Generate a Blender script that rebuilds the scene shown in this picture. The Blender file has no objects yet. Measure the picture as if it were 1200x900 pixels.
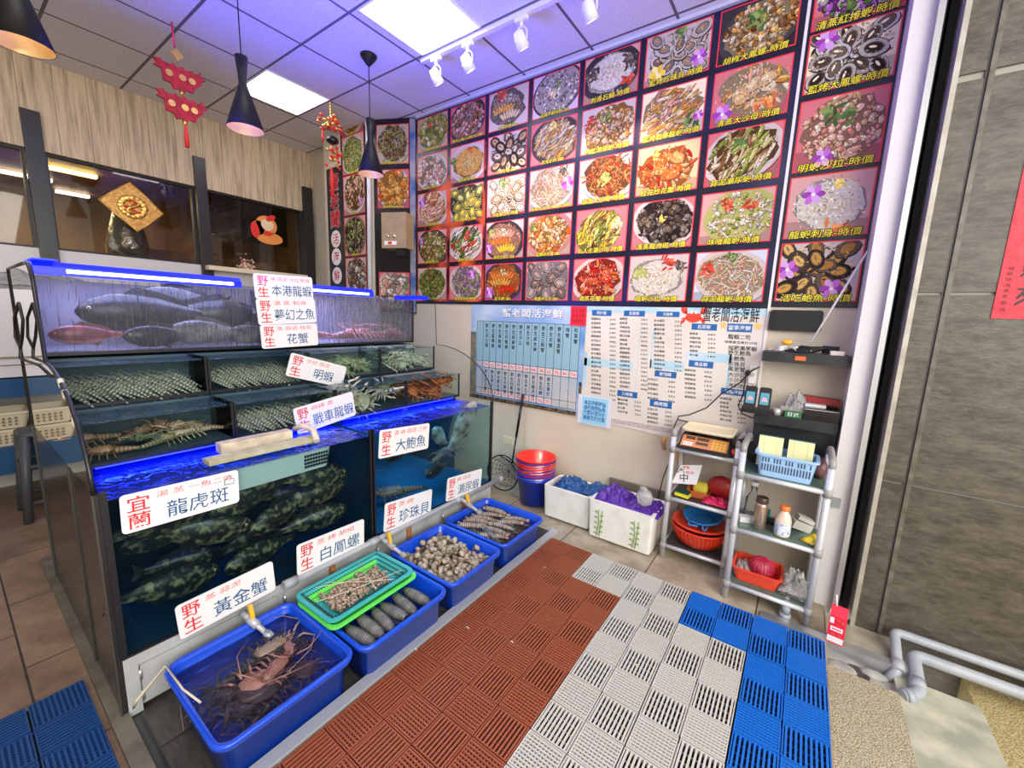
import bpy, math, random
from mathutils import Vector, Matrix, noise as mnoise
R_ = random.Random(7)
sc = bpy.context.scene
COL = sc.collection
PI = math.pi
# ------------------------------------------------------------------ camera
CAMH = 1.55
FPX = 480.8
def _rz(t): return Matrix.Rotation(t, 3, 'Z')
def _rx(t): return Matrix.Rotation(t, 3, 'X')
RC = _rz(math.radians(35.18)) @ _rx(math.radians(90-9.27)) @ _rz(math.radians(2.01))
cam = bpy.data.objects.new('camera', bpy.data.cameras.new('camera')); COL.objects.link(cam)
cam.data.sensor_width = 36; cam.data.lens = 36*FPX/1200; cam.data.clip_start = .02
cam.matrix_world = Matrix.Translation((0, 0, CAMH)) @ RC.to_4x4()
sc.camera = cam
# points of the place measured along known planes
def ray(px, py): return RC @ Vector(((px-600)/FPX, -(py-450)/FPX, -1.0))
def onX(px, py, X): d = ray(px, py); return d*(X/d.x) + Vector((0, 0, CAMH))
def onY(px, py, Y): d = ray(px, py); return d*(Y/d.y) + Vector((0, 0, CAMH))
def onZ(px, py, Z): d = ray(px, py); return d*((Z-CAMH)/d.z) + Vector((0, 0, CAMH))
# ------------------------------------------------------------------ light, world, exposure
sc.view_settings.view_transform = 'Standard'; sc.view_settings.look = 'None'
sc.view_settings.gamma = 1; sc.view_settings.use_curve_mapping = False
sc.view_settings.exposure = 0.68
sc.cycles.use_denoising = True
sc.cycles.max_bounces = 10; sc.cycles.transparent_max_bounces = 24; sc.cycles.caustics_reflective = False; sc.cycles.caustics_refractive = False
sc.cycles.sample_clamp_indirect = 4
w = bpy.data.worlds.new('sky'); sc.world = w; w.use_nodes = True
bg = w.node_tree.nodes['Background']; bg.inputs[0].default_value = (1, .96, .90, 1); bg.inputs[1].default_value = .75
def light(name, kind, loc, energy, color=(1, 1, 1), size=(.5, .5), rot=(0, 0, 0), spot=None, target=None, spread=None):
    l = bpy.data.lights.new(name, kind); l.energy = energy; l.color = color
    if kind == 'AREA' and spread: l.spread = spread
    if kind == 'AREA': l.shape = 'RECTANGLE'; l.size, l.size_y = size
    if kind == 'SPOT': l.spot_size = spot; l.spot_blend = .7; l.shadow_soft_size = .03
    if kind == 'POINT': l.shadow_soft_size = size[0]
    o = bpy.data.objects.new(name, l); COL.objects.link(o); o.location = loc; o.rotation_euler = rot
    if target is not None: o.rotation_euler = (Vector(target)-Vector(loc)).to_track_quat('-Z', 'Y').to_euler()
    return o
light('daylight_street', 'AREA', (2.6, -.6, 2.6), 150, (1, .97, .93), (4, 2.4), target=(-1.6, 1.3, .5))
light('kitchen_fill', 'AREA', (-6.9, .7, 2.85), 26, (1, .78, .5), (.8, 1.4), (0, 0, 0))  # added fill to brighten the kitchen, no fixture of its own
light('blue_lamp_left', 'AREA', (-2.75, .85, 1.80), 18, (.07, .08, 1), (.06, 1.0), target=(-1.75, 1.5, 3.45), spread=math.radians(140))
light('blue_lamp_right', 'AREA', (-2.75, 1.75, 1.80), 18, (.07, .08, 1), (.06, 1.0), target=(-1.75, 1.5, 3.45), spread=math.radians(140))
ZC = 3.452; XL = -5.29; YM = 3.0
# ------------------------------------------------------------------ materials
MATS = {}
def mat(name, col=(.8, .8, .8), rough=.5, metal=0, noise=None, scale=8, bump=0, emit=None, es=0, spec=None, stretch=(1, 1, 1), detail=4, attr=False, nr=.5, trans=0, ior=1.45, coat=0, lo=.35, hi=.65):
    if name in MATS: return MATS[name]
    m = bpy.data.materials.new(name); m.use_nodes = True; MATS[name] = m
    nt = m.node_tree; b = nt.nodes['Principled BSDF']; L = nt.links.new
    b.inputs['Base Color'].default_value = (*col, 1); b.inputs['Roughness'].default_value = rough; b.inputs['Metallic'].default_value = metal
    if spec is not None: b.inputs['Specular IOR Level'].default_value = spec
    if coat: b.inputs['Coat Weight'].default_value = coat; b.inputs['Coat Roughness'].default_value = .08
    if trans: b.inputs['Transmission Weight'].default_value = trans; b.inputs['IOR'].default_value = ior
    if emit: b.inputs['Emission Color'].default_value = (*emit, 1); b.inputs['Emission Strength'].default_value = es
    if noise or bump or attr == 'noise':
        tc = nt.nodes.new('ShaderNodeTexCoord'); mp = nt.nodes.new('ShaderNodeMapping'); mp.inputs['Scale'].default_value = stretch
        L(tc.outputs['Object'], mp.inputs[0]); nz = nt.nodes.new('ShaderNodeTexNoise'); nz.inputs['Scale'].default_value = scale; nz.inputs['Detail'].default_value = detail; nz.inputs['Roughness'].default_value = nr
        L(mp.outputs[0], nz.inputs['Vector'])
        if noise:
            cr = nt.nodes.new('ShaderNodeValToRGB'); cr.color_ramp.elements[0].color = (*col, 1); cr.color_ramp.elements[1].color = (*noise, 1)
            cr.color_ramp.elements[0].position = lo; cr.color_ramp.elements[1].position = hi
            L(nz.outputs[0], cr.inputs[0]); L(cr.outputs[0], b.inputs['Base Color'])
        if bump:
            bp = nt.nodes.new('ShaderNodeBump'); bp.inputs['Strength'].default_value = bump; bp.inputs['Distance'].default_value = .02
            L(nz.outputs[0], bp.inputs['Height']); L(bp.outputs[0], b.inputs['Normal'])
    if attr:
        at = nt.nodes.new('ShaderNodeAttribute'); at.attribute_name = 'Col'; L(at.outputs['Color'], b.inputs['Base Color'])
    return m
def glassmat(name, tint, gloss=.12, rough=.02, bump=0, scale=20, diffuse=None, dw=0.0, stretch=(1, 1, 1)):
    if name in MATS: return MATS[name]
    m = bpy.data.materials.new(name); m.use_nodes = True; MATS[name] = m; nt = m.node_tree; nt.nodes.clear(); L = nt.links.new
    out = nt.nodes.new('ShaderNodeOutputMaterial'); tr = nt.nodes.new('ShaderNodeBsdfTransparent'); tr.inputs[0].default_value = (*tint, 1)
    gl = nt.nodes.new('ShaderNodeBsdfGlossy'); gl.inputs['Roughness'].default_value = rough; gl.inputs['Color'].default_value = (1, 1, 1, 1)
    fr = nt.nodes.new('ShaderNodeLayerWeight'); fr.inputs[0].default_value = gloss
    mx = nt.nodes.new('ShaderNodeMixShader'); L(fr.outputs['Fresnel'], mx.inputs[0])
    base = tr.outputs[0]
    if diffuse:
        df = nt.nodes.new('ShaderNodeBsdfDiffuse'); df.inputs[0].default_value = (*diffuse, 1)
        m2 = nt.nodes.new('ShaderNodeMixShader'); m2.inputs[0].default_value = dw; L(tr.outputs[0], m2.inputs[1]); L(df.outputs[0], m2.inputs[2]); base = m2.outputs[0]
    L(base, mx.inputs[1]); L(gl.outputs[0], mx.inputs[2]); L(mx.outputs[0], out.inputs[0])
    if bump:
        tc = nt.nodes.new('ShaderNodeTexCoord'); mp = nt.nodes.new('ShaderNodeMapping'); mp.inputs['Scale'].default_value = stretch; L(tc.outputs['Object'], mp.inputs[0])
        nz = nt.nodes.new('ShaderNodeTexNoise'); nz.inputs['Scale'].default_value = scale; nz.inputs['Detail'].default_value = 2; nz.inputs['Distortion'].default_value = 1.2
        L(mp.outputs[0], nz.inputs[0]); bp = nt.nodes.new('ShaderNodeBump'); bp.inputs['Strength'].default_value = bump; bp.inputs['Distance'].default_value = .03
        L(nz.outputs[0], bp.inputs['Height']); L(bp.outputs[0], gl.inputs['Normal']); L(bp.outputs[0], fr.inputs['Normal'])
    return m
def tilemat(name, c1, c2, grout, tw, th, offset=0.0, rough=.35, mortar=.004, nscale=6, rot=0, loc=(0, 0, 0), axes=None, nst=(1, 1, 1), bump=.15, c3=None):
    if name in MATS: return MATS[name]
    m = bpy.data.materials.new(name); m.use_nodes = True; MATS[name] = m; nt = m.node_tree; b = nt.nodes['Principled BSDF']; L = nt.links.new
    tc = nt.nodes.new('ShaderNodeTexCoord'); mp = nt.nodes.new('ShaderNodeMapping'); mp.inputs['Location'].default_value = loc; mp.inputs['Rotation'].default_value = (0, 0, rot)
    src = tc.outputs['Object']
    if axes:
        sx = nt.nodes.new('ShaderNodeSeparateXYZ'); cx = nt.nodes.new('ShaderNodeCombineXYZ'); L(src, sx.inputs[0])
        for i, a in enumerate(axes): L(sx.outputs['XYZ'.index(a)], cx.inputs[i])
        src = cx.outputs[0]
    L(src, mp.inputs[0])
    br = nt.nodes.new('ShaderNodeTexBrick'); br.offset = offset; br.inputs['Scale'].default_value = 1; br.inputs['Brick Width'].default_value = tw; br.inputs['Row Height'].default_value = th
    br.inputs['Mortar Size'].default_value = mortar; br.inputs['Mortar Smooth'].default_value = .1; br.inputs['Color1'].default_value = (*c1, 1); br.inputs['Color2'].default_value = (*c2, 1); br.inputs['Mortar'].default_value = (*grout, 1)
    L(mp.outputs[0], br.inputs[0])
    m2 = nt.nodes.new('ShaderNodeMapping'); m2.inputs['Scale'].default_value = nst; L(tc.outputs['Object'], m2.inputs[0])
    nz = nt.nodes.new('ShaderNodeTexNoise'); nz.inputs['Scale'].default_value = nscale; nz.inputs['Detail'].default_value = 7; nz.inputs['Roughness'].default_value = .65; L(m2.outputs[0], nz.inputs[0])
    cr = nt.nodes.new('ShaderNodeValToRGB'); cr.color_ramp.elements[0].position = .3; cr.color_ramp.elements[1].position = .7
    cr.color_ramp.elements[0].color = (*(c3 or (.45, .42, .4)), 1); cr.color_ramp.elements[1].color = (1.15, 1.15, 1.15, 1); L(nz.outputs[0], cr.inputs[0])
    mu = nt.nodes.new('ShaderNodeMix'); mu.data_type = 'RGBA'; mu.blend_type = 'MULTIPLY'; mu.inputs['Factor'].default_value = 1; L(br.outputs['Color'], mu.inputs['A']); L(cr.outputs[0], mu.inputs['B'])
    L(mu.outputs['Result'], b.inputs['Base Color']); b.inputs['Roughness'].default_value = rough
    if bump:
        bp = nt.nodes.new('ShaderNodeBump'); bp.inputs['Strength'].default_value = bump; bp.inputs['Distance'].default_value = .01; L(mu.outputs['Result'], bp.inputs['Height']); L(bp.outputs[0], b.inputs['Normal'])
    return m
M = lambda n: MATS[n]
mat('wall_paint', (.60, .53, .40), .6, noise=(.66, .59, .46), scale=3)
mat('white_paint', (.78, .74, .74), .35)
mat('black', (.008, .008, .009), .45); mat('black_gloss', (.006, .006, .007), .08); mat('dark_rubber', (.02, .02, .02), .7)
mat('pendant_black', (.012, .011, .01), .45, spec=.25); mat('gold_leaf', (.83, .50, .13), .35, 1, bump=.3, scale=25)
mat('steel', (.64, .65, .63), .34, .25, noise=(.42, .43, .41), scale=6, bump=.05); mat('chrome', (.75, .75, .75), .12, 1)
mat('aluminium', (.62, .63, .64), .35, .8); mat('galvanised', (.50, .52, .53), .45, .3)
mat('shelf_tube', (.62, .64, .66), .3, .25); mat('joint_grey', (.33, .32, .30), .5)
mat('pipe_grey', (.33, .36, .39), .45, noise=(.40, .42, .44), scale=12); mat('pipe_white', (.85, .85, .85), .35)
mat('blue_plastic', (.006, .10, .72), .28, coat=.3); mat('blue_tub', (.004, .07, .62), .25, coat=.4)
mat('red_plastic', (.75, .045, .012), .3, coat=.2); mat('red_bucket', (.80, .022, .015), .3, coat=.2); mat('bucket_blue', (.005, .035, .48), .3, coat=.3)
mat('teal_plastic', (.05, .46, .44), .35); mat('green_plastic', (.14, .80, .10), .35); mat('pale_blue_plastic', (.36, .58, .88), .35)
mat('cream_plastic', (.68, .60, .40), .5); mat('white_plastic', (.85, .84, .80), .35); mat('sign_white', (.83, .82, .80), .45)
mat('styrofoam', (.83, .81, .74), .8, noise=(.70, .66, .56), scale=9, bump=.15, lo=.5, hi=.8)
mat('ink_red', (.72, .02, .03), .5); mat('ink_blue', (.01, .10, .25), .5); mat('ink_black', (.01, .01, .012), .5); mat('ink_white', (.85, .85, .85), .5)
mat('caption_yellow', (.95, .83, .05), .5); mat('seal_red', (.80, .03, .02), .5); mat('heading_blue', (.015, .13, .38), .4); mat('frame_red', (.78, .03, .05), .4)
mat('print', attr=True, rough=.55, spec=.2); mat('flesh', attr=True, rough=.35, coat=.2); mat('paint_attr', attr=True, rough=.45)
mat('silicone', (.01, .01, .012), .35); mat('cable_black', (.01, .01, .01), .5); mat('cable_white', (.8, .8, .78), .5)
mat('panel_light', (1, 1, 1), .5, emit=(1, .99, 1), es=5.5)
mat('led_tube', (1, 1, 1), .5, emit=(.62, .75, 1), es=2.6)
mat('blue_housing', (.01, .02, .9), .3, emit=(.004, .012, 1), es=.75)
mat('led_blue', (.1, .2, 1), .3, emit=(.003, .01, 1), es=6)
mat('spot_lens', (1, .9, .7), .3, emit=(1, .80, .5), es=14)
glassmat('tank_glass', (.93, .97, .96), .10); glassmat('thin_glass', (.95, .97, .97), .06)
glassmat('side_glass', (.30, .34, .36), .12, diffuse=(.05, .065, .075), dw=.25)
glassmat('water_front', (.62, .80, .86), .05)
glassmat('window_glass', (.62, .58, .52), .30)
glassmat('water_blue', (.10, .25, .70), .25, .05, bump=.55, scale=9, diffuse=(.01, .04, .75), dw=.42)
glassmat('water_teal', (.25, .45, .50), .38, .05, bump=1.0, scale=22, diffuse=(.015, .09, .16), dw=.30)
glassmat('water_trough', (.58, .66, .76), .20, .03, bump=.9, scale=14, diffuse=(.10, .09, .10), dw=.08)
glassmat('water_body', (.80, .90, .92), .02, .3, diffuse=(.008, .035, .06), dw=.10)
glassmat('wet_glass', (.86, .88, .90), .14, .12, bump=.9, scale=16, stretch=(1, 3.2, .35), diffuse=(.42, .42, .48), dw=.07)
glassmat('clear_bag', (.88, .88, .86), .35, .12, bump=1.0, scale=22, diffuse=(.85, .83, .80), dw=.30)
glassmat('clear_plastic', (.85, .88, .88), .2, .08, diffuse=(.7, .75, .75), dw=.12)
# ------------------------------------------------------------------ mesh helpers
class MB:
    def __init__(s): s.v = []; s.f = []; s.c = []; s.sm = []; s.col = None
    def add(s, vs, fs, col=None, smooth=False):
        o = len(s.v); s.v += [tuple(v) for v in vs]
        c = col or s.col or (1, 1, 1)
        for f in fs: s.f.append(tuple(i+o for i in f)); s.c.append(c); s.sm.append(smooth)
        return s
    def box(s, c, d, rz=0, col=None, rot=None):
        x, y, z = d[0]/2, d[1]/2, d[2]/2
        m = rot if rot is not None else Matrix.Rotation(rz, 3, 'Z')
        c = Vector(c); vs = [c+m@Vector((a*x, b*y, e*z)) for e in (-1, 1) for a, b in ((-1, -1), (1, -1), (1, 1), (-1, 1))]
        return s.add(vs, [(3, 2, 1, 0), (4, 5, 6, 7), (0, 1, 5, 4), (1, 2, 6, 5), (2, 3, 7, 6), (3, 0, 4, 7)], col)
    def bb(s, x0, x1, y0, y1, z0, z1, col=None): return s.box(((x0+x1)/2, (y0+y1)/2, (z0+z1)/2), (abs(x1-x0), abs(y1-y0), abs(z1-z0)), col=col)
    def rings(s, rs, close=True, cap0=True, cap1=True, col=None, smooth=True):
        n = len(rs[0]); o = len(s.v); c = col or s.col or (1, 1, 1)
        for r in rs: s.v += [tuple(p) for p in r]
        for k in range(len(rs)-1):
            for i in range(n if close else n-1):
                j = (i+1) % n; s.f.append((o+k*n+i, o+k*n+j, o+(k+1)*n+j, o+(k+1)*n+i)); s.c.append(c[k] if isinstance(c, list) else c); s.sm.append(smooth)
        if cap0: s.f.append(tuple(o+i for i in reversed(range(n)))); s.c.append(c[0] if isinstance(c, list) else c); s.sm.append(False)
        if cap1: s.f.append(tuple(o+(len(rs)-1)*n+i for i in range(n))); s.c.append(c[-1] if isinstance(c, list) else c); s.sm.append(False)
        return s
    def cyl(s, p0, p1, r0, r1=None, n=12, caps=True, col=None):
        p0 = Vector(p0); p1 = Vector(p1); r1 = r0 if r1 is None else r1; d = (p1-p0).normalized()
        a = d.orthogonal().normalized(); b = d.cross(a)
        return s.rings([[p+(a*math.cos(2*PI*i/n)+b*math.sin(2*PI*i/n))*r for i in range(n)] for p, r in ((p0, r0), (p1, r1))], cap0=caps, cap1=caps, col=col)
    def tube(s, pts, r, n=8, caps=True, col=None, flat=None):
        pts = [Vector(p) for p in pts]; rr = r if isinstance(r, (list, tuple)) else [r]*len(pts); rs = []
        a = None
        for i, p in enumerate(pts):
            d = (pts[min(i+1, len(pts)-1)]-pts[max(i-1, 0)])
            d = d.normalized() if d.length > 1e-9 else Vector((0, 0, 1))
            if a is None: a = d.orthogonal().normalized()
            else:
                a = a-d*a.dot(d); a = a.normalized() if a.length > 1e-6 else d.orthogonal().normalized()
            b = d.cross(a); rs.append([p+(a*math.cos(2*PI*k/n)+b*math.sin(2*PI*k/n))*rr[i] for k in range(n)])
        return s.rings(rs, cap0=caps, cap1=caps, col=col)
    def lathe(s, prof, c=(0, 0, 0), n=24, axis=None, cap0=False, cap1=False, col=None):
        c = Vector(c); q = Vector((0, 0, 1)).rotation_difference(Vector(axis)).to_matrix() if axis else Matrix.Identity(3)
        return s.rings([[c+q@Vector((r*math.cos(2*PI*i/n), r*math.sin(2*PI*i/n), z)) for i in range(n)] for r, z in prof], cap0=cap0, cap1=cap1, col=col)
    def ell(s, c, rad, rot=None, nu=10, nv=6, col=None, jit=0, rnd=None):
        c = Vector(c); rot = rot or Matrix.Identity(3); rs = []
        for k in range(nv+1):
            t = PI*k/nv; sr = max(math.sin(t), .02); row = []
            for i in range(nu):
                p = 2*PI*i/nu; j = 1+(rnd.uniform(-jit, jit) if rnd else 0)
                row.append(c+rot@Vector((rad[0]*sr*math.cos(p)*j, rad[1]*sr*math.sin(p)*j, rad[2]*-math.cos(t)*j)))
            rs.append(row)
        return s.rings(rs, col=col)
    def prism(s, poly, z0, z1, col=None):
        return s.rings([[(x, y, z) for x, y in poly] for z in (z0, z1)], col=col, smooth=False)
    def extr(s, poly3, off, col=None):
        off = Vector(off); return s.rings([[Vector(p) for p in poly3], [Vector(p)+off for p in poly3]], col=col, smooth=False)
def rrect(cx, cy, wx, wy, r, n=4):
    pts = []
    for qx, qy, a0 in ((1, 1, 0), (-1, 1, PI/2), (-1, -1, PI), (1, -1, 3*PI/2)):
        for k in range(n+1):
            a = a0+PI/2*k/n; pts.append((cx+qx*(wx/2-r)+r*math.cos(a), cy+qy*(wy/2-r)+r*math.sin(a)))
    return pts
def rr3(cx, cy, wx, wy, r, z, n=4): return [Vector((x, y, z)) for x, y in rrect(cx, cy, wx, wy, r, n)]
def link(name, mb, m, loc, parent=None):
    me = bpy.data.meshes.new(name); loc = Vector(loc)
    me.from_pydata([(v[0]-loc.x, v[1]-loc.y, v[2]-loc.z) for v in mb.v], [], mb.f)
    me.polygons.foreach_set('use_smooth', mb.sm)
    if any(c != (1, 1, 1) for c in mb.c):
        ca = me.color_attributes.new('Col', 'FLOAT_COLOR', 'CORNER'); buf = []
        for f, c in zip(mb.f, mb.c): buf += [c[0], c[1], c[2], 1.0]*len(f)
        ca.data.foreach_set('color', buf)
    me.materials.append(m if not isinstance(m, str) else MATS[m]); me.update()
    o = bpy.data.objects.new(name, me); COL.objects.link(o)
    if parent is not None: o.parent = parent
    else: o.location = loc
    return o
def wloc(o):
    v = Vector((0, 0, 0))
    while o is not None: v = v+o.location; o = o.parent
    return v
def part(name, mb, m, parent, label=None, stuff=False):   # verts are world coordinates; parents carry no rotation while building
    o = link(name, mb, m, wloc(parent), parent)
    if label: o['label'] = label
    if stuff: o['kind'] = 'stuff'
    return o
def tag(o, label, cat, group=None, kind=None):
    o['label'] = label; o['category'] = cat
    if group: o['group'] = group
    if kind: o['kind'] = kind
    return o
def thing(name, label, cat, loc=(0, 0, 0), group=None):
    o = bpy.data.objects.new(name, None); COL.objects.link(o); o.location = loc; o.empty_display_size = .05
    return tag(o, label, cat, group)
def single(name, mb, m, label, cat, group=None, kind=None):
    xs = [v[0] for v in mb.v]; ys = [v[1] for v in mb.v]; zs = [v[2] for v in mb.v]
    return tag(link(name, mb, m, ((min(xs)+max(xs))/2, (min(ys)+max(ys))/2, min(zs))), label, cat, group, kind)
def struct(name, mb, m, parent=None, loc=(0, 0, 0)):
    o = link(name, mb, m, loc if parent is None else wloc(parent), parent)
    if parent is None: o['kind'] = 'structure'
    return o
def copy_tree(o, parent=None, **kw):
    c = o.copy(); COL.objects.link(c); c.parent = parent
    for ch in list(o.children): copy_tree(ch, c)
    for k, v in kw.items(): c[k] = v
    return c
def put(o, loc, rot=(0, 0, 0), s=1): o.location = loc; o.rotation_euler = rot; o.scale = (s, s, s); return o
# text as outline meshes, using Blender's built-in typeface
_TC = {}
def glyphs(s, off=0.0, res=1):
    k = (s, off, res)
    if k in _TC: return _TC[k]
    cu = bpy.data.curves.new('t', 'FONT'); cu.body = s; cu.size = 1; cu.offset = off; cu.resolution_u = res; cu.align_x = 'LEFT'
    ob = bpy.data.objects.new('t', cu); me = bpy.data.meshes.new_from_object(ob)
    vs = [tuple(v.co) for v in me.vertices]; fs = [tuple(p.vertices) for p in me.polygons]
    bpy.data.objects.remove(ob); bpy.data.curves.remove(cu); bpy.data.meshes.remove(me)
    _TC[k] = (vs, fs); return _TC[k]
def text(mb, s, O, U, V, h, w=None, N=None, lift=.0006, off=0.0, col=None, center=False, hfit=True, res=1, shear=0):
    """write s with its ink box starting at O, height h, squeezed to width w"""
    vs, fs = glyphs(s, off, res)
    if not vs: return
    x0 = min(v[0] for v in vs); x1 = max(v[0] for v in vs); y0 = min(v[1] for v in vs); y1 = max(v[1] for v in vs)
    U = Vector(U); V = Vector(V); N = N or U.cross(V)
    sy = h/max(y1-y0, 1e-6); sx = sy if w is None else w/max(x1-x0, 1e-6)
    O = Vector(O)
    if center: O = O-U*((x1-x0)*sx/2)
    mb.add([O+U*((v[0]-x0)*sx+shear*(v[1]-y0)*sy)+V*((v[1]-y0)*sy)+N*lift for v in vs], fs, col)
def text_outline(mb, s, O, U, V, h, w, d, **k):
    for a in range(8): text(mb, s, Vector(O)+Vector(U)*(d*math.cos(a*PI/4))+Vector(V)*(d*math.sin(a*PI/4)), U, V, h, w, **k)
WX = Vector((1, 0, 0)); WY = Vector((0, 1, 0)); WZ = Vector((0, 0, 1))
# ================================================================== THE SETTING
tilemat('floor_left_tile', (.30, .20, .13), (.26, .17, .11), (.04, .03, .025), .62, .40, .5, .4, .004, 5, loc=(.05, .33, 0))
tilemat('floor_right_tile', (.50, .42, .30), (.42, .35, .25), (.13, .08, .05), .60, .60, .5, .22, .004, 5, loc=(.94, .20, 0), c3=(.52, .46, .40))
tilemat('basin_tile', (.07, .065, .055), (.05, .05, .045), (.02, .02, .02), .42, .3, .5, .35, .006, 9, nst=(1, 6, 1))
mat('pebble_wash', (.66, .56, .36), .6, noise=(.20, .17, .11), scale=210, bump=.5, detail=2, lo=.42, hi=.60)
mat('pebble_yellow', (.62, .50, .22), .6, noise=(.28, .22, .10), scale=170, bump=.5, detail=2, lo=.40, hi=.60)
mat('concrete', (.46, .45, .40), .6, noise=(.26, .25, .22), scale=14, bump=.3)
mat('wet_slab', (.34, .35, .26), .28, noise=(.60, .57, .42), scale=9, bump=.2)
mat('granite_kerb', (.46, .41, .30), .35, noise=(.26, .24, .18), scale=7)
tilemat('ceiling_tile', (.76, .74, .76), (.76, .74, .76), (.13, .12, .13), .585, .565, 0, .6, .010, 60, loc=(-.268, -.098, 0), c3=(.90, .90, .90), bump=.05)
mat('stone', (.050, .042, .031), .30, noise=(.145, .125, .095), scale=16, stretch=(.5, 1, 1.3), detail=14, nr=.80, bump=.25, lo=.40, hi=.66)
mat('stone_joint', (.33, .31, .26), .6); mat('groove', (.05, .045, .04), .5)
mat('wood_fascia', (.64, .50, .33), .55, noise=(.31, .22, .14), scale=5, stretch=(9, 9, .55), detail=9, bump=.05, lo=.42, hi=.74)
mat('seam', (.16, .12, .085), .6); mat('kitchen_ceiling', (.34, .22, .13), .5, noise=(.13, .07, .04), scale=3); mat('kitchen_wall', (.42, .28, .16), .35, noise=(.22, .13, .07), scale=1.5)
mat('kitchen_dark', (.02, .017, .015), .4); mat('post_black', (.014, .013, .013), .35, noise=(.022, .020, .019), scale=3)
mat('tube_yellow', (1, 1, .6), .5, emit=(1, .85, .3), es=9); mat('tube_white', (1, 1, 1), .5, emit=(1, .95, .85), es=6)
b = MB(); b.bb(XL, .27, -3.6, YM, -.06, -.001); struct('floor', b, 'floor_right_tile', loc=(0, 0, 0))
b = MB(); b.bb(XL, -1.345, -3.6, .232, -.004, .004); b.bb(XL, -3.42, .232, YM, -.004, .004); struct('floor_dining', b, 'floor_left_tile')['kind'] = 'structure'
b = MB(); b.bb(-3.42, -1.34, .27, 2.48, -.003, .0045); struct('floor_basin', b, 'basin_tile')
# street side: a drain opening, washed pebbles, a wet slab, more pebbles
b = MB(); b.bb(.27, .52, -3.6, 2.28, -.12, -.015); struct('floor_pebble', b, 'pebble_wash')
b = MB(); b.bb(.52, .80, -3.6, 2.42, -.13, -.025); struct('floor_slab', b, 'wet_slab')
b = MB(); b.bb(.80, 4.5, -3.6, 2.68, -.20, -.06); struct('floor_street', b, 'pebble_yellow')
b = MB(); b.bb(.27, .52, 2.28, 2.42, -.12, -.05); b.ell((.33, 2.34, -.045), (.06, .045, .012)); b.ell((.45, 2.38, -.045), (.055, .03, .018)); struct('floor_drain', b, 'concrete')
hole = MB(); hole.lathe([(.045, 0), (.05, .003), (.038, .004), (.03, -.004)], (.385, 2.345, -.046), 16, cap0=True, cap1=True); single('drain_hole', hole, 'groove', 'dark open drain hole in the broken concrete beside the blue mat', 'drain')
b = MB(); b.bb(.02, .57, 2.42, 2.47, -.12, .012); b.bb(-.02, .02, 2.42, 2.47, -.002, .012); struct('trim_1', b, 'aluminium')
b = MB(); b.bb(.27, .555, 2.47, 2.70, -.12, .004); struct('floor_sill', b, 'granite_kerb')
b = MB()
for z0, z1, y0, y1, x0, x1 in ((.0, .012, 2.80, YM, -2.45, -.25),): b.bb(x0, x1, y0, y1, z0, z1)
struct('trim_2', b, 'granite_kerb')
# kerb round the drain basin
b = MB(); b.bb(-3.55, -1.295, .222, .272, 0, .03); single('basin_kerb', b, mat('kerb_stone', (.17, .145, .11), .5, noise=(.10, .085, .06), scale=12), 'narrow dark stone kerb on the floor along the tank end', 'kerb')
b = MB(); b.bb(-1.345, -1.295, .273, 2.49, 0, .028); single('basin_edge', b, 'galvanised', 'pale grey metal edging between the blue troughs and rust mat', 'edging')
# walls
b = MB(); b.bb(XL-.15, .22, YM, YM+.12, -.12, ZC); struct('wall_menu', b, 'wall_paint', loc=(0, YM, 0))
b = MB(); b.bb(-4.70, -3.80, 2.80, YM-.001, 0, ZC-.002); struct('wall_column', b, 'wall_paint')
b = MB(); b.bb(XL-.1, XL, -3.6, YM, 0, 1.98); struct('wall_left', b, mat('left_wall_white', (.62, .60, .56), .4))
b = MB(); b.bb(XL-.14, XL+.01, -3.6, YM-.001, 2.76, ZC-.001); fas = struct('wall_left_fascia', b, 'wood_fascia', loc=(XL, 0, 2.76))
b = MB()
for k in range(34):
    y = -3.6+k*.2; b.bb(XL+.0085, XL+.0105, y-.0018, y+.0018, 2.762, ZC-.002)
o = link('fascia_seam', b, 'seam', (XL, 0, 2.76), None); o.location = (XL, 0, 2.76); o.parent = fas; o.location = (0, 0, 0)
b = MB(); b.bb(XL-.15, -.6, -3.72, -3.6, 0, ZC); struct('wall_back', b, 'wall_paint')
b = MB(); b.bb(XL-.15, .42, -3.7, YM+.1, ZC, ZC+.08); struct('ceiling', b, 'ceiling_tile', loc=(0, 0, ZC))
b = MB(); b.bb(-3.36, .2, YM-.03, YM-.001, ZC-.022, ZC-.001); struct('trim_3', b, mat('trim_pale', (.60, .62, .70), .4))
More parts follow.
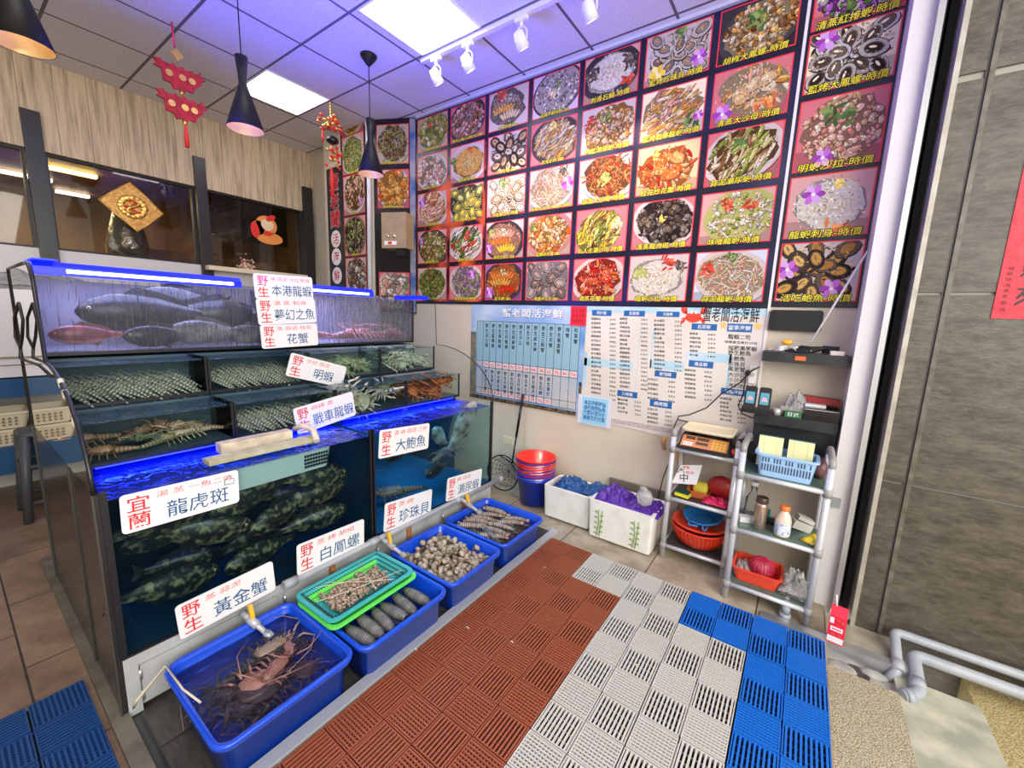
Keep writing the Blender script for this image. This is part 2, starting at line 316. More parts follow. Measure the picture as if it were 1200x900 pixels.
# window wall of the kitchen
yp = [onX(x, 200, XL).y for x in (30,)]
POST = [(onX(32, 200, XL).y, onX(54.5, 200, XL).y, 3.045), (onX(226, 200, XL).y, onX(239, 200, XL).y, 3.045), (onX(353.5, 240, XL).y, onX(364.3, 240, XL).y, 3.045)]
wins = [(-1.6, POST[0][0]), (POST[0][1], POST[1][0]), (POST[1][1], POST[2][0])]
for i, (a, c, _z) in enumerate(POST):
    b = MB(); b.bb(XL-.02, XL+.05, a, c, 1.4, 3.045); single('window_post', b, 'post_black', ['black vertical post left of the gold diamond ornament', 'black vertical post between the two kitchen windows', 'black vertical post nearest the beige corner wall'][i], 'post', 'black posts of the kitchen windows')
for i, (a, c) in enumerate(wins):
    b = MB(); b.bb(XL-.06, XL-.052, a, c, 1.98, 2.76); wn = struct('window_%d' % (i+1), b, 'window_glass', loc=(XL, 0, 0))
    f = MB(); f.bb(XL-.08, XL-.03, a, c, 2.74, 2.76); f.bb(XL-.08, XL-.03, a, c, 1.98, 2.0); f.bb(XL-.08, XL-.03, a, a+.02, 2.0, 2.74); f.bb(XL-.08, XL-.03, c-.02, c, 2.0, 2.74)
    o = link('window_frame', f, 'black', (XL, 0, 0), None); o.location = (0, 0, 0); o.parent = wn
# kitchen beyond the glass
b = MB(); b.bb(-8.4, -8.3, -3.6, 4, 0, 3.0); b.bb(-8.4, XL-.16, 3.2, 3.3, 0, 3.0); struct('wall_kitchen', b, 'kitchen_wall')
b = MB(); b.bb(-8.4, XL-.16, -3.6, 4, 2.95, 3.05); struct('ceiling_kitchen', b, 'kitchen_ceiling')
b = MB(); b.bb(-8.4, XL-.16, -3.6, 3.3, -.02, 0); struct('floor_kitchen', b, 'kitchen_dark')
for i, (x, y, l, m_, lab) in enumerate(((-6.6, .05, .55, 'tube_yellow', 'glowing yellow ceiling tube seen through the first kitchen window'), (-6.6, 1.0, .5, 'tube_yellow', 'glowing yellow ceiling tube behind the black post by the diamond ornament'), (-7.3, .7, .6, 'tube_white', 'white ceiling tube behind the kitchen glass under the yellow one'), (-7.9, .2, .6, 'tube_yellow', 'lower yellow ceiling tube deep inside the kitchen'), (-7.9, 1.25, .3, 'tube_white', 'short white ceiling tube deep inside the kitchen'))):
    b = MB(); b.bb(x-.04, x+.04, y-l/2, y+l/2, 2.90, 2.93); single('ceiling_tube', b, m_, lab, 'light')
t = thing('extractor_hood', 'brown metal extractor hood hanging inside the kitchen', 'hood', (-7.0, 2.0, 1.9))
b = MB(); b.rings([rr3(-7.0, 1.9, .8, 1.0, .02, 2.1), rr3(-7.0, 1.9, .8, 1.0, .02, 2.2), rr3(-7.1, 1.9, .4, .5, .02, 2.55), rr3(-7.1, 1.9, .4, .5, .02, 2.95)], smooth=False); part('hood_body', b, mat('hood', (.45, .30, .17), .3, .3), t)
b = MB(); b.bb(-7.3, -6.7, 1.3, 1.34, 1.2, 2.1); part('hood_support', b, 'kitchen_dark', t)
b = MB(); b.bb(-6.35, -6.25, 1.2, 3.1, .0, 2.18); single('kitchen_partition', b, mat('partition', (.50, .33, .18), .22, noise=(.30, .20, .11), scale=3), 'brown shiny partition inside the kitchen behind the glass', 'partition')
b = MB(); b.bb(-5.75, -5.70, 1.9, 2.85, 2.35, 2.9); single('dark_board', b, 'kitchen_dark', 'dark board hanging behind the window nearest the corner', 'board')
b = MB(); b.bb(XL-.03, XL+.14, 1.75, 2.80, 1.93, 1.975); single('window_ledge', b, mat('ledge_cream', (.78, .66, .45), .4), 'cream ledge below the kitchen window nearest the corner', 'ledge')
# silver foil figure and paper stack seen in the windows
b = MB(); rr = random.Random(3); b.lathe([(.12, 0), (.16, .12), (.13, .28), (.09, .42), (.03, .50)], (-5.5, 1.21, 1.98), 14, cap0=True, cap1=True); single('foil_bundle', b, mat('foil', (.75, .80, .82), .25, .9, bump=.9, scale=14), 'crumpled silver foil bundle behind the glass under the gold diamond', 'bundle')
p = onX(288, 312, XL+.06); b = MB()
for k in range(60): b.ell((p.x+rr.uniform(-.02, .03), p.y+rr.gauss(0, .035), 1.98+abs(rr.gauss(0, .05))), (.012, .014, .012), nu=5, nv=3, col=rr.choice([(.7, .45, .3), (.45, .2, .12), (.8, .65, .5)]))
single('dried_flower_heap', b, 'flesh', 'small heap of dried brown shells on the cream ledge', 'ornament', kind='stuff')
# gold diamond ornament
t = thing('diamond_ornament', 'gold diamond New Year ornament hanging on the kitchen glass', 'ornament', onX(153, 243, XL-.049))
c = onX(153, 243, XL-.049); q = [onX(115, 234, XL-.049), onX(160, 272, XL-.049), onX(192, 251, XL-.049), onX(151, 213, XL-.049)]
b = MB(); b.extr(q, (.012, 0, 0)); part('diamond_plate', b, mat('gold_print', (.80, .47, .10), .3, .5, noise=(.45, .20, .05), scale=45, bump=.2), t)
b = MB()
for i in range(4): b.tube([q[i]+Vector((.013, 0, 0)), q[(i+1) % 4]+Vector((.013, 0, 0))], .006, 6)
part('gold_border', b, 'gold_leaf', t)
b = MB(); cc = sum(q, Vector())/4+Vector((.016, 0, 0)); rr = random.Random(5)
for k in range(16):
    a = k*PI/8; b.ell(cc+Vector((0, math.cos(a)*.085, math.sin(a)*.08)), (.006, .03, .028), nu=7, nv=4)
b.tube([cc+Vector((.004, math.sin(k*.9)*.05, .07-k*.02)) for k in range(8)], .014, 6); part('gold_relief', b, 'gold_leaf', t)
b = MB(); [b.ell(cc+Vector((.003, rr.uniform(-.05, .05), rr.uniform(-.06, .06))), (.005, .018, .012), nu=6, nv=3) for k in range(12)]; part('red_accent', b, 'seal_red', t)
# orange festive cut-out on the glass nearest the corner
c = onX(309, 268, XL-.0515); t = thing('festive_cutout', 'orange festive cut-out with a red bow stuck on the right kitchen window', 'ornament', c)
def disc(mb, c, ry, rz_, th, rot=0, n=18, col=None): mb.extr([Vector(c)+Vector((0, ry*math.cos(2*PI*k/n)*math.cos(rot)-rz_*math.sin(2*PI*k/n)*math.sin(rot), ry*math.cos(2*PI*k/n)*math.sin(rot)+rz_*math.sin(2*PI*k/n)*math.cos(rot))) for k in range(n)], (th, 0, 0), col)
b = MB(); disc(b, c+Vector((0, .03, .04)), .12, .11, .006); disc(b, c+Vector((0, .06, -.10)), .15, .07, .006); disc(b, c+Vector((0, -.06, 0)), .07, .08, .006); part('orange_body', b, mat('orange_card', (.85, .30, .07), .4), t)
b = MB(); disc(b, c+Vector((.006, .04, .05)), .07, .065, .003); part('cream_patch', b, mat('cream_card', (.9, .68, .42), .4), t)
b = MB(); disc(b, c+Vector((.006, .04, -.05)), .05, .025, .006); disc(b, c+Vector((.006, .08, .13)), .06, .03, .006, .5); disc(b, c+Vector((.006, -.10, -.03)), .045, .09, .005, .1); part('red_bow', b, 'seal_red', t)
# pilaster, shutter rail and stone wall to the right
def vstrip(name, x0, x1, y0, y1, z0, z1, m_, **k): bb = MB(); bb.bb(x0, x1, y0, y1, z0, z1); return struct(name, bb, m_, **k)
xa = onY(1012, 600, 2.72).x
vstrip('wall_pilaster', .215, .300, 2.76, YM+.1, -.05, ZC, 'white_paint')
b = MB(); b.bb(.2985, .322, 2.715, 2.80, .005, ZC); single('shutter_rail', b, 'aluminium', 'upright aluminium shutter rail on the left edge of the black gap', 'rail')
vstrip('wall_gap_back', .322, .375, 2.86, 2.9, -.05, ZC, 'black')
b = MB(); b.bb(.3225, .3295, 2.74, 2.86, .005, ZC-.001); b.bb(.3455, .3725, 2.79, 2.86, .005, ZC-.001); single('rubber_seal', b, 'dark_rubber', 'black rubber seal standing inside the gap beside the shutter rail', 'seal')
b = MB(); b.bb(.373, .392, 2.64, 2.90, .005, ZC); single('jamb_strip', b, mat('jamb', (.50, .47, .40), .45, .3, noise=(.36, .33, .27), scale=9), 'upright pale metal strip between the black gap and the stone wall', 'strip')
SY = 2.66
b = MB(); b.bb(.392, 4.5, SY+.012, SY+.25, -.2, 4.2); struct('wall_stone', b, 'stone_joint')
xs = [(.392, .474), (.502, 1.32), (1.33, 2.15), (2.16, 2.98)]; zs = [(-.19, .808), (.818, 1.715), (1.728, 2.60), (2.63, 3.5)]
b = MB()
for x0, x1 in xs:
    for z0, z1 in zs: b.bb(x0, x1, SY, SY+.02, z0, z1)
struct('wall_stone_slabs', b, 'stone')
b = MB(); b.bb(.474, .484, SY+.004, SY+.02, -.19, 3.5); struct('trim_4', b, 'groove')
b = MB(); b.bb(.4845, .5015, SY-.004, SY+.02, -.15, 3.5); struct('trim_5', b, mat('stone_edge', (.17, .15, .12), .35, noise=(.09, .08, .06), scale=20))
# grey pipes at the foot of the stone wall
def bend(pts, r=.03, n=5):   # rounds the corners of a polyline
    pts = [Vector(p) for p in pts]; out = [pts[0]]
    for i in range(1, len(pts)-1):
        a, c, d = pts[i-1], pts[i], pts[i+1]; p = c+(a-c).normalized()*min(r, (a-c).length*.45); q = c+(d-c).normalized()*min(r, (d-c).length*.45)
        for k in range(n+1): u = k/n; out.append(p*(1-u)**2+c*2*u*(1-u)+q*u*u)
    return out+[pts[-1]]
b = MB(); b.tube(bend([(3, 2.61, .075), (.535, 2.61, .075), (.535, 2.42, .0), (.50, 2.40, -.06)], .03), .021, 12); t = thing('drain_pipe', 'upper grey plastic pipe along the stone wall, closest to the wall', 'pipe', (.5, 2.6, 0)); part('pipe_run', b, 'pipe_grey', t)
b = MB(); b.tube([(.535, 2.46, .02), (.535, 2.415, -.003)], .026, 12); part('pipe_socket', b, 'pipe_grey', t)
b = MB(); b.tube(bend([(3, 2.545, .03), (.60, 2.545, .03), (.595, 2.33, -.015), (.53, 2.28, -.02)], .035), .026, 12); t = thing('drain_pipe', 'lower thicker grey plastic pipe in front of the other one', 'pipe', (.6, 2.5, 0)); part('pipe_run', b, 'pipe_grey', t)
b = MB(); b.tube([(.595, 2.40, -.004), (.594, 2.35, -.012)], .031, 12); b.tube([(.565, 2.30, -.02), (.54, 2.285, -.02)], .031, 12); part('pipe_socket', b, 'pipe_grey', t)
b = MB(); b.tube(bend([(.09, 2.50, .03), (.09, 2.50, .085), (.09, 2.62, .085)], .03), .022, 12); b.tube([(.09, 2.50, 0), (.09, 2.50, .03)], .027, 12); single('drain_elbow', b, 'pipe_grey', 'short grey drain pipe rising from the floor under the right shelf rack', 'pipe')
# red couplet on the stone
t = thing('couplet_banner', 'red paper banner with black brush writing on the stone wall', 'banner', onY(1180, 372, SY-.004))
q = [onY(1161, 373, SY-.004), onY(1215, 374, SY-.004), onY(1232, 150, SY-.004), onY(1204, 152, SY-.004)]
x0, z0, x1, z1 = q[0].x, q[0].z, q[0].x+.16, 2.34
b = MB(); b.bb(x0, x1, SY-.004, SY-.0005, z0, z1); part('red_paper', b, mat('red_paper', (.85, .02, .04), .5, bump=.3, scale=14), t)
b = MB(); [text(b, ch, (x0+.018, SY-.0045, z0+.20-.023*k), WX, WZ, .017, .018) for k, ch in enumerate('福順城海產會')]; [text(b, ch, (x0+.018, SY-.0045, z0+.055-.028*k), WX, WZ, .020, .02) for k, ch in enumerate('敬賀')]
[text(b, ch, (x0+.055, SY-.0045, z0+.05+.12*k), WX, WZ, .09, .085, off=.01) for k, ch in enumerate('來財進')]; part('brush_writing', b, 'ink_black', t)
# ------------------------------------------------------------------ ceiling lights
def cpanel(x0, y0, lab):
    t = thing('ceiling_panel_light', lab, 'ceiling light', (x0+.28, y0+.27, ZC), 'square ceiling panel lights')
    b = MB(); X1 = x0+.565; Y1 = y0+.55
    for a in ((x0, X1, y0, y0+.012), (x0, X1, Y1-.012, Y1), (x0, x0+.012, y0+.012, Y1-.012), (X1-.012, X1, y0+.012, Y1-.012)): b.bb(*a, ZC-.008, ZC-.0005)
    part('panel_frame', b, 'white_plastic', t)
    b = MB(); b.bb(x0+.012, X1-.012, y0+.012, Y1-.012, ZC-.006, ZC-.001); part('diffuser', b, 'panel_light', t)
cpanel(-4.363, 1.795, 'square white ceiling panel light nearest the wooden fascia')
cpanel(-2.578, 1.80, 'big square ceiling panel light beside the track spotlights')
for x in (-4.36, -2.58, -.83): cpanel(x, -.47, 'square white ceiling panel light behind the photographer')
t = thing('track_light', 'white track rail on the ceiling above the menu wall', 'track', (-1.6, 2.385, ZC))
b = MB(); b.bb(-2.62, .1, 2.368, 2.402, ZC-.030, ZC-.001); part('rail', b, 'white_plastic', t)
for i, (px, py) in enumerate(((511, 72), (548, 55), (611, 25), (692, -12))):
    p = onY(px, py, 2.385); x = p.x
    lab = ['track spotlight nearest the corner, its lens lit', 'second track spotlight from the corner', 'third track spotlight, tilted toward the menu', 'track spotlight at the top edge of the picture'][i]
    t = thing('track_spotlight', lab, 'spotlight', (x, 2.385, ZC-.03), 'track spotlights')
    b = MB(); b.bb(x-.045, x+.045, 2.372, 2.398, ZC-.055, ZC-.0305); b.cyl((x, 2.385, ZC-.055), (x, 2.385, ZC-.085), .011); part('adapter', b, 'white_plastic', t)
    d = Vector((.15, .55, -.82)).normalized(); c = Vector((x, 2.385, ZC-.15)); s_ = d.orthogonal().normalized()
    b = MB(); b.tube([c+Vector((.047, 0, -.02)), c+Vector((.045, 0, .035)), c+Vector((.02, 0, .062)), c+Vector((-.02, 0, .062)), c+Vector((-.045, 0, .035)), c+Vector((-.047, 0, -.02))], .005, 6); part('yoke', b, 'white_plastic', t)
    b = MB(); b.lathe([(.02, -.05), (.032, -.045), (.038, 0), (.042, .05), (.036, .05), (.034, .03)], c-Vector((0, 0, .01)), 18, axis=d, cap0=True); part('lamp_head', b, 'white_plastic', t)
    b = MB(); b.lathe([(.034, .032), (.02, .03), (.004, .029)], c-Vector((0, 0, .01)), 16, axis=d, cap1=True); part('lens', b, 'spot_lens', t)
    light('spot_beam', 'SPOT', c+d*.07, (26, 30, 42, 40)[i], (1, .78, .48), spot=math.radians(62), target=(x+(.15, .1, .25, .2)[i], YM, 2.25))
# ------------------------------------------------------------------ pendants
def pendant(bx, by, bz, lab, H=.40, R=.098):
    t = thing('pendant_lamp', lab, 'pendant lamp', (bx, by, ZC), 'black cone pendant lamps')
    b = MB(); b.lathe([(.062, -.001), (.06, -.012), (.03, -.05), (.007, -.075)], (bx, by, ZC), 20, cap0=True, cap1=True); part('ceiling_cup', b, 'pendant_black', t)
    b = MB(); b.cyl((bx, by, ZC-.07), (bx, by, bz+H-.01), .0035, n=6); part('cord', b, 'pendant_black', t)
    b = MB(); b.lathe([(.02, H), (.034, H-.002), (.024, H-.10), (.022, H-.15), (R, 0), (R-.002, 0)], (bx, by, bz), 32, cap0=True); sh = part('lamp_shade', b, 'pendant_black', t)
    b = MB(); b.lathe([(R-.0025, .0005), (.019, H-.155), (.004, H-.156)], (bx, by, bz), 32, cap1=True); part('gold_lining', b, mat('gold_lining', (.90, .62, .25), .35, .4, bump=.25, scale=30), t)
    b = MB(); b.ell((bx, by, bz+.09), (.024, .024, .034)); part('bulb', b, mat('warm_bulb', (1, .8, .5), .3, emit=(1, .80, .50), es=7), t)
p3 = onZ(430, 66, ZC); bot = onY(433, 205, p3.y); zb = bot.z
pendant(p3.x+.02, p3.y, zb, 'black cone pendant lamp in front of the menu column')
q = onZ(288, 152, zb); pendant(q.x, q.y, zb, 'black cone pendant lamp hanging below the small ceiling panel', R=.10)
q = onZ(26, 53, zb); pendant(q.x, q.y, zb, 'black cone pendant lamp cut off by the upper left corner', R=.10)
# ------------------------------------------------------------------ hanging red decorations
def tassel(t, c, l=.12, r=.013, m_='seal_red'):
    b = MB(); c = Vector(c); b.lathe([(.004, 0), (r*.7, -.01), (r*.6, -.03), (r, -.04), (r*1.15, -l)], c, 10, cap0=True, cap1=True); return part('tassel', b, m_, t)
p = onZ(201, 26, ZC); X0 = p.x; Y0 = p.y
zz = lambda py, px=208: onX(px, py, X0).z
t = thing('lucky_hanging', 'red double fish New Year hanging with gold coins below the ceiling', 'ornament', (X0, Y0, ZC))
b = MB(); b.tube([(X0, Y0, ZC), (X0, Y0+.005, zz(57))], .007, 6); part('ribbon', b, mat('ribbon_pink', (.62, .03, .14), .5), t)
cz = zz(65); cy = Y0+.012; b = MB(); b.extr([(X0, cy+.042*math.sin(k*PI/4)*(1 if k % 2 == 0 else .62), cz+.042*math.cos(k*PI/4)*(1 if k % 2 == 0 else .62)) for k in range(8)], (.012, 0, 0)); part('gold_knot', b, 'gold_leaf', t)
for k, py in enumerate((89, 123)):
    cz = zz(py); rr = random.Random(k+2); pts = []
    for i in range(26):
        a = 2*PI*i/26; w_ = (.105+.035*abs(math.cos(a))**3)*(1+.10*(-1)**i); h_ = (.078+.01*math.sin(a*3))*(1+.14*(-1)**i)
        pts.append((X0-.008, cy+.01+w_*math.cos(a), cz+h_*math.sin(a)+(.035 if abs(math.cos(a)) > .8 else -.008)))
    b = MB(); b.extr(pts, (.018, 0, 0)); part('red_fish', b, mat('red_felt', (.50, .006, .02), .55, noise=(.30, .004, .012), scale=30, bump=.3), t)
    b = MB()
    for dy in (-.055, .02, .075): b = MB(); b.extr([(X0+.011, cy+dy+.021*math.cos(a_*PI/6), cz-.005+.021*math.sin(a_*PI/6)) for a_ in range(12)], (.006, 0, 0)); part('gold_coin', b, 'gold_leaf', t)
b = MB(); b.ell((X0, cy+.012, zz(107)), (.014, .014, .02)); b.ell((X0, cy+.016, zz(141)), (.014, .014, .02)); part('gold_bead', b, 'gold_leaf', t)
tassel(t, (X0, cy+.018, zz(143)), .15)
p = onZ(387, 118, ZC); X0 = p.x; Y0 = p.y; t = thing('lucky_hanging', 'red and gold bead New Year hanging in front of the vertical shop sign', 'ornament', (X0, Y0, ZC))
zz = lambda py: onX(390, py, X0).z
b = MB(); [b.ell((X0, Y0, ZC-.02-k*.027), (.009, .009, .012), nu=7, nv=4) for k in range(5)]; b.tube([(X0, Y0, ZC), (X0, Y0, zz(150))], .003, 5); part('bead_string', b, 'gold_leaf', t)
rr = random.Random(11); b = MB(); b2 = MB()
for k in range(46):
    a = rr.uniform(0, 2*PI); r = rr.uniform(.02, .115); z = zz(146)+rr.uniform(-.035, .045)-(.3*r if rr.random() < .5 else -.2*r)
    (b if k % 2 else b2).ell((X0+r*math.cos(a)*.6, Y0+r*math.sin(a), z), (.016, .02, .013), nu=7, nv=4)
part('gold_flower', b, 'gold_leaf', t); part('red_flower', b2, 'seal_red', t)
b = MB(); b.lathe([(.02, 0), (.05, -.02), (.055, -.05), (.02, -.07)], (X0, Y0+.01, zz(160)), 14, cap0=True, cap1=True); part('black_bell', b, 'black_gloss', t)
b = MB(); b2 = MB()
for k in range(26): (b if k % 2 else b2).ell((X0+rr.uniform(-.02, .03), Y0+.02+rr.gauss(0, .035), zz(182)+rr.gauss(0, .04)), (.014, .018, .016), nu=7, nv=4)
part('gold_flower', b, 'gold_leaf', t); part('red_flower', b2, 'seal_red', t)
tassel(t, (X0, Y0-.085, zz(157)), .10, .010); tassel(t, (X0, Y0+.05, zz(168)), .12, .010); tassel(t, (X0, Y0-.01, zz(196)), .26, .016)
# ================================================================== MENUS ON THE WALL
def clip(poly, w, h):
    for ax, lim, sg in ((0, 0, 1), (0, w, -1), (1, 0, 1), (1, h, -1)):
        out = []
        for i in range(len(poly)):
            a, b_ = poly[i-1], poly[i]; ia = (a[ax]-lim)*sg >= 0; ib = (b_[ax]-lim)*sg >= 0
            if ia != ib:
                t = (lim-a[ax])/(b_[ax]-a[ax]); out.append((a[0]+t*(b_[0]-a[0]), a[1]+t*(b_[1]-a[1])))
            if ib: out.append(b_)
        poly = out
        if len(poly) < 3: return []
    return poly
PAL = dict(
    white=[(.72, .66, .56), (.60, .52, .42), (.80, .76, .68)], cream=[(.72, .55, .32), (.62, .42, .20), (.80, .68, .48)], gold=[(.70, .36, .08), (.80, .50, .15), (.55, .24, .05)],
    orange=[(.75, .22, .05), (.80, .34, .12), (.62, .14, .03)], red=[(.60, .05, .02), (.72, .13, .06), (.45, .03, .02)], brown=[(.26, .12, .05), (.38, .20, .09), (.16, .07, .03)],
    dark=[(.05, .035, .03), (.10, .07, .05), (.20, .15, .10)], green=[(.12, .22, .05), (.22, .34, .08), (.06, .12, .03)], lime=[(.40, .45, .10), (.55, .55, .18), (.26, .30, .06)],
    pink=[(.75, .38, .28), (.82, .50, .38), (.66, .26, .18)], purple=[(.30, .05, .36), (.50, .14, .55), (.62, .35, .66)], yellow=[(.82, .62, .06), (.75, .48, .04), (.86, .74, .25)],
    grey=[(.32, .27, .24), (.46, .40, .36), (.20, .17, .15)])
def dish(mb, O, U, V, w, h, rec, seed):
    """a printed photograph of a dish: background, plate, food, garnish, all flat print"""
    bgc, plate, style, pals, gar = rec[:5]
    rr = random.Random(seed); N = U.cross(V); lay = [0]
    def P(pts, col):
        pts = clip(pts, w, h)
        if pts:
            lay[0] += 1; z = N*(.0004+.0000016*lay[0]); mb.add([O+U*p[0]+V*p[1]+z for p in pts], [tuple(range(len(pts)))], col)
    def el(x, y, a, b_, rot, col, n=12, j=0):
        P([(x+math.cos(rot)*a*math.cos(t)*k-math.sin(rot)*b_*math.sin(t)*k, y+math.sin(rot)*a*math.cos(t)*k+math.cos(rot)*b_*math.sin(t)*k) for t in [2*PI*i/n for i in range(n)] for k in [1+rr.uniform(-j, j)]], col)
    def sh(c, f): return tuple(min(1, v*f) for v in c)
    P([(0, 0), (w, 0), (w, h), (0, h)], bgc); 
    if rr.random() < .6: P([(0, 0), (w, 0), (w, h*rr.uniform(.2, .4)), (0, h*rr.uniform(.1, .3))], sh(bgc, .62))
    cx, cy = w*rr.uniform(.46, .56), h*rr.uniform(.48, .56); pa, pb = w*.56, h*.56; tilt = rr.uniform(-.35, .35)
    if plate:
        el(cx+.004, cy-.006, pa*1.0, pb*1.02, tilt, sh(bgc, .35), 28); el(cx, cy, pa, pb, tilt, plate, 28); el(cx, cy, pa*.86, pb*.86, tilt, sh(plate, .72), 28); el(cx, cy+.004, pa*.83, pb*.82, tilt, sh(plate, .9), 28)
    cs = [tuple(max(0, v*.82-.02) for v in c) for p_ in pals for c in PAL[p_]]
    A, B = pa*.84, pb*.84
    if style in ('blobs', 'pile', 'soup'):
        el(cx, cy, A*1.02, B*1.02, tilt, sh(cs[0], .35), 24, .08)
        n = {'blobs': 170, 'pile': 80, 'soup': 150}[style]; s0 = {'blobs': .015, 'pile': .027, 'soup': .012}[style]
        if style == 'soup': el(cx, cy, A*1.1, B*1.12, tilt, sh(cs[1], .9), 24)
        for k in range(n):
            a = rr.uniform(0, 2*PI); r = math.sqrt(rr.random()); x = cx+A*r*math.cos(a); y = cy+B*r*math.sin(a); s = s0*rr.uniform(.6, 1.5); q = rr.uniform(0, PI); c = rr.choice(cs); e = rr.uniform(.45, .95)
            el(x+.001, y-.003, s*1.15, s*e*1.2, q, sh(c, .22), 9, .15); el(x, y, s, s*e, q, sh(c, rr.uniform(.75, 1.1)), 9, .15); el(x-.25*s, y+.28*s, s*.45, s*e*.3, q, sh(c, 1.6), 7)
    elif style == 'noodle':
        el(cx, cy, A, B, tilt, sh(cs[0], .45), 20, .1)
        for k in range(200):
            a = rr.uniform(0, 2*PI); r = math.sqrt(rr.random())*.9; x = cx+A*r*math.cos(a); y = cy+B*r*math.sin(a); q = rr.uniform(0, 2*PI); L_ = rr.uniform(.03, .07); cv = rr.uniform(-14, 14); c = rr.choice(cs); t_ = rr.uniform(.0018, .004)
            p0 = []; 
            for i in range(7):
                s = L_*i/6; th = q+cv*s; p0.append((x+s*math.cos(th), y+s*math.sin(th), th))
            for dt, cc in ((.0022, sh(c, .25)), (0, sh(c, rr.uniform(.8, 1.3)))):
                T = t_+dt; P([(px-math.sin(th)*T, py+math.cos(th)*T) for px, py, th in p0]+[(px+math.sin(th)*T, py-math.cos(th)*T) for px, py, th in reversed(p0)], cc)
    elif style == 'fan':
        el(cx, cy, A, B, tilt, sh(cs[0], .4), 20, .1)
        for k in range(70): a_ = rr.uniform(0, 2*PI); r_ = rr.random()**.5; el(cx+A*r_*math.cos(a_), cy+B*r_*math.sin(a_), rr.uniform(.006, .018), rr.uniform(.003, .007), rr.uniform(0, 3), sh(rr.choice(cs+PAL['green'][:1]), rr.uniform(.4, 1)), 8, .2)
        for row in range(3):
            n = 9-row; c = cs[(row*3) % len(cs)]; bx_ = cx+A*(-.05+.12*row*(-1)**row); by_ = cy+B*(.42-.42*row)
            for k in range(n):
                u = (k-(n-1)/2)/n; x = bx_+A*1.45*u*(.9-.12*row); y = by_-B*.55*u*u; q = PI/2-u*1.6+.3*tilt; f = rr.uniform(.8, 1.15)
                el(x+.002, y-.002, .036, .0135, q, sh(c, .25), 12); el(x, y, .034, .012, q, sh(c, f), 12); el(x-.003, y+.001, .028, .003, q, sh(c, 1.45), 8); el(x+.004, y, .024, .0015, q, sh(c, .6), 6)
        for k in range(24): el(cx+rr.gauss(0, .02), cy+B*.55+rr.gauss(0, .014), .01, .006, rr.uniform(0, 3), rr.choice(PAL['green']+PAL['white']), 7, .2)
    elif style == 'shell':
        pos = [(.0, .42), (-.48, .35), (.50, .38), (-.62, -.12), (.64, -.1), (-.30, -.5), (.32, -.5), (.02, -.02), (-.05, .75), (.75, .7), (-.8, .75), (-.28, .1), (.30, .12), (0, -.85), (-.75, -.7), (.78, -.72)]; rr.shuffle(pos)
        for k in range(90):
            a_ = rr.uniform(0, 2*PI); r_ = rr.random()**.5; c = rr.choice(cs); el(cx+A*r_*math.cos(a_), cy+B*r_*math.sin(a_), rr.uniform(.006, .02), rr.uniform(.003, .009), rr.uniform(0, 3), sh(c, rr.uniform(.3, 1)), 8, .2)
        for k, (x, y) in enumerate(pos):
            x = cx+x*A; y = cy+y*B; q = math.atan2(y-cy, x-cx)+rr.uniform(-.4, .4)
            f_ = rr.uniform(.85, 1.15); x += rr.uniform(-.008, .008); y += rr.uniform(-.008, .008); el(x, y-.004, .062*f_, .044*f_, q, (.03, .02, .02), 14, .06); el(x, y, .057*f_, .040*f_, q, sh(cs[k % 3], .8), 14, .05); el(x, y, .043, .028, q, (.10, .07, .05), 14); el(x, y, .036, .022, q, cs[3+k % 3] if len(cs) > 5 else cs[2], 14); el(x-.004, y+.005, .018, .006, q, sh(cs[-1], 1.5), 8)
    elif style == 'strips':
        el(cx, cy, A, B, tilt, sh(cs[0], .4), 18, .12)
        for k in range(120):
            a_ = rr.uniform(0, 2*PI); r_ = math.sqrt(rr.random()); x = cx+A*.9*r_*math.cos(a_); y = cy+B*.9*r_*math.sin(a_); q = tilt+.7+rr.gauss(0, .35); c = rr.choice(cs); l = rr.uniform(.025, .055); t_ = rr.uniform(.005, .012)
            el(x, y-.002, l*1.08, t_*1.35, q, sh(c, .22), 12); el(x, y, l, t_, q, sh(c, rr.uniform(.8, 1.15)), 12); el(x-.1*l, y+.3*t_, l*.7, t_*.25, q, sh(c, 1.6), 8)
    elif style == 'crab':
        el(cx, cy, A, B, tilt, sh(cs[0], .4), 18, .12)
        for k in range(34):
            a = rr.uniform(0, 2*PI); r_ = rr.uniform(.45, .95); x = cx+A*r_*math.cos(a); y = cy+B*r_*math.sin(a); q = a+rr.gauss(0, .5); c = cs[k % len(cs)]
            el(x, y-.003, .036, .0125, q, sh(c, .25), 10, .1); el(x, y, .034, .010, q, sh(c, rr.uniform(.7, 1.15)), 10, .1); el(x-.003, y+.003, .022, .0022, q, sh(c, 1.5), 7)
        for k in range(7):
            x = cx+rr.uniform(-.4, .4)*A; y = cy+rr.uniform(-.3, .45)*B; q = rr.uniform(-.6, .6); c = sh(cs[k % 3], rr.uniform(.8, 1.1))
            el(x, y-.005, .050, .036, q, sh(c, .25), 14, .08); el(x, y, .047, .032, q, c, 14, .08); el(x-.006, y+.010, .028, .012, q, sh(c, 1.35), 10, .1)
        for k in range(170): el(cx+rr.gauss(0, A*.42), cy+rr.gauss(0, B*.42), .008, .003, rr.uniform(0, 3), sh(rr.choice(cs), rr.uniform(.3, 1.8)), 7, .25)
    elif style == 'mound':
        el(cx, cy, A*.95, B*.9, tilt, sh(cs[0], .4), 20, .08); el(cx, cy+.005, A*.88, B*.82, tilt, cs[0], 20, .08)
        for k in range(260): x = rr.gauss(0, .36); y = rr.gauss(0, .33); c = rr.choice(cs); el(cx+A*x, cy+B*y, rr.uniform(.005, .014), rr.uniform(.002, .005), rr.uniform(0, 3), sh(c, rr.uniform(.55, 1.5)), 7, .2)
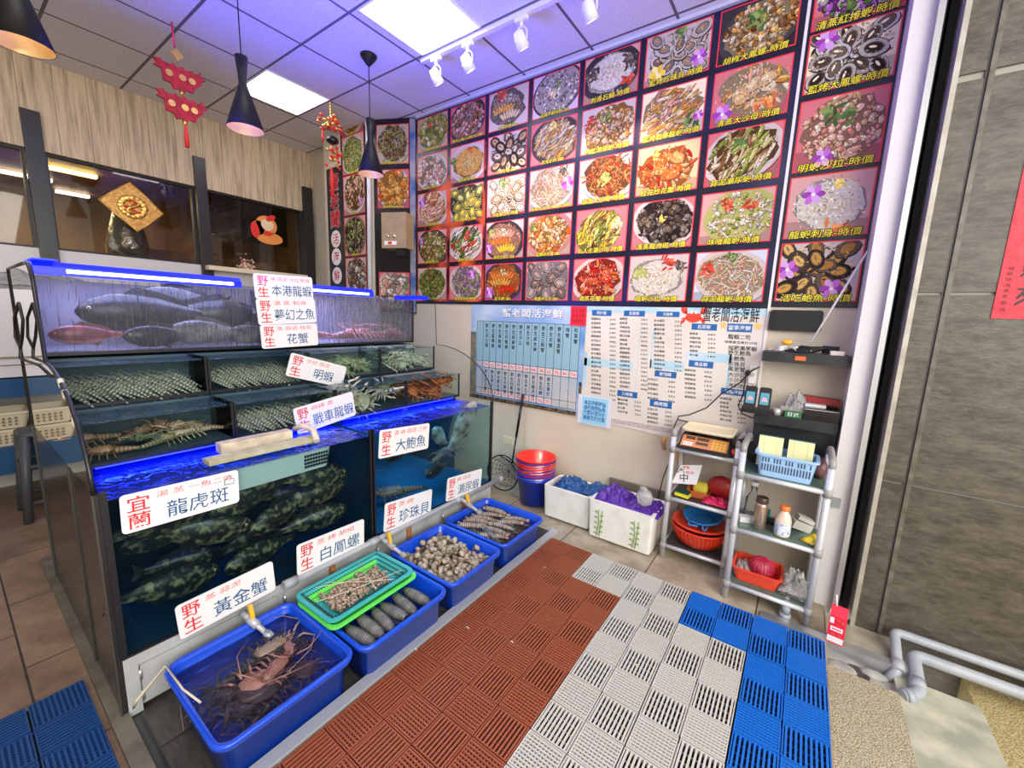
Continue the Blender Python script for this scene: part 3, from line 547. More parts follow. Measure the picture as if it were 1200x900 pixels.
    for k in range(170):
        a_ = rr.uniform(0, 2*PI); r_ = rr.random()**.5*1.0; x = cx+A*r_*math.cos(a_); y = cy+B*r_*math.sin(a_)
        f_ = rr.choice((.12, .3, .6, 1.5, 2.0)); el(x, y, rr.uniform(.0025, .008), rr.uniform(.0012, .0035), rr.uniform(0, 3), sh(rr.choice(cs), f_), 6, .2)
    for g in gar:
        name, gx, gy, gs = g; c0 = PAL[name]
        if name == 'purple' or name == 'yellow' and gs > .04:
            for k in range(6): a = k*PI/3; el(w*gx+gs*.6*math.cos(a), h*gy+gs*.6*math.sin(a), gs*.55, gs*.36, a, c0[k % 3], 10, .05)
            el(w*gx, h*gy, gs*.2, gs*.2, 0, (.85, .75, .7), 8)
        else:
            for k in range(16): el(w*gx+rr.gauss(0, gs*.4), h*gy+rr.gauss(0, gs*.35), gs*.35, gs*.13, rr.uniform(0, PI), sh(rr.choice(c0), rr.uniform(.6, 1.3)), 8, .15)
PK = (.60, .17, .18); LK = (.62, .34, .30); WH = (.55, .47, .42); DKP = (.04, .03, .035); BEI = (.62, .48, .34); TAN = (.50, .34, .20)
# rows from bottom (index 0) to top; captions read from the posters
MAIN = [
 [((WH), WH, 'blobs', ['lime', 'brown', 'green'], [], '炒海瓜子280'), (LK, DKP, 'blobs', ['lime', 'brown', 'cream'], [('purple', .12, .72, .035)], '胡椒蛤蜊250'), (LK, WH, 'strips', ['orange', 'pink', 'cream'], [('purple', .15, .75, .045)], '沙拉蝦球·380'), (TAN, (.55, .50, .42), 'pile', ['cream', 'white', 'pink'], [], '白灼小卷330'), (TAN, (.40, .36, .30), 'pile', ['lime', 'cream', 'lime'], [('red', .45, .75, .04)], '清蒸扇貝·280')],
 [(PK, WH, 'noodle', ['grey', 'purple', 'lime'], [('purple', .72, .75, .04)], '清蒸石斑魚·時價'), (PK, WH, 'strips', ['white', 'red', 'green'], [('dark', .75, .9, .05)], '五味中卷·330'), ((.50, .42, .34), DKP, 'shell', ['lime', 'yellow'], [], '絲瓜蛤蜊(大)480'), (LK, WH, 'mound', ['gold', 'cream', 'lime'], [('red', .58, .85, .035), ('green', .1, .6, .05)], '鳳梨蝦球·380'), (PK, DKP, 'blobs', ['pink', 'grey', 'brown'], [], '鮮魚火鍋(小)680(大)1080')],
 [((.30, .12, .30), DKP, 'fan', ['orange', 'gold', 'red'], [('purple', .12, .2, .05)], '鹽水蝦·380'), ((.62, .52, .46), DKP, 'fan', ['pink', 'orange', 'yellow'], [('lime', .16, .75, .05), ('purple', .08, .28, .04)], '綜合生魚片·350'), (WH, None, 'shell', ['cream', 'white', 'pink'], [('green', .4, .92, .06)], '大生蠔生吃-時價'), (LK, WH, 'shell', ['dark', 'cream', 'brown'], [], '三杯小卷·380'), (WH, None, 'fan', ['grey', 'gold', 'cream'], [('red', .35, .82, .06)], '三杯中卷·330')],
 [(LK, (.20, .16, .18), 'shell', ['grey', 'grey', 'pink'], [], '塔香海瓜子·280'), (BEI, PK, 'blobs', ['gold', 'orange', 'cream'], [('green', .1, .75, .04)], '鹽酥綜合卷·380'), (WH, WH, 'noodle', ['cream', 'white', 'pink'], [('purple', .88, .55, .05), ('dark', .78, .9, .05)], '五味九孔(小)400(中)480'), (PK, (.06, .04, .04), 'strips', ['cream', 'gold', 'cream'], [('yellow', .5, .9, .035)], '月亮蝦餅·380'), ((.60, .48, .60), DKP, 'soup', ['grey', 'white', 'grey'], [('green', .55, .65, .04), ('cream', .45, .5, .05)], '招牌海鮮米粉·780')],
 [(PK, WH, 'crab', ['red', 'orange', 'pink'], [], '清蒸花蟹-時價'), (PK, None, 'strips', ['lime', 'yellow', 'brown'], [('cream', .8, .6, .06)], '私人主選沙母-時價'), (WH, WH, 'noodle', ['brown', 'red', 'orange'], [('lime', .5, .5, .06)], '蒜泥大沙母-時價'), (WH, None, 'blobs', ['gold', 'cream', 'pink'], [('green', .5, .75, .05), ('red', .15, .7, .05)], '椒鹽瀨尿蝦-時價'), (LK, DKP, 'mound', ['white', 'cream', 'white'], [('dark', .15, .65, .07), ('dark', .82, .75, .07), ('red', .82, .3, .06)], '刺身石鯛-時價')],
 [(WH, None, 'mound', ['white', 'cream', 'white'], [('lime', .18, .65, .06), ('red', .7, .85, .06), ('dark', .85, .75, .05)], '龍蝦沙拉-時價'), (PK, WH, 'blobs', ['dark', 'grey', 'dark'], [('yellow', .5, .6, .03)], '清蒸龍虎斑-時價'), ((.78, .52, .28), None, 'crab', ['orange', 'red', 'cream'], [('yellow', .3, .85, .04)], '桂花炒花蟹-時價'), ((.85, .74, .50), None, 'strips', ['cream', 'pink', 'gold'], [('green', .85, .25, .06), ('purple', .93, .3, .03)], '鹽烤戰車龍蝦-時價'), (LK, WH, 'shell', ['white', 'grey', 'gold'], [('purple', .85, .3, .045), ('yellow', .2, .2, .05), ('green', .55, .9, .05)], '鹽烤珍珠貝-時價')],
 [((.55, .58, .70), WH, 'noodle', ['cream', 'white', 'pink'], [('red', .2, .65, .06), ('green', .5, .9, .04)], '蒜泥龍蝦-時價'), (LK, None, 'soup', ['lime', 'cream', 'white'], [('red', .35, .75, .05), ('red', .7, .7, .05)], '味噌龍蝦-時價'), (PK, WH, 'strips', ['brown', 'cream', 'lime'], [('green', .45, .75, .05)], '蒜泥瀨尿蝦-時價'), (PK, None, 'crab', ['cream', 'pink', 'gold'], [('purple', .15, .2, .05), ('orange', .7, .2, .07)], '清蒸大沙母-時價'), (DKP, (.05, .045, .05), 'blobs', ['cream', 'brown', 'gold'], [('green', .5, .7, .07)], '胡椒大鳳螺-時價')],
]
SIDE = [(WH, None, 'shell', ['dark', 'gold', 'dark'], [('purple', .1, .55, .05), ('purple', .7, .2, .05)], '活吃鮑魚-時價'), (LK, None, 'mound', ['white', 'cream', 'white'], [('purple', .3, .7, .05), ('yellow', .6, .85, .035), ('orange', .7, .1, .08)], '龍蝦刺身-時價'),
        (PK, None, 'blobs', ['pink', 'cream', 'pink'], [('green', .45, .75, .08), ('purple', .35, .15, .045)], '明蝦沙拉-時價'), ((.80, .68, .44), None, 'shell', ['white', 'dark', 'cream'], [('purple', .2, .85, .05)], '鹽烤大鳳螺-時價'), (PK, None, 'blobs', ['purple', 'white', 'green'], [], '清蒸紅排蝦-時價')]
mat('poster_navy', (.006, .007, .018), .28, noise=(.012, .02, .085), scale=2.2, lo=.5, hi=.7)
mat('poster_flame', (.006, .006, .015), .28, noise=(.80, .13, .03), scale=3.0, lo=.46, hi=.62)
def photo(parent, O, U, V, w, h, rec, seed, frame='frame_red', cap=.030):
    N = U.cross(V); b = MB(); q = [O, O+U*w, O+U*w+V*h, O+V*h]; t_ = .007
    b.extr([p+N*.0002 for p in q], N*.0004); fr = part('photo_frame', b, frame, parent)
    b = MB(); dish(b, O+U*t_+V*t_+N*.0003, U, V, w-2*t_, h-2*t_, rec, seed); ph = part('dish_photo', b, 'print', parent)
    s = rec[5]; W = min(w*.88, cap*1.12*len(s)*(.72 if any(c.isdigit() for c in s) else .98)); X = (w-W)/2
    b = MB(); text_outline(b, s, O+U*X+V*(-.002), U, V, cap, W, cap*.09, N=N, lift=.0016, off=.0, shear=.12); part('caption_outline', b, 'ink_black', ph)
    b = MB(); text(b, s, O+U*X+V*(-.002), U, V, cap, W, N=N, lift=.0022, off=.004, shear=.12, res=2); part('caption', b, 'caption_yellow', ph)
t = thing('menu_poster', 'large printed menu of thirty five dish photos covering the upper wall', 'poster', (-1.8, YM-.006, 1.66))
b = MB(); b.bb(-3.375, -.212, YM-.006, YM-.0005, 1.655, ZC-.024); part('poster_sheet', b, 'poster_navy', t)
b = MB(); b.bb(-3.375, -2.47, YM-.0064, YM-.0061, 1.68, 3.05); part('flame_print', b, 'poster_flame', t, 'dark print with orange red flames behind the left columns')
RZ = [1.695, 2.055, 2.415, 2.765, 3.112]; RH = [.318, .318, .316, .312, .305]
sd = 0
for ci in range(7):
    for ri in range(5):
        sd += 1; photo(t, Vector((-3.352+.4495*ci, YM-.0066, RZ[ri])), WX, WZ, .410, RH[ri], MAIN[ci][ri], sd, cap=.031 if ci < 4 else .038)
t = thing('menu_poster', 'narrow printed menu of five big dish photos beside the white pilaster', 'poster', (0, YM-.006, 1.66))
b = MB(); b.bb(-.197, .213, YM-.006, YM-.0005, 1.665, ZC-.024); part('poster_sheet', b, 'poster_navy', t)
for ri in range(5): sd += 1; photo(t, Vector((-.182, YM-.0066, [1.70, 2.06, 2.425, 2.835, 3.15][ri])), WX, WZ, .385, [.335, .34, .375, .30, .28][ri], SIDE[ri], sd+50, cap=.043)
b = MB(); b.bb(-.212, -.197, YM-.012, YM-.0005, .0, ZC-.024); struct('trim_6', b, 'white_paint')
# photos and shop sign on the column face
t = thing('menu_poster', 'tall narrow menu of dish photos on the column by the corner', 'poster', (-4.1, 2.796, 1.6))
YC = 2.7995
x0 = onY(386.5, 300, YC).x; x1 = onY(403.5, 300, YC).x; x2 = onY(431.5, 300, YC).x
b = MB(); b.bb(x1+.001, x2, YC-.006, YC-.0005, 1.55, ZC-.02); part('poster_sheet', b, 'poster_navy', t)
COLP = [(LK, WH, 'pile', ['grey', 'white', 'brown'], [], '鹽烤蛤蜊'), (LK, (.20, .16, .12), 'blobs', ['dark', 'lime', 'grey'], [], '炒螺肉·380'), (LK, WH, 'blobs', ['brown', 'cream', 'pink'], [('purple', .8, .3, .03)], '炒花枝·250'), (LK, WH, 'noodle', ['lime', 'green', 'cream'], [], '炒青菜·180'), (PK, WH, 'strips', ['gold', 'orange', 'brown'], [], '炸蝦捲·280')]
for k in range(5):
    z0 = onY(417, 346-k*48.5+[0, 2, 2, 2, 4][k], YC).z; z1 = onY(417, 302-k*48.5+[0, 0, -1, 0, 2][k], YC).z
    sd += 1; photo(t, Vector((x1+.03, YC-.0066, z0)), WX, WZ, x2-x1-.055, z1-z0, COLP[k], sd, cap=.026)
t = thing('vertical_shop_sign', 'tall black vertical shop sign with red writing and white circles at the corner', 'sign', (x0, YC-.004, 1.55))
b = MB(); b.bb(x0, x1-.001, YC-.006, YC-.0005, 1.50, 3.12); part('sign_sheet', b, mat('sign_navy', (.006, .006, .02), .35), t)
b = MB(); b2 = MB(); b3 = MB(); xc = (x0+x1)/2
for ch, py in zip('蟹老闆', (213, 236, 257)):
    b3 = MB(); zc = onY(395, py, YC).z; text_outline(b2, ch, (xc-.085, YC-.0062, zc-.085), WX, WZ, .17, .17, .009); text(b3, ch, (xc-.085, YC-.0068, zc-.085), WX, WZ, .17, .17, off=.007); part('red_character', b3, 'ink_red', t)
for ch, py in zip('活海鮮', (280, 301, 323)):
    b3 = MB(); zc = onY(395, py, YC).z; b2.extr([(xc+.095*math.cos(k*PI/14), YC-.0062, zc+.095*math.sin(k*PI/14)) for k in range(28)], (0, -.0006, 0)); text(b3, ch, (xc-.055, YC-.0072, zc-.06), WX, WZ, .12, .11, off=.007); part('red_character', b3, 'ink_red', t)
part('white_lettering', b2, 'ink_white', t)
# board standing across the corner between column and wall
A0 = Vector((-3.795, 2.80, 0)); A1 = Vector((-3.375, 2.992, 0)); BU = (A1-A0).normalized(); BN = BU.cross(WZ); BW = (A1-A0).length
t = thing('angled_menu_board', 'dark menu board with three dish photos set across the corner', 'sign', A0+WZ*1.6)
b = MB(); b.extr([A0+WZ*1.55, A1+WZ*1.55, A1+WZ*(ZC-.001), A0+WZ*(ZC-.001)], -BN*.02); part('board_panel', b, mat('board_dark', (.010, .010, .012), .25, noise=(.10, .03, .03), scale=3.5, lo=.55, hi=.75), t)
b = MB(); O = A1-BU*.065; b.extr([O+WZ*1.56+BN*.001, O+BU*.06+WZ*1.56+BN*.001, O+BU*.06+WZ*(ZC-.01)+BN*.001, O+WZ*(ZC-.01)+BN*.001], BN*.001); part('blue_margin', b, mat('margin_blue', (.03, .10, .30), .3, noise=(.35, .33, .36), scale=6), t)
for z0, hh, rec in ((3.03, .37, ((.45, .36, .26), (.42, .36, .28), 'noodle', ['brown', 'grey', 'lime'], [], '清蒸龍虎斑(小)·450')), (2.61, .37, (PK, WH, 'pile', ['gold', 'orange', 'gold'], [], '鳳梨蝦球(大)·280')), (1.60, .37, (PK, WH, 'pile', ['white', 'grey', 'pink'], [('green', .9, .6, .04)], '烤牡蠣·時價'))):
    sd += 1; photo(t, A0+BU*.04+WZ*z0+BN*.0005, BU, WZ, BW-.115, hh, rec, sd, cap=.026)
b = MB(); p = onY(434.5, 342, 2.79); b.tube([(p.x, 2.775, p.z-.02), (onY(432, 200, 2.775).x, 2.775, 2.9), (onY(431, 190, 2.775).x, 2.775, ZC)], .020, 10); t = thing('wall_pipe', 'white plastic pipe running up the column beside the pendant lamp', 'pipe', (p.x, 2.775, 1.62)); part('pipe_run', b, 'pipe_white', t)
b = MB(); b.cyl((p.x, 2.775, 1.60), (p.x, 2.775, 1.70), .032, n=12); b.cyl((p.x-.03, 2.775, 1.65), (p.x+.03, 2.775, 1.65), .02, n=10); part('pipe_fitting', b, 'joint_grey', t)
# beige dispenser
c = onY(463, 292, 2.74); x0 = c.x-.115; x1 = c.x+.12; z0 = c.z; 
t = thing('paper_towel_dispenser', 'beige box paper dispenser hanging in front of the dark angled board', 'dispenser', (c.x, 2.74, z0))
Y0 = 2.70; H_ = onY(463, 249, 2.70).z-z0
rz = .38
m3 = Matrix.Rotation(rz, 3, 'Z'); cc = Vector((c.x+.02, 2.76, z0+H_/2))
b = MB(); b.box(cc, (.26, .16, H_), rot=m3); part('dispenser_body', b, mat('beige_metal', (.42, .31, .17), .4, noise=(.34, .25, .14), scale=12), t)
b = MB(); o_ = cc+m3@Vector((-.06, -.0815, -.055)); U_ = m3@WX
for dx in (0, .07): b.lathe([(.016, 0), (.014, .01), (.004, .012)], o_+U_*dx, 12, axis=m3@Vector((0, -1, 0)), cap1=True)
part('control_knob', b, 'chrome', t)
b = MB(); o_ = cc+m3@Vector((-.10, -.081, -.135)); b.extr([o_, o_+U_*.13, o_+U_*.13+WZ*.035, o_+WZ*.035], m3@Vector((0, -.002, 0))); part('label_plate', b, 'ink_white', t)
b = MB(); o_ = cc+m3@Vector((-.06, -.084, -.13)); b.extr([o_, o_+U_*.04, o_+U_*.04+WZ*.025, o_+WZ*.025], m3@Vector((0, -.001, 0))); part('red_badge', b, 'seal_red', t)
b = MB(); b.box(cc+m3@Vector((.05, .0, -H_/2-.03)), (.10, .10, .06), rot=m3); part('outlet_box', b, 'black', t)
# ------------------------------------------------------------------ blue seafood price table poster
t = thing('price_table_poster', 'blue beach printed price table with ruled columns beside the tank', 'poster', (-2, YM-.004, .78))
b = MB(); b.bb(-2.612, -1.425, YM-.004, YM-.0005, .765, 1.654); part('poster_sheet', b, mat('sea_print', (.05, .25, .62), .3, noise=(.50, .62, .80), scale=1.6, stretch=(1, 1, 1.6)), t)
b = MB(); b.bb(-2.612, -1.46, YM-.0055, YM-.0042, .765, .80); b.bb(-1.449, -1.425, YM-.0055, YM-.0042, .765, 1.05); part('dark_margin', b, mat('rock_print', (.01, .01, .012), .4, noise=(.22, .16, .07), scale=30), t)
b = MB(); b.bb(-2.612, -2.545, YM-.0055, YM-.0042, .80, 1.40); part('coast_print', b, mat('coast_print', (.30, .24, .10), .4, noise=(.08, .14, .16), scale=14), t)
tx0, tx1, tz0, tz1 = -2.535, -1.465, .815, 1.505
b = MB(); b.bb(tx0, tx1, YM-.0052, YM-.0042, tz0, tz1); part('table_ground', b, mat('table_ground', (.36, .47, .56), .4, noise=(.56, .54, .50), scale=2.5), t)
b = MB(); b.bb(tx0, tx1, YM-.0054, YM-.00525, 1.135, tz1); part('pale_band', b, mat('pale_band', (.27, .47, .56), .4), t)
b = MB()
def ln(xa, za, xb, zb, y=YM-.006, w_=.003): b.bb(min(xa, xb)-w_/2, max(xa, xb)+w_/2, y, y+.0006, min(za, zb)-w_/2, max(za, zb)+w_/2)
for k in range(15): x = tx0+(tx1-tx0)*k/14; ln(x, tz0, x, tz1)
for z in (tz0, .875, 1.075, 1.135, tz1): ln(tx0, z, tx1, z)
part('table_rules', b, 'ink_black', t)
b = MB(); b4 = MB(); b5 = MB(); names = ['野生波士頓龍蝦', '野生藍龍蝦', '野生青龍蝦', '野生花龍蝦', '野生斑節蝦', '野生沙公', '野生沙母', '野生處女蟳', '野生三點蟹', '野生花蟹', '野生萬里蟹', '旭蟹', '松葉蟹', '帝王蟹', '野生九孔', '野生鮑魚', '大鳳螺', '白鳳螺', '珍珠貝', '海瓜子', '龍虎斑', '石鯛', '青衣', '紅條', '瀨尿蝦', '生蠔']
cw = (tx1-tx0)/14
for k in range(14):
    x = tx0+cw*k
    if k:
        s = names[(k-1) % 26]; n = len(s[:6])
        for i, ch in enumerate(s[:5]): text(b, ch, (x+.024, YM-.006, tz1-.06-.045*i), WX, WZ, .036, .034, off=.007)
        text(b5, ['時價', '78', '65', '75', '80', '70', '75', '68'][k % 8], (x+.018, YM-.0065, 1.09), WX, WZ, .026, .04, off=.007)
        b4.bb(x+.010, x+cw-.010, YM-.0060, YM-.0054, 1.082, 1.128)
        if k < 11:
            s = names[(k+12) % 26]
            for i, ch in enumerate(('野生'+s)[:5]): text(b, ch, (x+.024, YM-.006, 1.02-.041*i), WX, WZ, .033, .032, off=.007)
            b4.bb(x+.010, x+cw-.010, YM-.0060, YM-.0054, .822, .868); text(b5, ['75', '時價', '80', '68', '70'][k % 5], (x+.018, YM-.0065, .830), WX, WZ, .026, .04, off=.007)
part('table_writing', b, 'ink_black', t); part('price_boxes', b4, mat('price_pink', (.80, .62, .62), .5), t); part('price_writing', b5, 'ink_red', t)
b = MB(); text(b, '蟹老闆活海鮮', (-2.24, YM-.0055, 1.545), WX, WZ, .075, .62, off=.007); part('title_shadow', b, mat('title_shadow', (.25, .33, .42), .4), t)
b = MB(); text(b, '蟹老闆活海鮮', (-2.245, YM-.0062, 1.55), WX, WZ, .075, .62, off=.01); part('title', b, 'ink_white', t)
# red handwritten sheet
t = thing('red_notice', 'small red notice taped between the blue table and white menu', 'notice', (-1.49, YM-.008, 1.5))
b = MB(); b.bb(-1.557, -1.420, YM-.0095, YM-.0075, 1.50, 1.652); part('paper', b, 'red_paper', t)
b = MB(); text(b, '本店海鮮\n現撈現煮\n時價請洽', (-1.545, YM-.0100, 1.52), WX, WZ, .115, .11); part('writing', b, mat('dark_red_ink', (.30, .01, .01), .5), t)
# ------------------------------------------------------------------ white menu
t = thing('price_list_poster', 'large white price list with blue headings and a red crab', 'poster', (-.8, YM-.004, .77))
b = MB(); b.extr([(-1.418, YM-.004, .775), (-.2135, YM-.004, .70), (-.2135, YM-.004, 1.655), (-1.418, YM-.004, 1.655)], (0, .0035, 0)); part('poster_sheet', b, mat('menu_print', (.68, .63, .56), .35, noise=(.76, .72, .66), scale=2), t)
b = MB()
for x0, x1, z0, z1 in ((-1.415, -1.02, 1.19, 1.25), (-.99, -.985, .9, 1.5), (-.895, -.66, 1.22, 1.28), (-.66, -.375, 1.30, 1.36), (-1.418, -.215, 1.61, 1.654), (-.895, -.885, 1.22, 1.5), (-.388, -.375, 1.1, 1.36), (-1.418, -1.39, 1.0, 1.3)): b.bb(x0, x1, YM-.0046, YM-.0041, z0, z1)
part('sea_accents', b, mat('sea_light', (.30, .60, .74), .4, noise=(.60, .70, .74), scale=4), t)
b = MB(); b.bb(-1.18, -.40, YM-.0046, YM-.0041, .765, .80); part('sand_print', b, mat('sand_print', (.40, .33, .36), .5, noise=(.62, .55, .50), scale=60), t)
tx = MB()
def mp(x, y): return onY(640+x/4.615, 350+y/4.615, YM)
HEADS = [(250, 62, 355, 92, '熱炒類'), (422, 65, 535, 95, '蒸煮類'), (598, 70, 722, 98, '冷盤類'), (788, 136, 925, 170, '蔬菜類'), (772, 337, 905, 372, '湯品類'), (588, 392, 706, 425, '飯麵類'), (386, 500, 495, 532, '三杯類'), (562, 550, 682, 588, '燒烤類'), (945, 488, 1088, 522, '時價海鮮'), (980, 136, 1115, 180, '當季海鮮')]
for x0, y0, x1, y1, s in HEADS:
    a = mp(x0, (y0+y1)/2); c = mp(x1, (y0+y1)/2); zt = mp((x0+x1)/2, y0).z; zb_ = mp((x0+x1)/2, y1).z
    hd = MB(); ht = MB(); hd.bb(a.x, c.x, YM-.0056, YM-.0047, zb_, zt); text(ht, s, ((a.x+c.x)/2, YM-.006, zb_+.2*(zt-zb_)), WX, WZ, (zt-zb_)*.6, N=Vector((0, -1, 0)), off=.007, center=True); hd_ = part('heading_box', hd, 'heading_blue', t); part('heading_writing', ht, 'ink_white', hd_)
DN = '鹽酥龍珠 椒鹽軟絲 清蒸鮮魚 紅燒鮮魚 三杯中卷 鳳梨蝦球 炒海瓜子 蒜泥鮮蚵 宮保蝦仁 炒水蓮菜 酥炸鮮蚵 薑絲炒螺 蔥爆牛肉 炒山蘇 涼拌海蜇 五味九孔 沙拉龍蝦 鮮蚵煎蛋 蛤蜊絲瓜 味噌魚湯 蛤蜊湯 鮮魚湯 海鮮炒飯 海鮮炒麵 蝦仁炒飯 烤鮮魚 烤大蝦 鹽烤中卷'.split()
PRI = ['250', '200', '280', '300', '180', '350', '時價', '220', '150', '380']; q_ = 0
for x0, x1, y0, y1, n in ((245, 380, 108, 528, 19), (400, 552, 108, 472, 17), (585, 738, 118, 375, 12), (777, 920, 188, 303, 6), (750, 902, 384, 528, 7), (550, 703, 434, 535, 5), (387, 518, 542, 607, 4), (548, 685, 594, 662, 4), (940, 1085, 536, 650, 6)):
    for k in range(n):
        y = y0+(y1-y0)*k/(n-1) if n > 1 else y0; q_ += 1
        a = mp(x0, y); c = mp(x1, y); s = DN[q_ % len(DN)]; hh = abs(mp(x0, y).z-mp(x0, y+13).z)
        text(tx, s, (a.x, YM-.0048, a.z-hh/2), WX, WZ, hh, hh*1.08*len(s), off=.007); s = PRI[q_ % 10]; text(tx, s, (c.x-.05, YM-.0048, a.z-hh/2), WX, WZ, hh*.8, .048, off=.007)
for s, py in (('龍蝦二吃', 204), ('·味噌湯/生魚片/沙拉', 232), ('旭肥瀨尿蝦', 264), ('野生鮑魚', 290), ('大鮑魚', 320), ('珍珠貝', 350), ('萬里蟹', 377), ('大沙公', 408), ('小沙母', 436), ('海釣野生鮮', 466)):
    a = mp(985 if len(s) < 9 else 962, py); hh = .031 if len(s) < 9 else .018; text(tx, s, (a.x, YM-.0048, a.z-hh/2), WX, WZ, hh, hh*1.05*len(s) if len(s) < 9 else .19, off=.007)
a = mp(848, 92); text(tx, '蟹老闆活海鮮', (a.x, YM-.0048, a.z-.038), WX, WZ, .095, mp(1155, 95).x-a.x, off=.007)
part('price_lines', tx, 'ink_black', t)
b = MB()
for px, py in ((960, 143), (1145, 150)):
    c = mp(px, py); b.extr([(c.x+(.030 if k % 2 == 0 else .013)*math.sin(k*PI/5), YM-.0047, c.z+(.030 if k % 2 == 0 else .013)*math.cos(k*PI/5)) for k in range(10)], (0, -.0006, 0))
part('gold_stars', b, mat('star_gold', (.80, .52, .15), .4), t)
c = mp(798, 92); b = MB(); b2 = MB()
def fl(mb, cx_, cz_, a_, b_, rot=0, n=20, y=YM-.0047, col=None): mb.extr([(cx_+a_*math.cos(u)*math.cos(rot)-b_*math.sin(u)*math.sin(rot), y, cz_+a_*math.cos(u)*math.sin(rot)+b_*math.sin(u)*math.cos(rot)) for u in [2*PI*i/n for i in range(n)]], (0, -.0006, 0), col)
fl(b, c.x, c.z-.012, .050, .034)
for sx in (-1, 1):
    fl(b, c.x+sx*.062, c.z+.038, .020, .028, -sx*.4)
    b.extr([(c.x+sx*.045, YM-.0047, c.z+.005), (c.x+sx*.058, YM-.0047, c.z+.02), (c.x+sx*.050, YM-.0047, c.z+.03), (c.x+sx*.036, YM-.0047, c.z+.01)][::sx], (0, -.0006, 0))
    for k in range(3): fl(b, c.x+sx*(.058+.004*k), c.z-.02-.014*k, .020, .005, -sx*(.3+.25*k))
    fl(b2, c.x+sx*.014, c.z+.022, .009, .011, y=YM-.0054)
    b2.extr([(c.x+sx*.062-.008, YM-.0054, c.z+.075), (c.x+sx*.062+.008, YM-.0054, c.z+.075), (c.x+sx*.060, YM-.0054, c.z+.045)], (0, -.0004, 0))
part('crab_mark', b, mat('crab_red', (.78, .06, .03), .4), t); part('crab_highlights', b2, 'ink_white', t)
t = thing('blue_notice', 'pale blue note in a clear sleeve taped under the menu', 'notice', (-1.3, YM-.01, .73))
b = MB(); b.bb(-1.445, -1.155, YM-.0085, YM-.0072, .715, .955); part('clear_sleeve', b, mat('sleeve', (.66, .70, .78), .2), t)
b = MB(); b.bb(-1.405, -1.19, YM-.0098, YM-.0088, .725, .94); part('note_paper', b, mat('note_blue', (.28, .60, .82), .4, noise=(.36, .66, .84), scale=10), t)
b = MB(); text(b, '本店海鮮時價\n請先詢問價格\n代客料理另計\n謝謝您的光臨', (-1.39, YM-.0102, .755), WX, WZ, .16, .185, off=.01); part('note_writing', b, 'heading_blue', t)
# socket plate on the wall by the net
b = MB(); b.bb(-2.19, -2.08, YM-.012, YM-.0005, .385, .45); t = thing('wall_plate', 'blank cream wall plate behind the landing net handle', 'wall plate', (-2.13, YM-.006, .385)); part('plate', b, 'cream_plastic', t)
# ================================================================== LIVE TANKS
TX = -1.90; TY0 = .272; TYM = 1.36; TY1 = 2.45
t = thing('tank_stand', 'long stainless steel stand carrying the fish tanks', 'stand', (-2.6, 1.36, 0))
b = MB(); b.bb(-3.28, TX-.02, TY0+.01, TY1-.01, .02, .235); part('stand_body', b, 'galvanised', t)
b = MB(); b.bb(TX-.022, TX, TY0, TY1, .205, .25); b.bb(TX-.022, TX, TY0, TY0+.04, .008, .205); b.bb(TX-.022, TX, TY1-.04, TY1, .008, .205); b.bb(-3.28, TX-.022, TY0, TY1, .236, .25); part('steel_edge', b, 'steel', t)
for i in range(4):
    y0 = .318+i*.535; b = MB(); b.bb(TX-.019, TX-.006, y0, y0+.50, .035, .198); d = part('access_door', b, 'steel', t)
    b = MB(); [b.cyl((TX-.003, y0-.002, z), (TX-.003, y0-.002, z+.04), .006, n=8) for z in (.05, .14)]; part('hinge', b, 'aluminium', d)
for y in (1.095, 1.615, 2.13):
    b = MB(); b.bb(TX, TX+.010, y-.016, y+.016, .10, .24); part('rusty_bracket', b, mat('rust', (.25, .07, .02), .8, noise=(.45, .20, .07), scale=25), t)
t = thing('seawater_pipe', 'grey plastic water pipe running along the foot of the tanks', 'pipe', (-1.855, 1.5, .26))
b = MB(); b.tube([(-1.862, .86, .262), (-1.862, 2.53, .262)], .017, 12); part('pipe_run', b, 'pipe_grey', t)
b = MB(); b.tube([(-1.862, 2.50, .262), (-1.862, 2.545, .262)], .022, 12); part('pipe_end_cap', b, 'pipe_grey', t)
for y in (.86, 1.33, 2.03): b = MB(); b.tube([(-1.862, y-.03, .262), (-1.862, y+.03, .262)], .022, 12); part('pipe_joint', b, 'pipe_grey', t)
VALV = [(.655, .225, 'water valve pouring into the nearest trough'), (1.375, .262, 'water valve above the teal basket and clam trough'), (2.05, .262, 'water valve over the trough farthest from the camera')]
for y, z, lab in VALV:
    t = thing('water_valve', lab, 'valve', (-1.845, y, z), 'water valves with yellow handles')
    d = Vector((.085, .035, -.055)); p0 = Vector((-1.848 if y > 1 else -1.87, y, z)); b = MB(); b.tube([p0, p0+d*.5, p0+d*.55, p0+d*1.6], [.013, .013, .011, .011], 10); part('spout', b, 'galvanised', t)
    b = MB(); b.cyl(p0+d*.35, p0+d*.85, .018, n=10); b.cyl(p0+d*1.3, p0+d*1.6, .017, n=10); part('valve_body', b, 'joint_grey' if y > 1 else 'galvanised', t)
    c = p0+d*.6+Vector((0, 0, .022)); b = MB(); b.cyl(c-Vector((0, 0, .02)), c+Vector((0, 0, .004)), .007, n=8); b.box(c+Vector((-.014, .0, .024)), (.018, .016, .055), rot=Matrix.Rotation(-.3, 3, 'Y')); part('yellow_handle', b, mat('valve_yellow', (.90, .48, .02), .4), t)
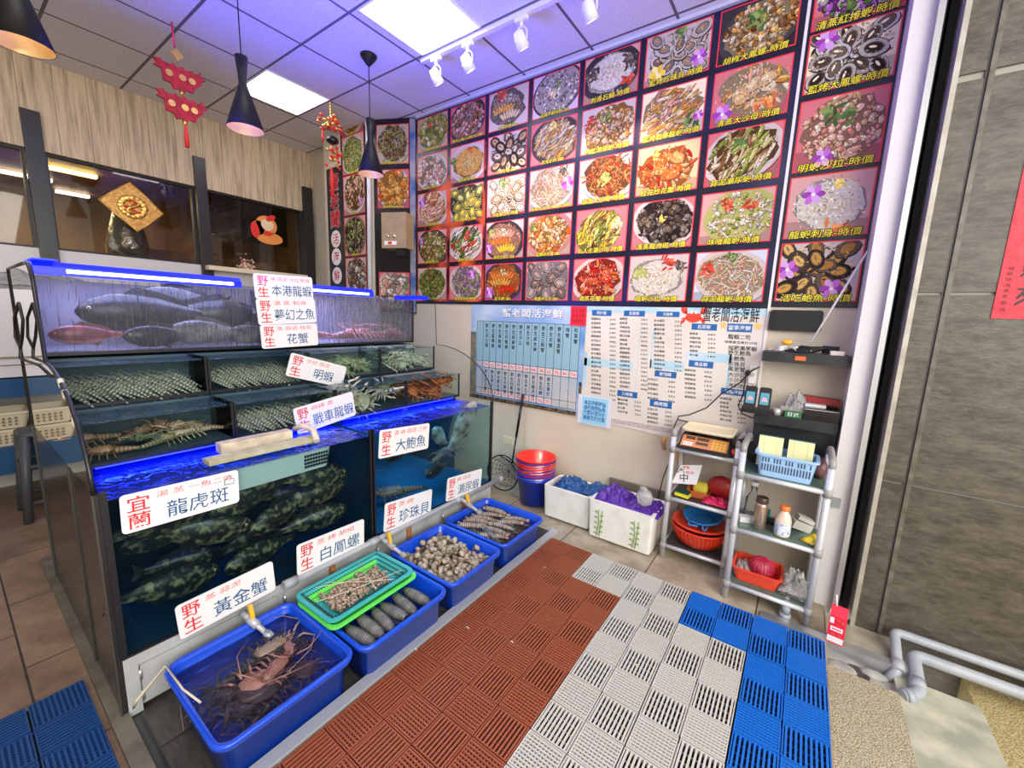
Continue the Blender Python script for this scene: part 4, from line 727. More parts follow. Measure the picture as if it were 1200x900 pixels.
# ---- big tanks
mat('tank_back_dark', (.004, .014, .035), .5, noise=(.008, .05, .11), scale=2.5); mat('tank_back_teal', (.006, .24, .48), .5, noise=(.008, .07, .18), scale=1.7)
def bigtank(y0, y1, back, lab):
    t = thing('seawater_tank', lab, 'fish tank', (-2.5, (y0+y1)/2, .25), 'deep seawater tanks')
    b = MB(); b.bb(TX-.012, TX, y0+.012, y1-.012, .252, .905); part('front_glass', b, 'tank_glass', t)
    b = MB(); b.bb(-2.98, -2.96, y0, y1, .252, .89); b.bb(-2.96, TX-.013, y0+.003, y1-.003, .2505, .262); part('tank_lining', b, back, t)
    b = MB(); 
    for y in (y0+.006, y1-.006): b.bb(TX-.014, TX+.002, y-.010, y+.010, .252, .905)
    b.bb(TX-.014, TX+.002, y0+.016, y1-.016, .252, .262)
    part('silicone_edge', b, 'silicone', t)
    b = MB(); b.bb(-2.955, TX-.014, y0+.016, y1-.016, .266, .862); part('water_body', b, 'water_body', t, stuff=True)
    b = MB(); 
    nx, ny = 18, 44; x0_, x1_ = -2.95, TX-.0125
    b.add([(x0_+(x1_-x0_)*i/nx, y0+.014+(y1-y0-.028)*j/ny, .868) for j in range(ny+1) for i in range(nx+1)], [(j*(nx+1)+i, j*(nx+1)+i+1, (j+1)*(nx+1)+i+1, (j+1)*(nx+1)+i) for j in range(ny) for i in range(nx)], smooth=True)
    single('tank_water', b, 'water_blue', 'rippled blue water surface of the '+('left' if y0 < 1 else 'right')+' deep tank', 'water', kind='stuff')
    b = MB(); b.bb(-2.285, -2.268, y0+.05, y1-.05, .884, .893); single('blue_led_strip', b, 'led_blue', 'blue light strip under the lower tier of the '+('left' if y0 < 1 else 'right')+' tank', 'light')
    light('blue_strip_lamp', 'AREA', (-2.20, (y0+y1)/2, .888), 2.2, (.01, .04, 1), (.03, y1-y0-.1), (0, 0, 0))
    return t
bigtank(TY0, TYM, 'tank_back_dark', 'deep dark seawater tank on the left full of mottled fish')
btr = bigtank(TYM, TY1, 'tank_back_teal', 'deep teal blue seawater tank on the right')
b = MB(); b.bb(-2.9, TX-.02, TYM-.006, TYM+.006, .262, .86); single('tank_divider', b, 'tank_back_dark', 'dark blue panel dividing the two deep tanks', 'divider')
light('tank_fill_right', 'AREA', (-2.12, 1.95, .862), 8, (.25, .75, 1), (.25, .9), (0, 0, 0))  # added fill light for the teal tank, no fixture under the tier
light('tank_fill_left', 'AREA', (-2.12, .75, .862), .8, (.7, .85, .9), (.25, .7), (0, 0, 0))  # weaker added fill for the dark tank, also without a fixture
b = MB(); b.bb(TX-.010, TX-.002, TY1+.002, TY1+.014, .25, .905); b.bb(-2.3, TX-.012, TY1+.002, TY1+.008, .25, .905); part('end_glass', b, 'tank_glass', btr)
b = MB(); b.bb(-2.9, -2.301, TY1+.002, TY1+.008, .252, .89); part('end_lining', b, 'tank_back_dark', btr)
mat('frame_dark_steel', (.10, .095, .085), .3, .6)
# ---- curved side panes
PR = [(-3.28, .905), (-1.905, .905)] + [(-1.91-.001-.62*(1-math.cos(a)), .90+.40*math.sin(a)) for a in [PI/2*k/9 for k in range(1, 10)]] + [(-2.545, 1.62), (-2.56, 1.66), (-2.60, 1.69), (-2.66, 1.70), (-3.28, 1.70)]
for y, lab, m_ in ((.258, 'curved smoked glass end pane of the tanks nearest the dining floor', 'side_glass'), (2.462, 'curved clear glass end pane of the tanks nearest the menu wall', 'thin_glass')):
    t = thing('curved_side_pane', lab, 'glass pane', (-2.6, y, .9))
    b = MB(); b.extr([(x, y-.003, z) for x, z in PR], (0, .006, 0)); part('pane', b, m_, t)
    b = MB(); b.tube([(x, y, z) for x, z in PR[1:]], .0075 if y < 1 else .0035, 6); part('pane_edge', b, 'silicone', t)
    if y < 1:
        b = MB(); b.tube([(-3.28, y, .90), (-3.28, y, 1.70), (-2.66, y, 1.702)], .010, 6); part('rear_frame', b, 'frame_dark_steel', t)
        b = MB(); [b.tube([(x, y, z), (x-.02, y, z+.028)], .0095, 6) for x, z in ((-2.04, 1.12), (-2.16, 1.20), (-2.22, 1.235))]; part('edge_clip', b, mat('clip_pale', (.7, .65, .5), .4), t)
t = thing('metal_side_panel', 'dark metal end panel below the curved pane', 'panel', (-2.6, .262, .01))
b = MB(); b.bb(-3.28, -1.905, .256, .270, .012, .90); part('panel_sheet', b, mat('end_dark', (.030, .026, .022), .18, noise=(.010, .010, .012), scale=2, stretch=(2, 1, .5)), t)
b = MB(); [b.bb(x-.012, x+.012, .250, .2555, .012, .90) for x in (-3.26, -2.32)]; b.bb(-1.917, -1.900, .250, .2555, .012, .90); part('panel_frame', b, mat('frame_dark_steel', (.10, .095, .085), .3, .6), t)
# ---- small tier tanks
def tier(name, xf, xb, y0, y1, z0, z1, lab, grp, back='tank_back_dark', wat='water_teal', fg='tank_glass'):
    t = thing(name, lab, 'fish tank', ((xf+xb)/2, (y0+y1)/2, z0), grp); y0 += .003; y1 -= .003
    b = MB(); b.bb(xf-.006, xf, y0+.006, y1-.006, z0+.014, z1); b.bb(xb+.01, xf-.006, y0, y0+.005, z0+.014, z1); b.bb(xb+.01, xf-.006, y1-.005, y1, z0+.014, z1); part('glass_wall', b, fg, t)
    b = MB(); b.bb(xb, xb+.01, y0, y1, z0, z1); b.bb(xb+.01, xf, y0, y1, z0, z0+.013); part('tank_lining', b, back, t)
    b = MB(); b.bb(xf-.007, xf+.003, y0-.001, y0+.008, z0, z1); b.bb(xf-.007, xf+.003, y1-.008, y1+.001, z0, z1); b.bb(xf, xf+.003, y0+.008, y1-.008, z0, z0+.016); part('silicone_edge', b, 'silicone', t)
    if wat:
        b = MB(); zt = z1-.012; nx, ny = 8, 14; b.add([(xb+.011+(xf-.007-xb-.011)*i/nx, y0+.006+(y1-y0-.012)*j/ny, zt) for j in range(ny+1) for i in range(nx+1)], [(j*(nx+1)+i, j*(nx+1)+i+1, (j+1)*(nx+1)+i+1, (j+1)*(nx+1)+i) for j in range(ny) for i in range(nx)], smooth=True)
        part('water', b, wat, t, stuff=True)
    return t
mat('lining_murky', (.05, .10, .12), .5, noise=(.02, .05, .07), scale=3); mat('lining_pale', (.26, .30, .30), .5, noise=(.12, .17, .19), scale=3); mat('lining_violet', (.20, .19, .27), .5, noise=(.36, .33, .36), scale=2.2)
YS = [TY0, .82, TYM, 1.90, TY1]
L2 = ['upper tier tank at the left end with striped prawns', 'upper tier tank of striped prawns beside the tilted prawn sign', 'upper tier tank of green crabs behind the tilted prawn sign', 'upper tier tank heaped with pale green crabs beside the beige wall']
L3 = ['lower tier tank at the left end holding lobsters over the blue water', 'lower tier tank of striped prawns left of the long lobster sign', 'lower tier tank of pale crabs right of the long lobster sign', 'lower tier tank of orange crabs beside the beige wall']
for k in range(4):
    tier('tier_tank', -2.54, -2.80, YS[k], YS[k+1], 1.092, 1.285, L2[k], 'small tanks of the upper tier', 'lining_murky' if k < 2 else 'lining_pale')
    tier('tier_tank', -2.25, -2.535, YS[k], YS[k+1], .896, 1.085, L3[k], 'small tanks of the lower tier', 'lining_murky' if k < 3 else 'lining_pale')
tier('top_tank', -2.80, -3.26, TY0, TYM, 1.30, 1.66, 'top tank with dark fish under the long blue lamp', 'top tanks', 'lining_violet', None, 'wet_glass')
tier('top_tank', -2.80, -3.26, TYM, TY1, 1.30, 1.66, 'top tank of pink lobsters under the short blue lamp', 'top tanks', 'lining_violet', None, 'wet_glass')
b = MB(); b.bb(-3.26, -2.82, TY0+.01, TY1-.01, 1.09, 1.285); b.bb(-3.26, -2.56, TY0+.01, TY1-.01, .906, 1.085); single('tier_shelf', b, 'tank_back_dark', 'dark stepped shelf supporting the tank tiers', 'shelf')
b = MB(); b.bb(-3.28, -3.265, .85, 2.44, .95, 1.70); single('tank_back_panel', b, mat('back_panel', (.22, .22, .24), .4), 'grey back panel behind the top tanks', 'panel')
for y0, y1, ly0, ly1, lab in ((.285, 1.10, .385, 1.055, 'long bright blue tank lamp with white tube on the left'), (1.36, 2.02, 1.40, 1.975, 'short bright blue tank lamp beside the stacked signs')):
    t = thing('tank_lamp', lab, 'lamp', (-2.8, (y0+y1)/2, 1.67), 'blue tank lamps')
    b = MB(); b.rings([[(-2.90, y, 1.668), (-2.765, y, 1.668), (-2.765, y, 1.700), (-2.785, y, 1.722), (-2.90, y, 1.722)] for y in (y0, y1)], smooth=False); part('lamp_housing', b, 'blue_housing', t)
    b = MB(); b.bb(-2.764, -2.757, ly0, ly1, 1.676, 1.692); part('light_tube', b, 'led_tube', t)
    light('tank_lamp_light', 'AREA', (-3.0, (y0+y1)/2, 1.655), 4.5, (.50, .52, 1), (.25, y1-y0), (0, 0, 0))
for y, lab in ((.33, 'blue end cap'), (2.38, 'blue end cap')):
    b = MB(); b.bb(-2.90, -2.60, y-.055, y+.055, 1.665, 1.695) if y > 1 else b.bb(-2.90, -2.66, y-.055, y+.02, 1.72, 1.726)
    single('lamp_cover', b, 'blue_housing', 'glowing blue cover plate at the '+('menu wall' if y > 1 else 'dining floor')+' end of the top tanks', 'cover')
# black cable loop outside the smoked pane
b = MB(); b.tube([onY(px, py, .235) for px, py in ((22, 355), (17, 372), (18, 395), (24, 408), (24, 420), (34, 424), (46, 428))]+[(-2.35, .25, 1.26)], .006, 6); b.tube([onY(px, py, .235) for px, py in ((22, 355), (27, 375), (26, 395), (24, 408))], .006, 6); single('cable_loop', b, 'cable_black', 'black cable loop hanging on the outside of the smoked pane', 'cable')
# ------------------------------------------------------------------ creatures
def sc_(c, f): return tuple(max(0, min(1, v*f)) for v in c)
mat('grouper_skin', (.012, .012, .010), .3, noise=(.26, .23, .12), scale=34, detail=3, lo=.50, hi=.66)
mat('dark_skin', (.006, .006, .007), .3, noise=(.05, .048, .045), scale=16, detail=5, lo=.48, hi=.75)
mat('pale_skin', (.07, .07, .065), .3, noise=(.42, .40, .36), scale=13, detail=5, lo=.38, hi=.66)
def fish(L, c1, c2, name='grouper', lab='', grp=None, mott=9, skin='flesh'):
    t = thing(name, lab, 'fish', (0, 0, 0), grp); b = MB(); n = 20; rs = []; cols = []
    prof = [(.0, .015), (.03, .06), (.10, .115), (.22, .16), (.38, .175), (.55, .15), (.70, .10), (.82, .06), (.90, .045), (.93, .05)]
    P_ = []
    for i in range(len(prof)-1):
        for u in (0, .34, .67): P_.append((prof[i][0]+(prof[i+1][0]-prof[i][0])*u, prof[i][1]+(prof[i+1][1]-prof[i][1])*u))
    P_.append(prof[-1])
    for s, h in P_: rs.append([Vector((L*(s-.45), L*h*.55*math.cos(2*PI*k/n), L*h*(1.0*math.sin(2*PI*k/n)) )) for k in range(n)])
    o = len(b.v)
    for r in rs: b.v += [tuple(p) for p in r]
    for k in range(len(rs)-1):
        for i in range(n):
            j = (i+1) % n; q = rs[k][i]; v = mnoise.noise(q*(mott/L)); belly = math.sin(2*PI*(i+.5)/n)
            c = c1 if v > .02 else c2
            if belly < -.55: c = tuple(x*.6+y*.4 for x, y in zip(c, (.6, .58, .5)))
            b.f.append((o+k*n+i, o+k*n+j, o+(k+1)*n+j, o+(k+1)*n+i)); b.c.append(c); b.sm.append(True)
    part('body', b, skin, t)
    b = MB(); b.col = sc_(c2, .8); b.extr([(L*.46, -.003*1, -.03*L), (L*.58, -.003, -.11*L), (L*.555, -.003, 0), (L*.58, -.003, .11*L), (L*.46, -.003, .03*L)], (0, .006, 0)); part('tail_fin', b, 'flesh', t)
    b = MB(); b.col = sc_(c2, .7); b.extr([(-.18*L, -.003, .14*L), (-.05*L, -.003, .235*L), (.12*L, -.003, .20*L), (.30*L, -.003, .13*L), (.36*L, -.003, .05*L), (.1*L, -.003, .12*L)], (0, .006, 0)); b.extr([(.02*L, -.003, -.13*L), (.14*L, -.003, -.20*L), (.24*L, -.003, -.07*L)], (0, .006, 0)); part('fin', b, 'flesh', t)
    b = MB(); b.col = (.9, .75, .3); [b.ell((-.37*L, s*.052*L, .035*L), (.016*L, .008*L, .016*L), nu=8, nv=5) for s in (-1, 1)]; b.col = (.01, .01, .01); [b.ell((-.372*L, s*.058*L, .036*L), (.009*L, .006*L, .009*L), nu=8, nv=5) for s in (-1, 1)]; part('eye', b, 'flesh', t)
    return t
def shrimp_mesh(name, L, c1, c2, nseg=9, fat=.085, curl=.25, ant=.5, legs=True, seed=0):
    """prawn lying on its side along x, head at -x"""
    rr = random.Random(seed); b = MB(); pts = []; rad = []; cols = []
    N_ = nseg*2
    for i in range(N_+1):
        s = i/N_; a = curl*s*s*3; x = L*(s-.45); y = -L*.18*curl*4*s*s*.5
        w_ = fat*L*(math.sin(PI*min(1, .12+.75*s))**.6)*(1-.55*s)*(1.08 if i % 2 == 0 else .96); pts.append(Vector((x, y, fat*L*.8))); rad.append(max(w_, .008*L)); cols.append(c1 if i % 2 == 0 else c2)
    rad[0] = .02*L
    o = b.tube(pts, rad, 8, col=cols)
    e = pts[-1]; b.col = sc_(c2, .9)
    for a in (-.5, 0, .5): b.ell(e+Vector((.05*L*math.cos(a), .05*L*math.sin(a), 0)), (.05*L, .018*L, .006*L), Matrix.Rotation(a, 3, 'Z'), 6, 4)
    b.col = sc_(c1, 1.1)
    if legs:
        for k in range(5): x = L*(-.32+.11*k); p = Vector((x, .04*L, fat*L*.7)); b.tube([p, p+Vector((.02*L, .085*L, -.02*L)), p+Vector((-.01*L, .14*L, -.05*L))], .005*L+.0004, 4, caps=False)
    for s in (-1, 1):
        p = pts[0]; b.tube([p, p+Vector((-.15*L, s*.05*L, .05*L)), p+Vector((-.30*L*ant*2, s*.12*L, .03*L)), p+Vector((.1*L, s*.30*L*ant*2, .02*L))], .0035*L+.0003, 4, caps=False)
    b.col = (.01, .01, .01); [b.ell(pts[0]+Vector((.03*L, s*.03*L, .03*L)), (.012*L,)*3, nu=6, nv=4) for s in (-1, 1)]
    o = link(name, b, 'flesh', (0, 0, 0)); return o
def crab_thing(L, c1, c2, lab, grp=None, name='crab', spiny=False, seed=0):
    rr = random.Random(seed); t = thing(name, lab, 'crab', (0, 0, 0), grp); b = MB(); n = 20; rs = []
    prof = [(.0, .0), (.5, .03), (.85, .09), (1, .15), (.9, .22), (.6, .27), (.25, .30), (.02, .305)]
    pp = [(r*L*.5, z*L*.95) for r, z in prof]
    rs = [[Vector((r*(1.15+.06*math.cos(3*a)+(.05*(-1)**k if spiny else 0))*math.cos(a), r*.95*math.sin(a), z+.02*L)) for k, a in enumerate([2*PI*i/n for i in range(n)])] for r, z in pp]
    cols = [c2, c2, c2, c1, sc_(c1, .8), c1, sc_(c1, 1.3), c1]; b.rings(rs, col=cols)
    if spiny:
        for k in range(46):
            a = rr.uniform(0, 2*PI); q = rr.uniform(.1, .95); p = Vector((q*L*.55*math.cos(a), q*L*.46*math.sin(a), .02*L+.28*L*(1-q*q*.55))); b.cyl(p, p+Vector((.1*math.cos(a), .1*math.sin(a), .5))*.10*L, .012*L, .001, 5, col=sc_(c1, 1.35))
    part('shell', b, 'flesh', t)
    for s in (-1, 1):
        for k in range(4):
            a = math.radians(-28+26*k); r0 = Vector((s*L*.48*math.cos(a), L*.35*math.sin(a), .08*L)); d = Vector((s*math.cos(a), math.sin(a)*1.1, 0)).normalized(); j = rr.uniform(.85, 1.1)
            b = MB(); b.tube([r0, r0+d*.28*L*j+Vector((0, 0, .14*L)), r0+d*.52*L*j+Vector((0, 0, .06*L)), r0+d*.70*L*j-Vector((0, 0, .05*L))], [.045*L, .038*L, .026*L, .008*L], 6, col=[c1, c2, c1, sc_(c2, 1.2)]); part('leg', b, 'flesh', t)
        b = MB(); r0 = Vector((s*L*.30, -L*.38, .10*L)); el = r0+Vector((s*.22*L, -.16*L, .06*L)); wr = el+Vector((-s*.12*L, -.22*L, -.02*L)); b.tube([r0, el, wr], [.045*L, .055*L, .04*L], 7, col=[c1, c2, c1]); b.ell(wr+Vector((-s*.04*L, -.09*L, 0)), (.06*L, .13*L, .055*L), None, 9, 6, col=sc_(c1, 1.2)); b.tube([wr+Vector((-s*.02*L, -.17*L, .0)), wr+Vector((-s*.10*L, -.28*L, .0))], [.03*L, .005*L], 6, col=c2); part('claw', b, 'flesh', t)
    return t
def lobster_thing(L, c1, c2, lab, grp=None, seed=0, ant=1.0):
    rr = random.Random(seed); t = thing('spiny_lobster', lab, 'lobster', (0, 0, 0), grp)
    b = MB(); b.tube([(-.48*L, 0, .08*L), (-.44*L, 0, .09*L), (-.34*L, 0, .10*L), (-.2*L, 0, .11*L), (-.08*L, 0, .10*L), (-.03*L, 0, .09*L)], [.02*L, .055*L, .085*L, .105*L, .10*L, .08*L], 12, col=[c2, c1, c1, c1, sc_(c1, .8), c2])
    for k in range(34): x = rr.uniform(-.45, -.05)*L; a = rr.uniform(.2, PI-.2); p = Vector((x, .09*L*math.cos(a), .10*L+.09*L*math.sin(a))); b.cyl(p, p+Vector((-.03*L, .03*L*math.cos(a), .035*L*math.sin(a))), .010*L, .001, 5, col=sc_(c1, 1.5))
    part('carapace', b, 'flesh', t)
    b = MB(); pts = []; rad = []; cols = []
    for i in range(13): s = i/12; pts.append(Vector((-.03*L+.42*L*s, .05*L*math.sin(s*2), .085*L-.03*L*s))); rad.append((.085-.045*s)*L*(1.07 if i % 2 == 0 else .93)); cols.append(c1 if i % 2 else c2)
    b.tube(pts, rad, 12, col=cols); part('abdomen', b, 'flesh', t)
    b = MB(); b.col = sc_(c2, 1.1); e = pts[-1]
    for a in (-.8, -.4, 0, .4, .8): b.ell(e+Vector((.07*L*math.cos(a), .07*L*math.sin(a), -.01*L)), (.075*L, .03*L, .008*L), Matrix.Rotation(a, 3, 'Z'), 8, 5)
    part('tail_fan', b, 'flesh', t)
    for s in (-1, 1):
        for k in range(5):
            r0 = Vector((-.38*L+.075*k*L, s*.08*L, .07*L)); d = Vector((-.25+.16*k, s, 0)).normalized(); b = MB(); b.tube([r0, r0+d*.16*L+Vector((0, 0, .06*L)), r0+d*.27*L+Vector((0, 0, -.01*L)), r0+d*.34*L-Vector((0, 0, .06*L))], [.018*L, .016*L, .012*L, .003*L], 6, col=[c1, sc_(c2, 1.4), c1, c2]); part('leg', b, 'flesh', t)
        b = MB(); r0 = Vector((-.45*L, s*.04*L, .11*L)); b.tube([r0, r0+Vector((-.10*L, s*.06*L, .08*L)), r0+Vector((-.2*L, s*.16*L, .20*L*ant)), r0+Vector((-.05*L, s*.38*L, .30*L*ant)), r0+Vector((.35*L, s*.55*L, .25*L*ant))], [.02*L, .014*L, .008*L, .005*L, .002*L], 6, col=sc_(c1, 1.3)); part('antenna', b, 'flesh', t)
    return t
def rot(rx=0, ry=0, rz=0): return (rx, ry, rz)
rr = random.Random(21)
# groupers of the left deep tank
g0 = fish(.40, (.16, .13, .04), (.012, .011, .012), 'grouper', 'mottled dark grouper crowded in the left deep tank', 'mottled groupers in the left deep tank', 13, skin='grouper_skin')
k = 0; gp = []
for row, (x, z) in enumerate(((-2.06, .38), (-2.10, .52), (-2.08, .65), (-2.30, .33), (-2.34, .50), (-2.36, .66))):
    for j in range(3):
        y = .50+.32*j+(.12 if row % 2 else 0)+rr.uniform(-.03, .03)
        if y > 1.14: y = 1.14
        g = g0 if k == 0 else copy_tree(g0); k += 1
        put(g, (x+rr.uniform(-.03, .03), y, z+rr.uniform(-.03, .03)), (rr.uniform(-.2, .2), rr.uniform(-.3, .15), PI/2*(1 if rr.random() < .5 else -1)+rr.uniform(-.25, .25)), rr.uniform(.85, 1.1))
for nm, L, c1, c2, lab, loc, ro in (('sea_bream', .22, (.12, .11, .10), (.03, .03, .03), 'small dark fish swimming under the abalone sign', (-2.02, 1.63, .66), (0, 0, PI/2+.1)), ('sea_bream', .44, (.42, .42, .40), (.10, .10, .11), 'large grey and white fish at the right end of the teal tank', (-2.02, 2.24, .74), (.0, 1.0, -PI/2-.3)),
        ('sea_bream', .36, (.30, .30, .29), (.06, .06, .06), 'grey fish behind the large one in the teal tank', (-2.2, 2.18, .62), (.0, .6, PI/2+.4)), ('sea_bream', .34, (.20, .18, .16), (.07, .06, .05), 'brown fish lying low in the teal tank', (-2.1, 2.05, .42), (.3, .1, PI/2+.3))):
    put(fish(L, c1, c2, nm, lab, None, 8, 'pale_skin' if c1[0] > .25 else 'dark_skin'), loc, ro)
lb = lobster_thing(.36, (.22, .12, .08), (.08, .04, .03), 'brown lobster resting on the floor of the teal tank behind the signs', seed=4); put(lb, (-2.15, 1.78, .30), (0, 0, 1.2)); lb = lobster_thing(.34, (.24, .14, .10), (.08, .05, .04), 'brown lobster near the right end of the teal tank floor', seed=5); put(lb, (-2.12, 2.12, .48), (.2, 0, -1.4))
# fish of the top left tank
for nm, L, c1, c2, lab, loc, ro in (('grouper', .60, (.035, .032, .03), (.008, .008, .009), 'huge dark grouper in the middle of the top left tank', (-3.02, .70, 1.50), (0, 0, PI/2)), ('grouper', .56, (.05, .045, .04), (.01, .01, .011), 'huge dark grouper at the right of the top left tank', (-3.04, 1.05, 1.50), (0, 0, -PI/2-.1)), ('grouper', .50, (.04, .04, .04), (.01, .01, .011), 'dark grouper behind the two huge ones in the top left tank', (-3.12, .88, 1.57), (0, 0, PI/2)), ('grouper', .34, (.17, .12, .08), (.06, .045, .035), 'brown fish low in the middle of the top left tank', (-2.89, .72, 1.38), (0, 0, PI/2+.1)),
        ('red_snapper', .28, (.48, .10, .10), (.30, .06, .07), 'red fish in the lower left corner of the top tank', (-2.90, .44, 1.39), (0, 0, PI/2)), ('sea_bream', .34, (.40, .38, .30), (.26, .25, .20), 'pale silver fish low beside the stacked signs', (-2.88, 1.19, 1.385), (0, 0, PI/2)), ('sea_bream', .40, (.26, .25, .24), (.16, .16, .15), 'grey fish below the dark grouper in the top tank', (-2.90, .94, 1.40), (0, 0, PI/2-.05))):
    put(fish(L, c1, c2, nm, lab, None, 7, 'flesh' if 'red fish' in lab else 'pale_skin' if c1[0] > .2 else 'dark_skin'), loc, ro)
for i, (y, z, rz, lab) in enumerate(((1.62, 1.345, 1.2, 'pink lobster right beside the stacked signs in the top tank'), (1.87, 1.34, -1.4, 'pink lobster in the middle of the top right tank'), (2.10, 1.345, 1.7, 'pink lobster third from the signs in the top right tank'), (2.28, 1.34, -1.1, 'pink lobster at the wall end of the top right tank'))):
    put(lobster_thing(.36, (.70, .30, .26), (.48, .20, .22), lab, 'pink lobsters of the top tank', seed=i+9, ant=.7), (-2.93, y, z), (0, 0, rz))
# prawns in the tiers
def scatter(proto, n, x0, x1, y0, y1, z0, z1, rzf, grp, lab, cat, tilt=.3, smin=.85, smax=1.15):
    proto['label'] = lab; proto['category'] = cat; proto['group'] = grp
    for k in range(n):
        o = proto if k == 0 else copy_tree(proto)
        put(o, (rr.uniform(x0, x1), rr.uniform(y0, y1), rr.uniform(z0, z1)), (rr.uniform(-tilt, tilt), rr.uniform(-tilt, tilt), rzf()), rr.uniform(smin, smax))
pw = (.40, .38, .28); pd = (.05, .07, .06)
for (xf, y0, y1, z0, lab, grp) in ((-2.54, .30, .80, 1.108, 'striped prawn in the upper tier tank at the left end', 'striped prawns of the left end upper tank'), (-2.54, .85, 1.33, 1.108, 'striped prawn in the upper tank beside the tilted prawn sign', 'striped prawns left of the prawn sign'), (-2.25, .85, 1.33, .912, 'striped prawn in the lower tier tank left of the lobster sign', 'striped prawns of the lower tier')):
    s0 = shrimp_mesh('prawn', .15, pw, pd, seed=3, ant=.3); s0['label'] = lab; s0['category'] = 'prawn'; s0['group'] = grp; n = 15
    for k in range(n*3):
        o = s0 if k == 0 else copy_tree(s0); r_ = k//n; u = (k % n+.5)/n
        put(o, (xf-.035-.035*(r_ % 3)-rr.uniform(0, .02), y0+.03+(y1-y0-.06)*u, z0+.004+.016*r_+rr.uniform(0, .006)+.02), (rr.uniform(1.2, 1.7), .55+rr.uniform(-.2, .2), PI/2-.5+rr.uniform(-.3, .3)), rr.uniform(.75, .95))
c0 = crab_thing(.085, (.34, .42, .22), (.50, .50, .34), '', seed=2)
scatter(c0, 24, -2.74, -2.59, 1.42, 1.86, 1.125, 1.20, lambda: rr.uniform(0, 6.28), 'green crabs behind the prawn sign', 'small green crab heaped in the upper tank behind the prawn sign', 'crab', .5)
c0 = crab_thing(.08, (.44, .50, .36), (.62, .62, .50), '', seed=3)
scatter(c0, 34, -2.74, -2.585, 1.95, 2.40, 1.125, 1.245, lambda: rr.uniform(0, 6.28), 'pale crabs at the wall end of the upper tier', 'small pale green crab in the upper tank nearest the beige wall', 'crab', .7)
c0 = crab_thing(.12, (.44, .42, .28), (.66, .64, .54), '', seed=4)
scatter(c0, 15, -2.45, -2.32, 1.44, 1.85, .92, 1.02, lambda: rr.uniform(0, 6.28), 'pale crabs of the lower tier', 'pale crab in the lower tank right of the lobster sign', 'crab', .9)
c0 = crab_thing(.085, (.50, .15, .04), (.30, .08, .03), '', seed=5)
scatter(c0, 34, -2.47, -2.295, 1.95, 2.40, .925, 1.03, lambda: rr.uniform(0, 6.28), 'orange crabs of the lower tier', 'small orange brown crab in the lower tank nearest the beige wall', 'crab', .7)
for i, (y, z, rz, c1, lab) in enumerate(((.40, .912, 1.3, (.40, .22, .12), 'brown lobster at the left end of the lower tier'), (.55, .915, -1.2, (.30, .28, .16), 'olive lobster second from the left in the lower tier'), (.70, .93, 1.7, (.62, .52, .34), 'pale lobster with long antennae in the lower tier'), (.60, .97, .4, (.35, .2, .14), 'brown lobster on top of the others in the lower tier'), (.36, .96, 1.6, (.42, .25, .15), 'small brown lobster against the left end glass of the lower tier'), (.47, .96, -1.0, (.28, .16, .10), 'dark brown lobster near the middle of the left end lower tank'), (.66, .965, 2.2, (.45, .32, .20), 'tan lobster upper right in the left end lower tank'), (.75, .93, .9, (.34, .2, .12), 'brown lobster at the right side of the left end lower tank'), (.52, .94, 2.6, (.2, .26, .14), 'greenish lobster low in the left end lower tank'))):
    put(lobster_thing(.20, c1, sc_(c1, .45), lab, 'lobsters of the lower tier', seed=i+20, ant=.5), (-2.35-.018*i if i < 5 else -2.33-.012*i, y, z), (0, 0, rz))
b = MB()
for y in (.30, .75, 1.30): pass
# white mesh basket floating in the left deep tank
t = thing('floating_basket', 'pale perforated plastic basket floating behind the grouper sign', 'basket', (-2.03, .9, .74))
cx, cy = -2.03, .88
b = MB(); r0 = rr3(cx, cy, .17, .50, .035, .755); r1 = rr3(cx, cy, .19, .54, .04, .868); r2 = rr3(cx, cy, .18, .53, .035, .868); r3 = rr3(cx, cy, .16, .49, .03, .765)
b.rings([r0, r1, r2, r3], smooth=False); part('basket_body', b, mat('basket_white', (.60, .68, .66), .45), t)
b = MB()
for i in range(9):
    for j in range(4): b.bb(cx+.094, cx+.0975, 1.00+i*.014-.005, 1.00+i*.014+.005, .775+j*.018, .787+j*.018)
part('perforation', b, 'ink_black', t)
b = MB(); b.bb(cx-.035, cx+.04, .62, 1.10, .880, .90); part('floating_board', b, mat('foam_yellowed', (.62, .58, .36), .7, noise=(.40, .38, .20), scale=12), t)
b = MB(); b.tube([(cx+.06, 1.08, .89), (cx+.0, 1.10, .93), (cx-.06, 1.08, .95), (cx-.10, 1.05, .93)], .016, 7); b.bb(cx-.12, cx-.06, .70, 1.02, .89, .935); part('foam_strip', b, mat('foam_cream', (.75, .65, .48), .8, noise=(.5, .42, .3), scale=20), t)
